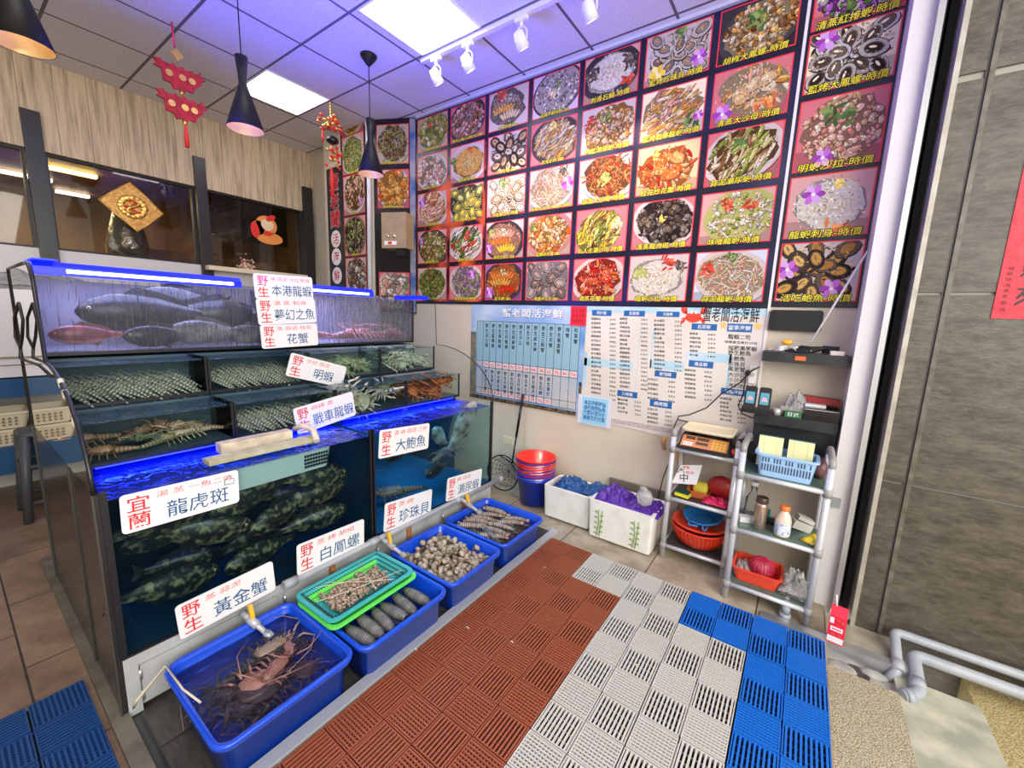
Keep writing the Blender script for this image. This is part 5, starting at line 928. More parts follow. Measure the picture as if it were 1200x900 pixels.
# ------------------------------------------------------------------ price signs
def sign(name_lab, X, px, red, small, main, thick=.004, thumb=False, lean=.0):
    q = [onX(x, y, X) for x, y in px]           # tl, tr, br, bl
    U = (q[1]-q[0]); W_ = U.length; U.normalize(); Vv = q[0]-q[3]; H_ = Vv.length; V = (Vv-U*Vv.dot(U)).normalized(); O = q[3]; N = U.cross(V)
    t = thing('price_sign', name_lab, 'sign', O, 'white handwritten seafood signs')
    def r2(w_, h_, r, z): return [O+U*(W_/2)+V*(H_/2)+U*(p[0])+V*(p[1])+N*z for p in rrect(0, 0, w_, h_, r)]
    b = MB(); b.rings([r2(W_, H_, .014, 0), r2(W_, H_, .014, thick)], smooth=False); part('board', b, 'sign_white', t)
    b = MB(); sm = MB(); mn = MB(); z = thick+.0002
    for i, ch in enumerate(red):
        hh = H_*.40; text(b, ch, O+U*.018+V*(H_*(.52 if i == 0 else .08)), U, V, hh, W_*.17, N=N, lift=z, off=.008)
    text(sm, small, O+U*(W_*.27)+V*(H_*.74), U, V, H_*.17, min(W_*.68, H_*.22*len(small)), N=N, lift=z, off=-.002)
    wmain = min(W_*.70, H_*.47*len(main)); text(mn, main, O+U*(W_*.27+(W_*.70-wmain)*.5)+V*(H_*.13), U, V, H_*.46, wmain, N=N, lift=z, off=.004)
    if thumb:
        c = O+U*(W_*.89)+V*(H_*.70); mn.tube([c+U*a*.9+V*b_*.9+N*(z+.001) for a, b_ in ((-.012, -.01), (-.012, .012), (.0, .014), (.004, .03), (.012, .03), (.012, .014), (.026, .012), (.026, -.012), (-.012, -.01))], .0015, 4)
    part('red_writing', b, 'ink_red', t); part('small_red_writing', sm, 'ink_red', t); part('blue_writing', mn, 'ink_blue', t)
    return t
sign('white sign reading golden crab in front of the nearest blue trough', -1.865, [(203, 712), (318, 657), (323, 695), (211, 750)], '野生', '蒸·蒜泥', '黃金蟹')
sign('white sign reading whelk above the teal basket', -1.865, [(343, 641), (423, 609), (425, 639), (348, 675)], '野生', '蒸·烤·胡椒', '白鳳螺')
sign('white sign reading pearl clam above the clam trough', -1.865, [(447, 592), (503, 574), (503, 600), (449, 624)], '野生', '蒸·烤', '珍珠貝')
sign('white sign reading mantis shrimp above the farthest trough', -1.865, [(521, 562), (562, 550), (562, 574), (522, 588)], '野生', '鮮·蒜泥', '瀨尿蝦')
sign('white sign reading grouper with a thumbs up on the deep tank', -1.892, [(134, 583), (275, 551), (279, 588), (143, 627)], '宜蘭', '湯·蒸 一魚二吃', '龍虎斑', thumb=True)
sign('white sign reading large abalone on the teal tank', -1.892, [(442, 505), (501, 496), (501, 525), (443, 538)], '野生', '燙·烤·蒜泥·三杯', '大鮑魚')
sign('white sign reading slipper lobster tilted upward on the lower tier', -2.235, [(341, 480), (411, 459), (415, 485), (349, 510)], '野生', '焗烤 蒸', '戰車龍蝦')
sign('white sign reading prawn tilted downward on the upper tier', -2.50, [(341, 413), (406, 430), (403, 451), (334, 440)], '野生', '沙拉 蒜泥', '明蝦')
sign('top sign of the three stacked signs reading local lobster', -2.60, [(296, 320), (365, 325), (368, 350), (299, 350)], '野生', '味·蒜泥·沙拉·刺身', '本港龍蝦')
sign('middle sign of the three stacked signs', -2.60, [(299, 350), (368, 350), (370, 379), (303, 381)], '野生', '湯 蒸 刺身', '夢幻之魚')
sign('bottom sign of the three stacked signs reading flower crab', -2.60, [(303, 381), (370, 379), (373, 406), (307, 409)], '野生', '蒸·蒜泥·桂花', '花蟹')
# ------------------------------------------------------------------ blue troughs
def trough(x0, x1, y0, y1, lab, z0=.006, z1=.185):
    t = thing('blue_trough', lab, 'trough', ((x0+x1)/2, (y0+y1)/2, z0), 'blue plastic troughs'); cx = (x0+x1)/2; cy = (y0+y1)/2; wx = x1-x0; wy = y1-y0; b = MB()
    R = lambda w_, h_, r, z: rr3(cx, cy, w_, h_, r, z, 6)
    b.rings([R(wx-.07, wy-.07, .035, z0), R(wx-.045, wy-.045, .045, z1-.022), R(wx-.004, wy-.004, .055, z1-.022), R(wx, wy, .055, z1-.004), R(wx-.008, wy-.008, .052, z1), R(wx-.035, wy-.035, .04, z1), R(wx-.047, wy-.047, .038, z1-.012), R(wx-.085, wy-.085, .03, z0+.01)])
    part('tub', b, 'blue_tub', t); return cx, cy, wx, wy
def tsurf(cx, cy, wx, wy, z, lab):
    b = MB(); nx, ny = 16, 16; b.add([(cx-wx/2+wx*i/nx, cy-wy/2+wy*j/ny, z+.0012*math.sin(i*2.1+j*1.3)) for j in range(ny+1) for i in range(nx+1)], [(j*(nx+1)+i, j*(nx+1)+i+1, (j+1)*(nx+1)+i+1, (j+1)*(nx+1)+i) for j in range(ny) for i in range(nx)], smooth=True)
    single('trough_water', b, 'water_trough', lab, 'water', kind='stuff')
T1 = trough(-1.845, -1.315, .36, .855, 'blue trough nearest the camera holding crabs and lobsters', z1=.19); T2 = trough(-1.825, -1.30, .87, 1.372, 'blue trough under the teal basket with wrapped prawns'); T3 = trough(-1.83, -1.305, 1.388, 1.83, 'blue trough full of clams'); T4 = trough(-1.845, -1.315, 1.85, 2.33, 'blue trough of mantis shrimps farthest from the camera')
tsurf(T1[0], T1[1], .46, .425, .150, 'rippling clear water in the nearest blue trough'); tsurf(T4[0], T4[1], .46, .41, .150, 'clear water in the farthest blue trough'); 
pc = (.20, .085, .065); pd = (.07, .03, .035)
k1 = crab_thing(.135, (.30, .15, .10), (.14, .06, .05), 'spiny brown crab in the middle of the nearest trough', name='king_crab', spiny=True, seed=8); put(k1, (-1.53, .57, .115), (.15, .1, .7))
l1 = lobster_thing(.34, (.22, .16, .11), (.06, .05, .04), 'dark speckled lobster lying along the tank side of the nearest trough', seed=12, ant=.25); put(l1, (-1.675, .61, .095), (0, 0, -1.65))
l2 = lobster_thing(.27, (.25, .115, .085), (.11, .05, .04), 'reddish lobster with long antennae at the far end of the nearest trough', seed=13, ant=.9); put(l2, (-1.57, .69, .115), (.1, .1, 2.0))
l3 = lobster_thing(.27, (.18, .09, .07), (.07, .035, .03), 'dark brown lobster against the mat side of the nearest trough', seed=14, ant=.3); put(l3, (-1.505, .59, .075), (0, 0, 1.6))
k2 = crab_thing(.09, (.30, .13, .10), (.13, .06, .05), 'small reddish crab at the far right of the nearest trough', name='king_crab', spiny=True, seed=18); put(k2, (-1.475, .72, .11), (.2, .2, 2))
l4 = lobster_thing(.26, (.26, .16, .12), (.10, .07, .06), 'olive brown lobster under the crab at the near end of the nearest trough', seed=31, ant=.3); put(l4, (-1.58, .505, .06), (0, 0, .2))
l5 = lobster_thing(.26, (.20, .12, .09), (.08, .05, .04), 'brown lobster lowest on the floor of the nearest trough', seed=33, ant=.3); put(l5, (-1.60, .58, .045), (0, 0, 1.1))
l6 = lobster_thing(.24, (.30, .14, .12), (.12, .06, .06), 'reddish brown lobster leaning on the far wall of the nearest trough', seed=35, ant=.8); put(l6, (-1.66, .735, .10), (.1, .15, 2.9))
b = MB(); p0 = Vector((-1.905, .285, .035)); b.tube([p0, p0+Vector((.12, -.005, .12)), (-1.83, .375, .196), (-1.66, .38, .193), (-1.58, .405, .17)], .004, 6); single('feeding_stick', b, 'cream_plastic', 'thin pale stick lying over the near corner of the first trough', 'stick')
# baskets over the second trough
def basket(cx, cy, wx, wy, z0, h, m_, lab, rz):
    t = thing('sorting_basket', lab, 'basket', (cx, cy, z0)); m3 = Matrix.Rotation(rz, 3, 'Z'); b = MB()
    def R(w_, h_, r, z): return [Vector((cx, cy, 0))+m3@Vector((p.x, p.y, p.z)) for p in rr3(0, 0, w_, h_, r, z, 4)]
    b.rings([R(wx-.10, wy-.10, .03, z0), R(wx-.03, wy-.03, .035, z0+h-.008), R(wx, wy, .04, z0+h-.008), R(wx, wy, .04, z0+h), R(wx-.035, wy-.035, .035, z0+h), R(wx-.11, wy-.11, .028, z0+.006)], smooth=False); part('basket_body', b, m_, t)
    return t, m3
bx, by = -1.665, 1.09
tb, m3 = basket(bx+.022, by, .31, .49, .160, .045, 'green_plastic', 'bright green basket under the teal one on the second trough', .02)
tb, m3 = basket(bx, by, .31, .48, .170, .055, 'teal_plastic', 'teal perforated basket of small whelks on the second trough', .02)
b = MB()
for side in range(4):
    L_, D_ = (.44, .135) if side % 2 == 0 else (.27, .22)
    for i in range(int(L_/.013)):
        for j in range(3):
            u = -L_/2+.013*(i+.5); d = D_-.009-.0115*j; z = .2215-.0175*j
            p = {0: (d, u), 1: (u, d), 2: (-d, u), 3: (u, -d)}[side]; q = Vector((bx, by, 0))+m3@Vector((p[0], p[1], 0)); b.box((q.x, q.y, z+.0035), (.0075, .0075, .002), rz=.02)
part('perforation', b, mat('hole_dark', (.01, .05, .05), .7), tb)
def whelk():
    b = MB(); pr = [(.001, -.012), (.006, -.009), (.0095, -.002), (.011, .003), (.008, .007), (.0065, .008), (.0068, .010), (.004, .013), (.001, .017)]
    c1, c2 = (.40, .30, .20), (.12, .08, .05); b.lathe(pr, (0, 0, .008), 9, axis=(1, .2, .15), cap0=True, cap1=True, col=[c1, c2, c1, c1, c2, c1, c2, c1, c1]); b.ell((-.008, .004, .007), (.006, .004, .005), nu=6, nv=4, col=(.65, .55, .42)); return link('whelk', b, 'flesh', (0, 0, 0))
w0 = whelk(); tag(w0, 'small brown whelk piled in the teal basket', 'shellfish', 'whelks in the teal basket')
for k in range(190):
    o = w0 if k == 0 else copy_tree(w0); u = rr.uniform(-.078, .078); v = rr.uniform(-.155, .155); h = .182+.022*(1-(u/.1)**2)*rr.random()
    p = Vector((bx, by, 0))+m3@Vector((u, v, 0)); put(o, (p.x, p.y, h), (rr.uniform(-.6, .6), rr.uniform(-.6, .6), rr.uniform(0, 6.28)), rr.uniform(.9, 1.3))
b = MB()
for a, c in (((-.12, -.1), (.13, .12)), ((-.13, .1), (.12, .02)), ((-.02, -.2), (.1, .19)), ((-.12, -.15), (.0, .05))):
    p = Vector((bx, by, .227))+m3@Vector((*a, 0)); q = Vector((bx, by, .227))+m3@Vector((*c, 0)); b.tube([p, (p+q)/2+Vector((0, 0, -.006)), q], .0018, 5)
single('pale_straw', b, mat('straw', (.70, .58, .42), .6), 'thin pale straws lying across the teal basket', 'straw', kind='stuff')
# wrapped tiger prawns in the second trough
c1, c2 = (.40, .34, .25), (.05, .042, .035)
def wrapped():
    t = thing('wrapped_prawn', '', 'prawn', (0, 0, 0), 'wrapped striped prawns in the second trough')
    b = MB(); pts = []; rad = []; cols = []
    for i in range(27): s = i/26; pts.append(Vector((.15*(s-.5), 0, .024))); rad.append(.0235*(math.sin(PI*(.12+.80*s))**.5)*(1.06 if i % 2 else .94)); cols.append(rr.choice([c1, (.30, .25, .17), (.16, .13, .09)]) if i % 2 else c2)
    b.tube(pts, rad, 12, col=cols); part('body', b, 'flesh', t)
    b = MB(); b.ell((-.070, 0, .026), (.020, .019, .017), nu=10, nv=6, col=(.52, .38, .20)); b.col = (.03, .02, .02); [b.ell((-.083, s*.009, .034), (.004,)*3, nu=6, nv=4) for s in (-1, 1)]; part('head', b, 'flesh', t)
    b = MB(); b.rings([[Vector((x, math.cos(2*PI*k/12)*.027*f, .0255+math.sin(2*PI*k/12)*.027*f)) for k in range(12)] for x, f in ((-.085, .8), (-.05, 1.02), (0, 1.05), (.05, .98), (.08, .6))]); part('clear_wrap', b, 'clear_plastic', t)
    return t
w0 = wrapped(); labs = ['wrapped striped prawn in the near corner of the second trough', 'second wrapped striped prawn from the camera, next to the green basket', 'third wrapped striped prawn from the camera', 'fourth wrapped striped prawn from the camera', 'wrapped striped prawn fifth from the camera, lying higher', 'wrapped striped prawn farthest from the camera in the second trough', 'wrapped striped prawn lowest at the mat side of the second trough', 'wrapped striped prawn half under the green basket']
for k, (x, y, z, rz) in enumerate(((-1.428, .945, .118, .15), (-1.435, 1.0, .125, .05), (-1.43, 1.06, .12, -.10), (-1.43, 1.125, .125, .08), (-1.43, 1.19, .122, -.05), (-1.43, 1.27, .12, .1), (-1.425, .97, .068, 0.0), (-1.43, 1.22, .07, -.1))):
    o = w0 if k == 0 else copy_tree(w0); o['label'] = labs[k]; put(o, (x, y, z), (rr.uniform(-.1, .1), rr.uniform(-.1, .1), rz))
# clams
def clam():
    b = MB(); rs = []
    b.ell((0, 0, .011), (.0185, .0235, .0115), nu=12, nv=6, col=[(.40, .31, .20), (.34, .26, .16), (.26, .19, .12), (.14, .10, .07), (.38, .30, .19), (.50, .41, .28), (.56, .46, .32)]); return link('clam', b, 'flesh', (0, 0, 0))
w0 = clam(); tag(w0, 'brown and cream clam piled in the third blue trough', 'shellfish', 'clams in the third trough')
for k in range(290):
    o = w0 if k == 0 else copy_tree(w0); u = rr.uniform(-.205, .205); v = rr.uniform(-.168, .168); lay = k // 120
    put(o, (T3[0]+u, T3[1]+v, .108+.018*lay+.018*max(0, 1-(u/.2)**2-(v/.17)**2)+rr.uniform(0, .01)-(.03 if u > .1 and lay == 2 else 0)), (rr.uniform(-.8, .8), rr.uniform(-.8, .8), rr.uniform(0, 6.28)), rr.uniform(.7, 1.15))
b = MB(); b.rings([rr3(T3[0], T3[1], .40, .33, .03, .02), rr3(T3[0], T3[1], .44, .36, .03, .108)], smooth=False); single('clam_pile_bottom', b, 'flesh' if False else mat('clam_dark', (.12, .09, .06), .7, noise=(.4, .32, .22), scale=45), 'packed lower layers of clams in the third trough', 'shellfish', kind='stuff')
# mantis shrimps
def mantis():
    t = thing('mantis_shrimp', '', 'mantis shrimp', (0, 0, 0), 'mantis shrimps in the farthest trough'); a, c = (.40, .28, .20), (.11, .085, .075); b = MB(); pts = []; rad = []; cols = []
    for i in range(25): s = i/24; pts.append(Vector((.17*(s-.5), .012*math.sin(s*3), .02))); rad.append(.020*(.55+.45*math.sin(PI*min(1, .1+s*.9))**.4)*(1.1 if i % 2 else .88)); cols.append(rr.choice([a, (.30, .22, .16), (.46, .36, .28)]) if i % 2 else c)
    b.tube(pts, rad, 10, col=cols); part('body', b, 'flesh', t)
    b = MB(); b.col = (.45, .25, .16); [b.ell(pts[-1]+Vector((.016*math.cos(q), .016*math.sin(q), 0)), (.022, .009, .005), Matrix.Rotation(q, 3, 'Z'), 7, 4) for q in (-.6, 0, .6)]; part('tail', b, 'flesh', t)
    b = MB(); b.col = (.5, .4, .3)
    for s in (-1, 1):
        b.tube([(-.08, s*.01, .025), (-.10, s*.02, .03), (-.083, s*.03, .022)], .004, 5); b.ell((-.092, s*.008, .03), (.005,)*3, nu=6, nv=4, col=(.1, .15, .1))
        for k in range(5): b.tube([(-.05+.03*k, s*.015, .014), (-.048+.03*k, s*.034, .008), (-.05+.03*k, s*.042, -.002)], .002, 4, caps=False)
    part('leg', b, 'flesh', t); return t
w0 = mantis()
for k in range(30):
    o = w0 if k == 0 else copy_tree(w0); r_ = k//10; j = k % 10
    o['label'] = 'mantis shrimp packed in the farthest blue trough'
    put(o, (T4[0]+(-.10+.19*(j % 2))+rr.uniform(-.02, .02), T4[1]-.14+.07*(j//2)+rr.uniform(-.015, .015), .078+.027*r_+rr.uniform(0, .008)), (rr.uniform(-.2, .2), rr.uniform(-.1, .1), (.45, -.15, .25)[r_]+rr.uniform(-.35, .35)), rr.uniform(.85, 1.05))
t = thing('plastic_bottle', 'clear plastic bottle floating with blue cap among the mantis shrimps', 'bottle', (-1.55, 1.96, .15)); b = MB(); ax = Vector((.9, -.35, .02)).normalized(); b.lathe([(.004, 0), (.022, .004), (.024, .05), (.022, .07), (.009, .095), (.009, .105)], (-1.56, 1.97, .165), 14, axis=ax, cap0=True, cap1=True); part('bottle_body', b, 'clear_plastic', t)
b = MB(); b.cyl(Vector((-1.56, 1.97, .165))+ax*.002, Vector((-1.56, 1.97, .165))-ax*.014, .013, n=12); part('bottle_cap', b, mat('cap_blue', (.30, .55, .85), .4), t)

mat('foam_water', (.8, .85, .88), .15)
for (p0, z1_, lab) in (((-1.735, .71, .125), .152, 'thin stream of water falling into the nearest trough'), ((-1.705, 2.11, .165), .152, 'thin stream of water falling into the farthest trough')):
    b = MB(); x, y, z = p0; b.tube([(x-.02, y-.01, z+.045), (x, y, z+.02), (x+.006, y+.002, z1_+.001)], [.008, .006, .010], 8); single('water_stream', b, 'clear_plastic', lab, 'water', kind='stuff')
# ================================================================== FLOOR MATS
mat('mat_rust', (.33, .085, .035), .5); mat('mat_grey', (.58, .56, .50), .5); mat('mat_blue', (.008, .15, .60), .4, coat=.1); mat('mat_blue_left', (.004, .05, .19), .4); mat('mat_shade', (.006, .005, .005), .9)
def mat_tile_mesh(m_, name):
    """one square mat tile, 0.31 m: four panels, alternately open slats and close ribs"""
    b = MB(); T = .31; H = .020; q = T/2
    for i in range(2):
        for j in range(2):
            x0 = i*q+.003; y0 = j*q+.003; w_ = q-.006; open_ = (i+j) % 2 == 0
            b.bb(x0, x0+w_, y0, y0+.004, .002, H); b.bb(x0, x0+w_, y0+w_-.004, y0+w_, .002, H); b.bb(x0, x0+.004, y0+.004, y0+w_-.004, .002, H); b.bb(x0+w_-.004, x0+w_, y0+.004, y0+w_-.004, .002, H)
            if open_:
                for k in range(9): x = x0+.004+(w_-.008)*(k+.5)/9; b.bb(x-.0037, x+.0037, y0+.004, y0+w_-.004, .013, H)
                for k in range(3): y = y0+w_*(k+1)/4; b.bb(x0+.004, x0+w_-.004, y-.002, y+.002, .002, .008)
            else:
                for k in range(10): y = y0+.004+(w_-.008)*(k+.5)/10; b.bb(x0+.004, x0+w_-.004, y-.0031, y+.0031, .013, H)
                for k in range(10): x = x0+.004+(w_-.008)*(k+.5)/10; b.bb(x-.0018, x+.0018, y0+.004, y0+w_-.004, .006, H-.004)
    b.bb(q-.0035, q+.0035, .02, T-.02, .002, .010)
    return b
def mats(name, lab, m_, tiles, z=0.0):
    """tiles: list of (x, y) lower-left corners"""
    t = thing(name, lab, 'floor mat', (tiles[0][0], tiles[0][1], z), None); proto = None
    for k, (x, y) in enumerate(tiles):
        if proto is None: proto = link('mat_tile', mat_tile_mesh(m_, name), m_, (0, 0, 0), t)
        o = proto if k == 0 else proto.copy()
        if k: COL.objects.link(o); o.parent = t
        r_ = rr.uniform(-.004, .004); o.location = (x-tiles[0][0]+rr.uniform(-.001, .001), y-tiles[0][1]+rr.uniform(-.001, .001), 0); o.rotation_euler = (0, 0, r_)
GX = [-1.287, -.977, -.667, -.357, -.047]; T_ = .31; Y0_ = 2.385
rows = lambda a, n: [Y0_-T_*(k+1) for k in range(a, n)]
b = MB(); b.bb(-1.287, .263, -.10, 2.385, 0, .0015); single('mat_shade_film', b, 'mat_shade', 'black film standing in for shade under the plastic mats', 'film', kind='stuff')  # black sheet puts the shade between the slats into colour
mats('floor_mat', 'rust red slatted plastic floor mat beside the blue troughs', 'mat_rust', [(GX[0], y) for y in rows(0, 8)]+[(GX[1], y) for y in rows(1, 8)], .0015)
mats('floor_mat', 'grey slatted plastic floor mat between the rust and blue ones', 'mat_grey', [(GX[1], Y0_-T_), (GX[2], Y0_-T_)]+[(GX[2], y) for y in rows(1, 8)]+[(GX[3], y) for y in rows(1, 8)], .0015)
mats('floor_mat', 'bright blue slatted plastic floor mat in front of the right shelf rack', 'mat_blue', [(GX[3], Y0_-T_+.008), (GX[4], Y0_-T_+.008)]+[(GX[4], y) for y in rows(1, 8)], .0015)
b = MB(); b.bb(-2.24, -1.62, -.62, .205, .004, .0055); single('mat_shade_film', b, 'mat_shade', 'black film standing in for shade under the lower left blue mat', 'film', kind='stuff')  # same black sheet, painted shade for the gaps of this mat
mats('floor_mat', 'dark blue slatted plastic floor mat in the lower left corner by the kerb', 'mat_blue_left', [(-2.24+.31*i, .205-.31*(j+1)) for i in range(2) for j in range(3)], .0055)
t = None
for k, (px, py) in enumerate(((597, 752), (636, 665), (620, 640), (545, 735), (484, 760), (742, 779))):
    p = onZ(px, py, .018); b = MB(); b.tube([p, p+Vector((.012, .006, .004)), p+Vector((.022, .002, .0))], .003, 6)
    single('shell_scrap', b, 'cream_plastic', 'tiny pale shell scrap lying on the plastic mats', 'scrap', 'pale scraps on the mats')
# ================================================================== NET, BUCKETS, FOAM BOXES
t = thing('landing_net', 'black long handled landing net leaning against the wall by the tank', 'net', (-2.0, 2.85, .03))
b = MB(); p0 = Vector((-1.985, 2.86, .27)); p1 = onY(613, 462, 2.975); pm = p0+(p1-p0)*.38; b.tube([p0, pm], .0075, 8); b.tube([pm, p1], .012, 8); part('handle', b, 'black_gloss', t)
b = MB(); n = 20; ringp = [Vector((-2.065+.170*math.cos(2*PI*k/n), 2.83+.02*math.sin(2*PI*k/n), .170+.155*math.sin(2*PI*k/n))) for k in range(n+1)]; b.tube(ringp, .006, 6); part('hoop', b, 'black_gloss', t)
b = MB(); b.tube([ringp[3], p0, ringp[6]], .005, 6); part('hoop_fork', b, 'black_gloss', t)
b = MB()
for a in range(14):
    a0 = 2*PI*a/14
    b.tube([Vector((-2.065+.167*math.cos(a0)*f, 2.83+.10*(1-f*f)-.0, .170+.152*math.sin(a0)*f-.02*(1-f))) for f in (1, .8, .55, .3, .02)], .0018, 4, caps=False)
for f in (.85, .7, .55, .4, .25): b.tube([Vector((-2.065+.167*math.cos(2*PI*k/16)*f, 2.83+.10*(1-f*f), .170+.152*math.sin(2*PI*k/16)*f-.02*(1-f))) for k in range(17)], .0018, 4, caps=False)
rr2 = random.Random(4)
for k in range(26):
    a = rr2.uniform(0, 6.28); f = rr2.uniform(.3, .95); a2 = a+rr2.uniform(-1.2, 1.2); f2 = rr2.uniform(.2, .95)
    b.tube([Vector((-2.065+.167*math.cos(a_)*f_, 2.83+.09*(1-f_*f_), .170+.152*math.sin(a_)*f_)) for a_, f_ in ((a, f), ((a+a2)/2, (f+f2)/2), (a2, f2))], .0014, 4, caps=False)
part('mesh_bag', b, 'dark_rubber', t)
def bucket(cx, cy, z0, h, r0, r1, m_, lab, handle=True):
    t = thing('bucket', lab, 'bucket', (cx, cy, z0), 'nested stack of buckets'); b = MB()
    b.lathe([(r0, 0), (r0+(r1-r0)*.75, h*.75), (r1+.004, h*.76), (r1+.004, h*.82), (r1-.002, h*.83), (r1, h-.01), (r1+.009, h-.008), (r1+.009, h), (r1-.004, h), (r0-.006, .006)], (cx, cy, z0), 32, cap0=True, cap1=True); part('bucket_body', b, m_, t)
    b = MB(); b.tube([Vector((cx+(r1+.008)*math.cos(a), cy+(r1+.008)*math.sin(a)*.98, z0+h*.9-.03*math.sin(a*.5)**2)) for a in [-PI+PI*k/12 for k in range(13)]], .003, 6); hd_ = part('handle', b, 'chrome', t)
    return t
bx, by = -1.715, 2.82
bucket(bx, by, .013, .285, .118, .160, 'bucket_blue', 'blue bucket standing on the floor under the red ones')
bucket(bx, by, .06, .285, .117, .159, 'red_bucket', 'lower red bucket nested in the blue bucket')
bucket(bx, by, .082, .285, .117, .159, 'red_bucket', 'second red bucket nested in the stack')
bucket(bx, by, .105, .285, .117, .159, 'bucket_blue', 'blue bucket nested just below the top red one')
bucket(bx, by, .125, .285, .117, .161, 'red_bucket', 'top red bucket of the nested stack')
def foambox(x0, x1, y0, y1, h, lab, tilt=0):
    t = thing('foam_box', lab, 'box', ((x0+x1)/2, (y0+y1)/2, .013), None); b = MB(); cx, cy, wx, wy = (x0+x1)/2, (y0+y1)/2, x1-x0, y1-y0
    rs = [rr3(cx, cy, wx-.02, wy-.02, .02, .013, 3), rr3(cx, cy, wx, wy, .02, h, 3), rr3(cx, cy, wx-.045, wy-.045, .012, h, 3), rr3(cx, cy, wx-.055, wy-.055, .012, .06, 3)]
    if tilt:
        m3 = Matrix.Rotation(tilt, 3, 'Z'); rs = [[Vector((cx, cy, 0))+m3@Vector((p.x-cx, p.y-cy, p.z)) for p in r] for r in rs]
    b.rings(rs, smooth=False); part('foam_shell', b, 'styrofoam', t); return t, cx, cy
fb1 = foambox(-1.535, -1.135, 2.655, 2.93, .262, 'white styrofoam box with dark blue bags beside the buckets')
fb2 = foambox(-1.125, -.665, 2.60, 2.92, .285, 'white styrofoam box with green printing and purple bags')
# green printing on the right box: two stems with leaves and marks
b = MB(); yf = 2.5985+.0
for xo, sc2 in ((-1.05, 1.0), (-.79, 1.0)):
    yf = 2.6065
    for k in range(2): b.tube([(xo+.02*k, yf-.0035, .03), (xo+.012+.016*k, yf-.0005-.003, .12), (xo+.004+.03*k, yf-.0075, .225)], .0028, 4)
    for k in range(9):
        z = .04+.02*k; s = 1 if k % 2 else -1; b.extr([(xo+.012, yf-.0065-.0008*k*.3, z), (xo+.012+s*.028, yf-.0065-.0008*k*.3, z+.015), (xo+.012+s*.034, yf-.0065-.0008*k*.3, z+.004)][::s], (0, -.0012, 0))
part('green_print', b, mat('print_green', (.20, .36, .06), .6), fb2[0])
def cloth(name, cx, cy, z, wx, wy, h, m_, lab, seed, cat='bag', amp=1.0):
    b = MB(); n = 34; o = Vector((seed*3.1, seed*1.7, 0)); vs = []
    for j in range(n+1):
        for i in range(n+1):
            u = i/n*2-1; v = j/n*2-1; e = max(0, 1-abs(u)**3)*max(0, 1-abs(v)**3)
            q = Vector((u*2.2, v*2.2, 0))+o; zz_ = z+h*e*(.55+.55*mnoise.noise(q)+.28*mnoise.noise(q*2.3)+.10*mnoise.noise(q*5.1))*amp
            vs.append((cx+u*wx/2*(1+.05*mnoise.noise(q*1.5)), cy+v*wy/2*(1+.08*mnoise.noise(q*1.3+Vector((5, 0, 0)))), zz_+.008*mnoise.noise(q*7)))
    b.add(vs, [(j*(n+1)+i, j*(n+1)+i+1, (j+1)*(n+1)+i+1, (j+1)*(n+1)+i) for j in range(n) for i in range(n)], smooth=True)
    b.add([(x, y, z-.03) for x, y in ((cx-wx*.4, cy-wy*.4), (cx+wx*.4, cy-wy*.4), (cx+wx*.4, cy+wy*.4), (cx-wx*.4, cy+wy*.4))], [(3, 2, 1, 0)])
    return single(name, b, m_, lab, cat)
mat('bag_blue', (.006, .07, .24), .2, bump=1.0, scale=22); mat('bag_purple', (.085, .02, .30), .2, bump=1.0, scale=22); mat('bag_red', (.70, .03, .03), .3, bump=.3, scale=20); mat('bag_magenta', (.75, .02, .10), .25, bump=.5, scale=18)
cloth('plastic_bag', -1.36, 2.80, .235, .28, .24, .11, 'bag_blue', 'crumpled dark blue plastic bags in the left foam box', 1)
cloth('plastic_bag', -1.13, 2.80, .262, .24, .20, .085, 'bag_blue', 'crumpled dark blue plastic bag lying over both foam boxes', 4)
cloth('plastic_bag', -.98, 2.76, .27, .27, .26, .12, 'bag_purple', 'crumpled purple plastic bags in the left half of the printed foam box', 2)
cloth('plastic_bag', -.77, 2.76, .268, .26, .26, .08, 'bag_purple', 'crumpled purple plastic bags by the shelf leg in the printed foam box', 3)
b = MB(); rr2 = random.Random(9); c = onY(755, 583, 2.62); b.ell(c, (.055, .04, .06), None, 14, 9, jit=.12, rnd=rr2); b.ell(c+Vector((-.01, 0, .055)), (.03, .02, .02), None, 10, 6, jit=.15, rnd=rr2); single('hanging_bag', b, 'clear_bag', 'clear crumpled bag hanging by the left leg of the left rack', 'bag')
b = MB(); b.bb(-1.12, -.70, 2.965, 2.985, .013, .33); single('wood_board', b, mat('board_grey', (.16, .13, .10), .6), 'dark board edge behind the printed foam box', 'board')
# ================================================================== SHELF RACKS
def rack(x0, x1, y0, y1, levels, top, lab, tray):
    t = thing('shelf_rack', lab, 'rack', ((x0+x1)/2, (y0+y1)/2, 0.001), 'tube shelf racks'); r = .0165
    for x in (x0, x1):
        for y in (y0, y1): b = MB(); b.tube([(x, y, .001), (x, y, top-.03)], r, 12); part('post', b, 'shelf_tube', t)
        b = MB(); b.tube(bend([(x, y0, top-.035), (x, y0, top), (x, y1, top), (x, y1, top-.035)], .03), r*1.02, 10); part('top_bar', b, 'joint_grey', t)
    for z in levels:
        b = MB(); b.bb(x0+.008, x1-.008, y0+.012, y1-.012, z+.010, z+.015); s_ = part('shelf', b, tray, t)
        b = MB()
        for y in (y0, y1): b.tube([(x0, y, z), (x1, y, z)], .013, 10)
        for x in (x0, x1): b.tube([(x, y0, z), (x, y1, z)], .013, 10)
        part('cross_bar', b, 'shelf_tube', t)
        for x in (x0, x1):
            for y in (y0, y1): b = MB(); b.tube([(x, y, z-.022), (x, y, z+.022)], .0205, 12); part('joint', b, 'joint_grey', t)
    return t
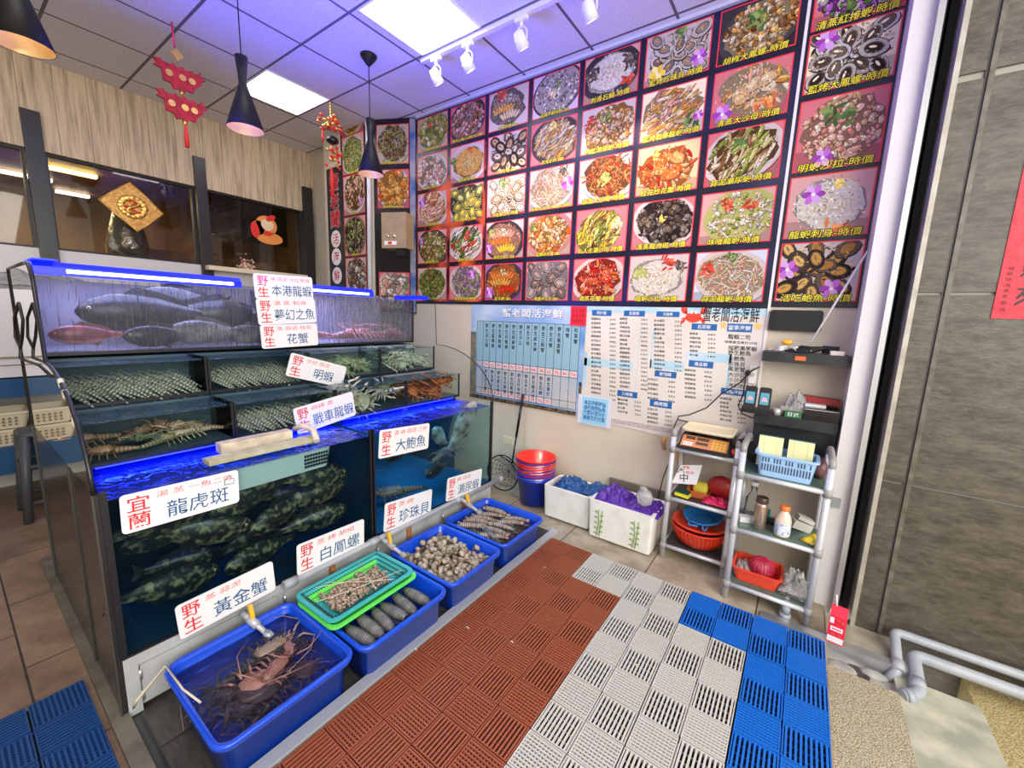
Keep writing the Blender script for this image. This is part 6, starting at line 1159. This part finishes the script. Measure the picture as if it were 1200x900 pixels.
mat('tray_dark', (.05, .045, .05), .5); mat('tray_green', (.07, .14, .10), .25, noise=(.12, .18, .15), scale=5)
LX0, LX1, LY0, LY1 = -.608, -.243, 2.68, 2.965; RX0, RX1, RY0, RY1 = -.200, .183, 2.49, 2.775
rack(LX0, LX1, LY0, LY1, (.085, .418, .752), .868, 'left silver tube rack carrying the weighing scale', 'tray_dark')
rack(RX0, RX1, RY0, RY1, (.088, .422, .742), .905, 'right silver tube rack carrying the pale blue basket', 'tray_green')
# ---- scale
t = thing('weighing_scale', 'orange fronted electronic weighing scale with cream pan on the left rack', 'scale', (-.42, 2.80, .768))
m3 = Matrix.Rotation(-.0, 3, 'Z'); b = MB(); b.rings([[(-.575, y, z) for y, z in ((2.66, .77), (2.93, .77), (2.93, .842), (2.76, .842), (2.665, .785))], [(-.285, y, z) for y, z in ((2.66, .77), (2.93, .77), (2.93, .842), (2.76, .842), (2.665, .785))]], smooth=False); part('scale_body', b, 'black', t)
f0 = Vector((-.565, 2.6645, .788)); fU = WX; fV = (Vector((0, 2.76, .843))-Vector((0, 2.665, .786))).normalized(); fN = fU.cross(fV)
def patch(mb, u0, u1, v0, v1, l=.001): mb.extr([f0+fU*u0+fV*v0, f0+fU*u1+fV*v0, f0+fU*u1+fV*v1, f0+fU*u0+fV*v1], fN*l)
b = MB(); patch(b, .0, .265, .004, .104); part('orange_panel', b, mat('scale_orange', (.62, .24, .10), .35), t)
b = MB(); [patch(b, u, u+w_, v, v+.026, .0018) for u, w_, v in ((.02, .055, .068), (.085, .07, .068), (.085, .07, .030))]; part('display', b, mat('lcd', (.10, .08, .06), .15), t)
b = MB(); [patch(b, .175+.021*i, .175+.021*i+.016, .014+.022*j, .014+.022*j+.015, .003) for i in range(4) for j in range(4)]; part('keypad', b, mat('key_yellow', (.80, .55, .08), .4), t)
b = MB(); [patch(b, .012, .07, v, v+.010, .0016) for v in (.015, .032)]; part('printed_text', b, 'ink_white', t)
b = MB(); b.rings([rr3(-.43, 2.835, .27, .20, .02, .868), rr3(-.43, 2.835, .30, .225, .03, .873), rr3(-.43, 2.835, .30, .225, .03, .889), rr3(-.43, 2.835, .285, .21, .025, .889), rr3(-.43, 2.835, .26, .19, .02, .878)]); part('weighing_pan', b, mat('pan_cream', (.72, .64, .44), .35), t)
b = MB(); [b.cyl((x, 2.82, .84), (x, 2.82, .87), .012) for x in (-.52, -.34)]; part('pan_support', b, 'black', t)
b = MB(); b.cyl((-.262, 2.70, .80), (-.276, 2.70, .80), .018, n=12); part('red_knob', b, 'red_plastic', t)
b = MB(); b.tube([onY(px, py, 2.93) for px, py in ((890, 430), (878, 436), (868, 448), (845, 462), (828, 478), (808, 486), (795, 488), (795, 492), (805, 494))]+[Vector((-.50, 2.93, .84))], .0045, 6); single('power_cable', b, 'cable_black', 'black cable sagging from the socket to the weighing scale', 'cable')
b = MB(); b.tube([onY(px, py, 2.955) for px, py in ((795, 489), (790, 500), (787, 515), (787, 535), (777, 560), (771, 585))], .004, 6); single('scale_cable', b, 'cable_black', 'thin black cable hanging down at the left leg of the left rack', 'cable')
b = MB(); b.tube([onY(px, py, 2.955) for px, py in ((884, 432), (874, 442), (871, 462), (865, 475), (870, 485), (882, 490), (892, 484))], .004, 6); b.ell(onY(876, 437, 2.95), (.016, .014, .020), nu=8, nv=6); single('charger_cable', b, 'cable_black', 'black charger cable curling beside the card terminals', 'cable')
# wooden handle brush
b = MB(); c = onY(783, 520, 2.90); b.tube([c+Vector((-.02, 0, .05)), c+Vector((-.035, 0, .01)), c+Vector((-.02, 0, -.05))], [.012, .018, .012], 8); b.bb(c.x+.02, c.x+.075, c.y-.012, c.y+.012, c.z-.11, c.z+.02); single('wooden_brush', b, mat('brush_wood', (.48, .26, .10), .5), 'light brown wooden brush hanging behind the left rack', 'brush')
# middle shelf of the left rack
z = .436
t = thing('folded_leaflet', 'white folded leaflet with bold characters leaning on the middle shelf of the left rack', 'leaflet', (-.56, 2.72, z)); q = [onY(787, 566, 2.70), onY(816, 568, 2.70), onY(823, 545, 2.76), onY(798, 545, 2.76)]
U = (q[1]-q[0]).normalized(); V = (q[3]-q[0]); V = (V-U*V.dot(U)).normalized(); N = U.cross(V); b = MB(); b.extr(q, -N*.004); part('leaflet_paper', b, 'sign_white', t)
b = MB(); text(b, '中', q[0]+U*.05+V*.012, U, V, .055, .05, N=N, lift=.001, off=.008); text(b, '大', q[0]+U*.035+V*.07, U, V, .035, .045, N=N, lift=.001, off=.008); part('black_characters', b, 'ink_black', t)
b = MB(); text(b, '海鮮餐', q[0]+U*.065+V*.095, U, V, .022, .07, N=N, lift=.001, off=.008); text(b, '現流', q[0]+U*.085+V*.062, U, V, .022, .05, N=N, lift=.001, off=.007); part('red_characters', b, 'ink_red', t)
c = onZ(805, 578, z+.02); t = thing('scouring_sponge', 'yellow and green scouring sponge on the front edge of the middle shelf', 'sponge', (-.53, 2.71, z)); m3 = Matrix.Rotation(-.15, 3, 'Z'); cc = Vector((-.525, 2.712, z+.018)); b = MB(); b.box(cc, (.085, .055, .022), rot=m3); part('sponge', b, mat('sponge_yellow', (.80, .72, .03), .8), t)
b = MB(); b.box(cc+Vector((-.003, .004, .0165)), (.085, .055, .010), rot=m3); part('scouring_pad', b, mat('pad_green', (.01, .06, .035), .9), t)
b = MB(); cx, cy = -.445, 2.80; b.rings([rr3(cx, cy, .10, .10, .015, z), rr3(cx, cy, .14, .13, .02, z+.045), rr3(cx, cy, .13, .12, .018, z+.045), rr3(cx, cy, .095, .095, .012, z+.006)], smooth=False); single('orange_tray', b, mat('tray_orange', (.70, .16, .06), .4), 'small orange tray holding a yellow pouch', 'tray')
b = MB(); b.rings([rr3(cx+.005, cy+.005, .085, .06, .015, z+.012), rr3(cx+.005, cy+.005, .09, .065, .02, z+.06), rr3(cx+.01, cy+.01, .06, .03, .01, z+.095)]); single('yellow_pouch', b, mat('pouch_yellow', (.75, .62, .06), .5, bump=.5, scale=30), 'yellow pouch standing in the orange tray', 'pouch')
b = MB(); b.ell((-.325, 2.85, z+.075), (.085, .05, .075), None, 18, 12); single('red_bag', b, mat('bag_crimson', (.45, .025, .02), .35, bump=.3, scale=20), 'round dark red bag at the back of the middle shelf', 'bag')
cloth('magenta_bag', -.335, 2.745, z+.004, .15, .10, .05, 'bag_magenta', 'flat bright pink red bag at the front of the middle shelf', 7)
# bottom shelf of left rack: red colander and blue sieve
z = .103
t = thing('red_colander', 'large red ribbed plastic colander on the bottom shelf of the left rack', 'colander', (-.42, 2.80, z)); b = MB(); cc = Vector((-.42, 2.805, z)); b.lathe([(.085, 0), (.125, .03), (.155, .085), (.165, .125), (.175, .128), (.175, .136), (.160, .136), (.148, .09), (.118, .035), (.08, .006)], cc, 40, cap0=True, cap1=True); part('colander_bowl', b, 'red_plastic', t)
b = MB()
for k in range(40):
    a = 2*PI*k/40; b.tube([cc+Vector((.128*math.cos(a), .128*math.sin(a), .031)), cc+Vector((.158*math.cos(a), .158*math.sin(a), .085)), cc+Vector((.167*math.cos(a), .167*math.sin(a), .122))], .003, 4)
part('rib', b, 'red_plastic', t)
b = MB(); b.lathe([(.13, .140), (.163, .155), (.170, .157), (.170, .163), (.15, .163), (.12, .145)], cc, 40, cap0=True, cap1=True); single('red_bowl', b, 'red_plastic', 'red plastic bowl nested in the large red colander', 'bowl')
t = thing('blue_sieve', 'blue plastic sieve with a hook handle lying in the red colander', 'sieve', cc+Vector((0, 0, .17))); m3 = Matrix.Rotation(.12, 3, 'X'); b = MB(); c2_ = cc+Vector((.015, .02, .165))
b.lathe([(.07, .0), (.10, .02), (.118, .045), (.124, .046), (.124, .052), (.112, .052), (.095, .025), (.065, .006)], c2_, 32, axis=(-.08, -.22, 1), cap0=True, cap1=True); part('sieve_bowl', b, mat('sieve_blue', (.03, .22, .55), .35), t)
b = MB(); q0 = c2_+Vector((-.005, -.10, .025)); b.tube([q0+Vector((-.06, .01, 0)), q0+Vector((-.055, -.05, -.015)), q0+Vector((.0, -.04, -.012))], .007, 7); b.tube([q0+Vector((.02, .0, 0)), q0+Vector((.03, -.055, -.02)), q0+Vector((.045, -.055, -.02)), q0+Vector((.05, .0, 0))], .006, 7); part('sieve_handle', b, 'MATS' if False else mat('sieve_blue'), t)
# ---- right rack: pale blue basket with two receipt pads
z = .758
t = thing('order_basket', 'pale blue slotted plastic basket of receipt pads on the right rack', 'basket', (0, 2.55, z)); cx, cy = -.005, 2.575; b = MB()
b.rings([rr3(cx, cy, .23, .13, .02, z), rr3(cx, cy, .265, .165, .03, z+.115), rr3(cx, cy, .285, .185, .03, z+.115), rr3(cx, cy, .285, .185, .03, z+.125), rr3(cx, cy, .255, .155, .025, z+.125), rr3(cx, cy, .22, .12, .018, z+.006)], smooth=False); part('basket_body', b, 'pale_blue_plastic', t)
b = MB()
for k in range(17):
    x = cx-.104+.013*k; yb = lambda zz_: cy-(.065+.0175*(zz_-z)/.115)-.0008; b.extr([(x, yb(z+.030), z+.030), (x+.0055, yb(z+.030), z+.030), (x+.0055, yb(z+.07), z+.07), (x, yb(z+.07), z+.07)], (0, -.0008, 0))
    if k % 4 != 3: b.extr([(x, yb(z+.080), z+.080), (x+.0055, yb(z+.08), z+.080), (x+.0055, yb(z+.105), z+.105), (x, yb(z+.105), z+.105)], (0, -.0008, 0))
part('slot', b, mat('slot_dark', (.04, .06, .10), .6), t)
for i, (x, lab) in enumerate(((-.085, 'left yellow receipt pad standing in the pale blue basket'), (.052, 'right yellow receipt pad standing in the pale blue basket'))):
    t = thing('receipt_pad', lab, 'notepad', (x, 2.60, z+.01), 'receipt pads'); m3 = Matrix.Rotation(-.16, 3, 'X') @ Matrix.Rotation(.06*(1-2*i), 3, 'Z'); cc = Vector((x, 2.60, z+.115)); b = MB(); b.box(cc, (.115, .022, .17), rot=m3); part('pad_block', b, mat('pad_dark', (.02, .10, .10), .5), t)
    b = MB(); b.box(cc+m3@Vector((0, -.013, -.002)), (.112, .004, .164), rot=m3); part('yellow_sheet', b, mat('sheet_yellow', (.82, .80, .42), .6), t)
    b = MB(); [b.box(cc+m3@Vector((.0, -.0154, .07-.011*k)), (.098, .0006, .0010), rot=m3) for k in range(13)]; b.box(cc+m3@Vector((-.03, -.0154, .0)), (.0012, .0006, .15), rot=m3); b.box(cc+m3@Vector((.03, -.0154, .0)), (.0012, .0006, .15), rot=m3); part('printed_lines', b, mat('line_olive', (.45, .45, .20), .6), t)
b = MB(); rr2 = random.Random(2); cc = Vector((.15, 2.70, .80)); b.ell(cc, (.03, .06, .06), None, 12, 8, jit=.2, rnd=rr2); single('dark_bag', b, mat('bag_brown', (.14, .05, .05), .4, bump=.6, scale=30), 'dark crumpled bag squeezed at the right end of the upper shelf', 'bag')
b = MB(); cc = Vector((-.155, 2.70, .83)); b.ell(cc, (.06, .05, .06), None, 12, 8, jit=.12, rnd=rr2); b.ell(cc+Vector((-.07, 0, .03)), (.06, .03, .03), None, 10, 6, jit=.12, rnd=rr2); single('black_cloth', b, 'dark_rubber', 'black crumpled cloth between the scale and the pale blue basket', 'cloth')
# middle shelf right rack
z = .438
def lathe_part(t, nm, pr, c, m_, n=24, **k): bb = MB(); bb.lathe(pr, c, n, cap0=True, cap1=True); return part(nm, bb, m_, t, **k)
c = onZ(892, 618, z); c = Vector((-.085, 2.555, z)); t = thing('vacuum_flask', 'brushed gold vacuum flask with a dark lid on the right rack', 'flask', c)
lathe_part(t, 'flask_body', [(.028, 0), (.031, .004), (.031, .135), (.028, .15)], c, mat('flask_gold', (.55, .40, .30), .25, .8)); lathe_part(t, 'flask_lid', [(.028, .150), (.0305, .153), (.0305, .176), (.027, .182)], c, mat('flask_lid', (.10, .07, .06), .3, .5))
c = Vector((.022, 2.545, z)); t = thing('drink_bottle', 'clear bottle of pale drink with orange cap on the right rack', 'bottle', c)
lathe_part(t, 'bottle_body', [(.034, 0), (.038, .006), (.038, .085), (.031, .112), (.019, .135), (.018, .142)], c, mat('drink_pale', (.80, .58, .42), .2, noise=(.86, .74, .62), scale=22)); lathe_part(t, 'orange_cap', [(.021, .142), (.023, .144), (.023, .166), (.020, .168)], c, mat('cap_orange', (.90, .22, .05), .35))
b = MB(); b.lathe([(.0386, .015), (.0386, .075)], c, 24); [None]; o = part('bottle_label', b, mat('label_pale', (.75, .78, .86), .3, noise=(.25, .35, .65), scale=60, lo=.55, hi=.6), t)
c = Vector((.145, 2.535, z+.008)); t = thing('ginger_yellow_fruit', 'yellow curved cut fruit on the middle shelf of the right rack', 'fruit', c); b = MB(); b.tube([c+Vector((-.035, -.005, .004)), c+Vector((-.012, -.012, .012)), c+Vector((.012, -.004, .022)), c+Vector((.016, .012, .045))], [.006, .018, .021, .010], 10); part('fruit_flesh', b, mat('fruit_yellow', (.85, .62, .03), .4), t)
b = MB(); b.ell(c+Vector((.015, -.01, .004)), (.028, .022, .012)); part('green_end', b, mat('fruit_green', (.50, .55, .08), .4), t)
c = Vector((-.135, 2.66, z)); t = thing('spray_bottle', 'translucent plastic bottle behind the gold flask', 'bottle', c); lathe_part(t, 'bottle_body', [(.035, 0), (.038, .01), (.038, .12), (.016, .16), (.016, .20)], c, 'clear_plastic'); lathe_part(t, 'bottle_neck', [(.019, .20), (.019, .225)], c, 'white_plastic')
rr2 = random.Random(6)
for i, (x, y, w_, d_, h_, m_, lab) in enumerate(((-.15, 2.60, .075, .05, .030, 'white_plastic', 'small white box behind the flask on the right rack'), (-.05, 2.66, .10, .06, .02, 'black', 'flat black box behind the gold flask'), (-.07, 2.72, .05, .05, .05, 'green_plastic', 'small green box at the back of the middle shelf'))):
    b = MB(); b.box((x, y, z+h_/2), (w_, d_, h_), rz=.3-.2*i); single('small_box', b, m_ if i != 2 else mat('teal_dark', (.02, .20, .18), .4), lab, 'box')
b = MB(); b.box((.10, 2.68, z+.03), (.10, .06, .045), rot=Matrix.Rotation(.5, 3, 'Z') @ Matrix.Rotation(.3, 3, 'Y')); b.box((.12, 2.69, z+.065), (.08, .05, .02), rot=Matrix.Rotation(.3, 3, 'Z') @ Matrix.Rotation(.35, 3, 'Y')); single('folded_paper', b, mat('paper_grey', (.50, .47, .42), .7), 'crumpled grey cardboard at the back of the middle shelf', 'cardboard')
# bottom shelf right rack
z = .104
t = thing('red_crate', 'red plastic tray with netted red vegetables on the bottom shelf', 'tray', (-.075, 2.62, z)); cx, cy = -.065, 2.625; b = MB()
b.rings([rr3(cx, cy, .20, .17, .02, z), rr3(cx, cy, .235, .20, .03, z+.070), rr3(cx, cy, .25, .215, .03, z+.070), rr3(cx, cy, .25, .215, .03, z+.078), rr3(cx, cy, .225, .19, .025, z+.078), rr3(cx, cy, .19, .16, .018, z+.006)], smooth=False); part('tray_body', b, mat('crate_red', (.85, .07, .03), .3, coat=.2), t)
b = MB(); cc = Vector((-.045, 2.61, z+.085)); b.ell(cc, (.062, .055, .055), None, 16, 10); t = thing('net_bag', 'round red net bag of onions in the red tray', 'bag', cc-Vector((0, 0, .055))); part('onion_mass', b, mat('onion_red', (.30, .01, .04), .35, noise=(.55, .10, .12), scale=22), t)
b = MB()
for k in range(12): b.tube([cc+Vector((.064*math.cos(a)*math.cos(k*PI/12)*1.0, .057*math.cos(a)*math.sin(k*PI/12), .057*math.sin(a))) for a in [2*PI*i/16 for i in range(17)]], .0016, 4, caps=False)
part('net', b, 'bag_magenta', t)
cloth('clear_bag', -.135, 2.61, z+.045, .085, .13, .06, 'clear_bag', 'clear crumpled bag at the left end of the red tray', 21)
cloth('clear_bag', .108, 2.60, z+.032, .13, .17, .14, 'clear_bag', 'large clear crumpled bag right of the red tray', 23)
# ================================================================== WALL SHELVES
def wshelf(z0, z1, lab, x0=-.195, x1=.205):
    t = thing('wall_shelf', lab, 'shelf', ((x0+x1)/2, 2.90, z0), 'black wall shelves'); b = MB(); b.bb(x0, x1, 2.81, YM-.013, z0, z1); part('shelf_board', b, mat('shelf_black', (.015, .017, .02), .4, noise=(.03, .032, .036), scale=20), t); return t
t = wshelf(1.347, 1.405, 'upper black floating wall shelf with tangled cables'); b = MB(); b.bb(-.035, .015, 2.8085, 2.8098, 1.365, 1.388); part('orange_sticker', b, mat('sticker_orange', (.85, .15, .04), .4), t)

t = wshelf(.975, 1.035, 'lower black floating wall shelf with the card terminals')
b = MB(); b.bb(-.195, .205, 2.86, YM-.013, .80, .974); single('black_cabinet', b, mat('cab_black', (.02, .024, .028), .35), 'dark box panel hanging under the lower wall shelf', 'cabinet')
t = thing('tablet_screen', 'black switched off tablet screen mounted above the upper wall shelf', 'screen', (-.06, 2.98, 1.53)); a = onY(903, 362, 2.975); c = onY(964, 388, 2.975)
def wall_rr(x0, x1, z0, z1, r, y): return [Vector((p[0], y, p[1])) for p in rrect((x0+x1)/2, (z0+z1)/2, x1-x0, z1-z0, r, 4)]
b = MB(); b.rings([wall_rr(-.195, .068, 1.525, 1.648, .018, YM-.012), wall_rr(-.195, .068, 1.525, 1.648, .018, YM-.034)], smooth=False); part('bezel', b, 'black', t)
b = MB(); b.rings([wall_rr(-.183, .056, 1.537, 1.636, .010, YM-.0342), wall_rr(-.183, .056, 1.537, 1.636, .010, YM-.0352)], smooth=False); part('screen_glass', b, 'black_gloss', t)
b = MB(); b.tube([onY(1017, 294, 2.93), onY(948, 405, 2.90)], .0055, 8); single('white_rod', b, 'white_plastic', 'thin white rod leaning diagonally across the abalone photo', 'rod')
t = thing('white_cable', 'tangled white cables lying on the upper wall shelf', 'cable', (-.1, 2.87, 1.41)); b = MB(); rr2 = random.Random(8)
for k in range(5): b.tube([Vector((-.17+.16*i/8+.012*k, 2.87+.03*math.sin(i*1.7+k), 1.412+.006*k+.004*math.sin(i*2.3+k))) for i in range(10)], .0028, 5)
part('cable_run', b, 'cable_white', t)
b = MB()
for k in range(7): b.tube([Vector((-.02+.04*k*.3+.07*math.cos(2*PI*i/14), 2.87+.028*math.sin(2*PI*i/14), 1.412+.005*k+.002*math.sin(i))) for i in range(15)], .004, 5)
for k in range(5): b.tube([Vector((.12+.035*math.cos(2*PI*i/12), 2.87+.02*math.sin(2*PI*i/12), 1.414+.014*k*.6)) for i in range(13)], .0045, 5)
single('black_cable', b, 'cable_black', 'coiled black cables lying on the upper wall shelf', 'cable')
b = MB(); b.rings([rr3(.150, 2.85, .065, .05, .008, 1.4055), rr3(.150, 2.85, .065, .05, .008, 1.428)], smooth=False); single('power_adapter', b, mat('adapter_pale', (.70, .60, .55), .4), 'pale power adapter at the right end of the upper wall shelf', 'adapter')
b = MB(); b.ell((-.085, 2.90, 1.46), (.03, .02, .018), None, 10, 6); single('yellow_plug', b, mat('plug_yellow', (.85, .45, .04), .4), 'yellow orange plug lying on the cables', 'plug')
t = thing('wall_socket', 'white plug socket on the price list by the terminals', 'socket', (-.235, 2.985, 1.2)); a = onY(888, 430, 2.985); c = onY(896, 455, 2.985); b = MB(); b.bb(-.262, -.222, 2.965, YM-.012, 1.19, 1.30); part('socket_plate', b, 'white_plastic', t)
b = MB(); b.cyl((-.242, 2.965, 1.245), (-.242, 2.957, 1.245), .012, n=12); part('socket_button', b, mat('socket_grey', (.5, .5, .5), .4), t)
for i, (x, lab) in enumerate(((-.225, 'left black card terminal with lit blue screen on the charging dock'), (-.152, 'right black card terminal with lit blue screen on the charging dock'))):
    t = thing('card_terminal', lab, 'card terminal', (x, 2.80, 1.06), 'card terminals on the lower wall shelf'); m3 = Matrix.Rotation(-.18, 3, 'X'); cc = Vector((x, 2.80, 1.125)); b = MB()
    def rb(w_, h_, r, y): return [cc+m3@Vector((p[0], y, p[1])) for p in rrect(0, 0, w_, h_, r, 4)]
    b.rings([rb(.062, .135, .012, .014), rb(.062, .135, .012, -.014)], smooth=False); part('terminal_body', b, 'black', t)
    b = MB(); b.rings([rb(.044, .070, .003, -.0142), rb(.044, .070, .003, -.0155)], smooth=False); part('screen', b, mat('screen_blue', (.06, .20, .28), .2, emit=(.10, .32, .42), es=.35), t)
    b = MB(); b.extr([cc+m3@Vector((u*.016, -.0157, v*.012-.003)) for u, v in ((-1, -1), (1, -1), (.6, .6), (-.4, 1))], m3@Vector((0, -.0006, 0))); part('screen_picture', b, mat('screen_pink', (.7, .3, .3), .3, emit=(.8, .35, .35), es=.25), t)
b = MB(); b.bb(-.265, -.110, 2.775, 2.86, 1.0355, 1.062); single('charging_dock', b, 'black', 'black charging dock holding the two card terminals', 'dock')
cloth('clear_bag', -.0, 2.88, 1.068, .13, .09, .13, 'clear_bag', 'clear knotted plastic bag on the lower wall shelf', 25)
t = thing('green_box', 'small green box with white characters on the lower wall shelf', 'box', (-.01, 2.82, 1.036)); b = MB(); b.bb(-.045, .035, 2.812, 2.84, 1.0355, 1.072); part('carton', b, mat('carton_green', (.02, .16, .05), .4), t); b = MB(); text(b, '日式', (-.03, 2.8112, 1.042), WX, WZ, .024, .052, off=.007); part('white_characters', b, 'ink_white', t)
b = MB(); b.cyl((-.085, 2.83, 1.036), (-.085, 2.83, 1.075), .020, n=14); single('silver_can', b, 'steel', 'small silver can beside the green box', 'can'); b = MB(); b.cyl((-.06, 2.86, 1.036), (-.06, 2.86, 1.09), .018, n=14); single('tape_roll', b, mat('grey_tape', (.3, .3, .32), .4), 'grey tape roll behind the silver can', 'tape')
t = thing('black_drawer_box', 'black storage box at the right end of the lower wall shelf', 'box', (.125, 2.87, 1.036)); b = MB(); b.bb(.045, .20, 2.815, 2.95, 1.0355, 1.105); part('box_body', b, 'black_gloss', t); b = MB(); b.bb(.045, .20, 2.8135, 2.8148, 1.095, 1.0975); part('pale_edge', b, 'cable_white', t)
b = MB(); b.bb(.045, .14, 2.85, 2.90, 1.106, 1.12); single('white_card', b, 'sign_white', 'white card lying on the black storage box', 'card')
b = MB(); b.rings([[(.03, 2.90, 1.125), (.03, 2.96, 1.125), (.03, 2.96, 1.16), (.03, 2.90, 1.155)], [(.205, 2.90, 1.115), (.205, 2.96, 1.115), (.205, 2.96, 1.15), (.205, 2.90, 1.15)]], smooth=False); single('red_folder', b, mat('folder_red', (.35, .02, .02), .4), 'dark red folder behind the black storage box', 'folder')
b = MB(); b.bb(.215-.01, .262, 2.74, 2.7595, .59, .64); single('grey_bracket', b, mat('bracket_grey', (.3, .32, .32), .5), 'small grey bracket on the pilaster beside the right rack', 'bracket')
# ================================================================== JUICE CARTON
c = Vector((.300, 2.44, .013)); t = thing('juice_carton', 'red drink carton with a white straw standing by the black gap', 'carton', c); m3 = Matrix.Rotation(-.12, 3, 'Z')
def jr(w_, d_, z): return [c+m3@Vector((x, y, z)) for x, y in ((-w_/2, -d_/2), (w_/2, -d_/2), (w_/2, d_/2), (-w_/2, d_/2))]
b = MB(); b.rings([jr(.066, .05, 0), jr(.066, .05, .145), jr(.066, .02, .175), jr(.066, .006, .19)], smooth=False); part('carton_body', b, mat('carton_red', (.85, .02, .06), .35), t)
b = MB(); b.box(c+m3@Vector((0, -.0255, .078)), (.048, .0012, .022), rot=m3); b.box(c+m3@Vector((0, -.0255, .022)), (.062, .0012, .030), rot=m3); b.box(c+m3@Vector((-.022, -.0255, .12)), (.016, .0012, .03), rot=m3); part('white_print', b, 'ink_white', t)
b = MB(); [b.ell(c+m3@Vector((dx, -.0255, z_)), (.010, .001, .009), m3, 10, 4) for dx, z_ in ((.0, .125), (.018, .118), (-.012, .045), (.012, .048))]; b.box(c+m3@Vector((0, -.0262, .078)), (.036, .0006, .006), rot=m3); part('fruit_print', b, mat('fruit_print', (.75, .06, .05), .4), t)
b = MB(); b.tube([c+Vector((-.012, 0, .17)), c+Vector((-.022, 0, .245))], .0032, 8); part('straw', b, 'white_plastic', t)
# ================================================================== FAR LEFT: COUNTER, CRATES, STOOL
t = thing('white_freezer', 'long white freezer standing behind the tank at the left edge', 'freezer', (-4.9, .6, 0)); b = MB(); b.rings([rr3(-5.0, .35, .56, 1.80, .04, .985), rr3(-5.0, .35, .56, 1.80, .04, 1.625)], smooth=False); part('freezer_body', b, mat('freezer_white', (.66, .64, .60), .3), t)
b = MB(); b.bb(-4.72, -4.714, -.52, 1.20, 1.12, 1.136); b.bb(-4.72, -4.714, -.52, 1.20, 1.07, 1.078); part('trim_line', b, mat('line_dark', (.25, .18, .13), .4), t)
t = thing('blue_rack', 'dark blue plastic rack under the white freezer at the left edge', 'rack', (-4.9, .35, 0)); mat('rack_blue', (.006, .06, .15), .3)
b = MB(); [b.bb(-5.2, -4.68, -.52, 1.22, z0, z1) for z0, z1 in ((.84, .975), (.27, .475))]; part('shelf_board', b, 'rack_blue', t)
for x, y in ((-4.71, -.49), (-5.17, -.49), (-4.71, 1.18), (-5.17, 1.18)): b = MB(); b.bb(x-.02, x+.02, y-.02, y+.02, .004, .84); part('leg', b, 'dark_rubber', t)
for z0, lab in ((.477, 'lower cream slotted basket on the blue rack'), (.605, 'upper cream slotted basket on the blue rack')):
    t = thing('cream_basket', lab, 'basket', (-4.85, .1, z0), 'cream baskets on the blue rack'); cx, cy = -4.86, .14; b = MB(); b.rings([rr3(cx, cy, .28, .40, .03, z0), rr3(cx, cy, .32, .46, .04, z0+.11), rr3(cx, cy, .34, .48, .04, z0+.11), rr3(cx, cy, .34, .48, .04, z0+.125), rr3(cx, cy, .31, .45, .035, z0+.125), rr3(cx, cy, .26, .38, .025, z0+.01)], smooth=False); part('basket_body', b, 'cream_plastic', t)
    b = MB(); [b.box((cx+.1475+.004*j*2, cy-.15+.03*k, z0+.03+.025*j), (.02, .012, .012)) for k in range(11) for j in range(3)]; part('slot', b, mat('slot_brown', (.22, .17, .10), .7), t)
t = thing('plastic_stool', 'dark grey plastic stool beside the smoked end pane', 'stool', (-4.43, .42, 0)); mat('stool_grey', (.06, .065, .07), .45); b = MB(); cx, cy = -4.43, .41; b.rings([rr3(cx, cy, .30, .30, .05, .615), rr3(cx, cy, .28, .28, .05, .635), rr3(cx, cy, .20, .20, .04, .64)]); part('seat', b, 'stool_grey', t)
for sx, sy in ((1, 1), (1, -1), (-1, 1), (-1, -1)): b = MB(); b.tube([(cx+sx*.12, cy+sy*.12, .62), (cx+sx*.16, cy+sy*.165, .005)], [.03, .024], 8); part('leg', b, 'stool_grey', t)
b = MB(); 
for z in (.14, .40):
    w_ = .155-.03*z
    for p, q in (((1, 1), (1, -1)), ((1, -1), (-1, -1)), ((-1, -1), (-1, 1)), ((-1, 1), (1, 1))): b.tube([(cx+p[0]*w_, cy+p[1]*w_, z), (cx+q[0]*w_, cy+q[1]*w_, z)], .014, 6)
part('stretcher', b, 'stool_grey', t)
cloth('plastic_bag', -5.0, .35, 1.66, .45, 1.1, .16, 'clear_bag', 'heap of clear plastic bags on top of the white freezer', 12)
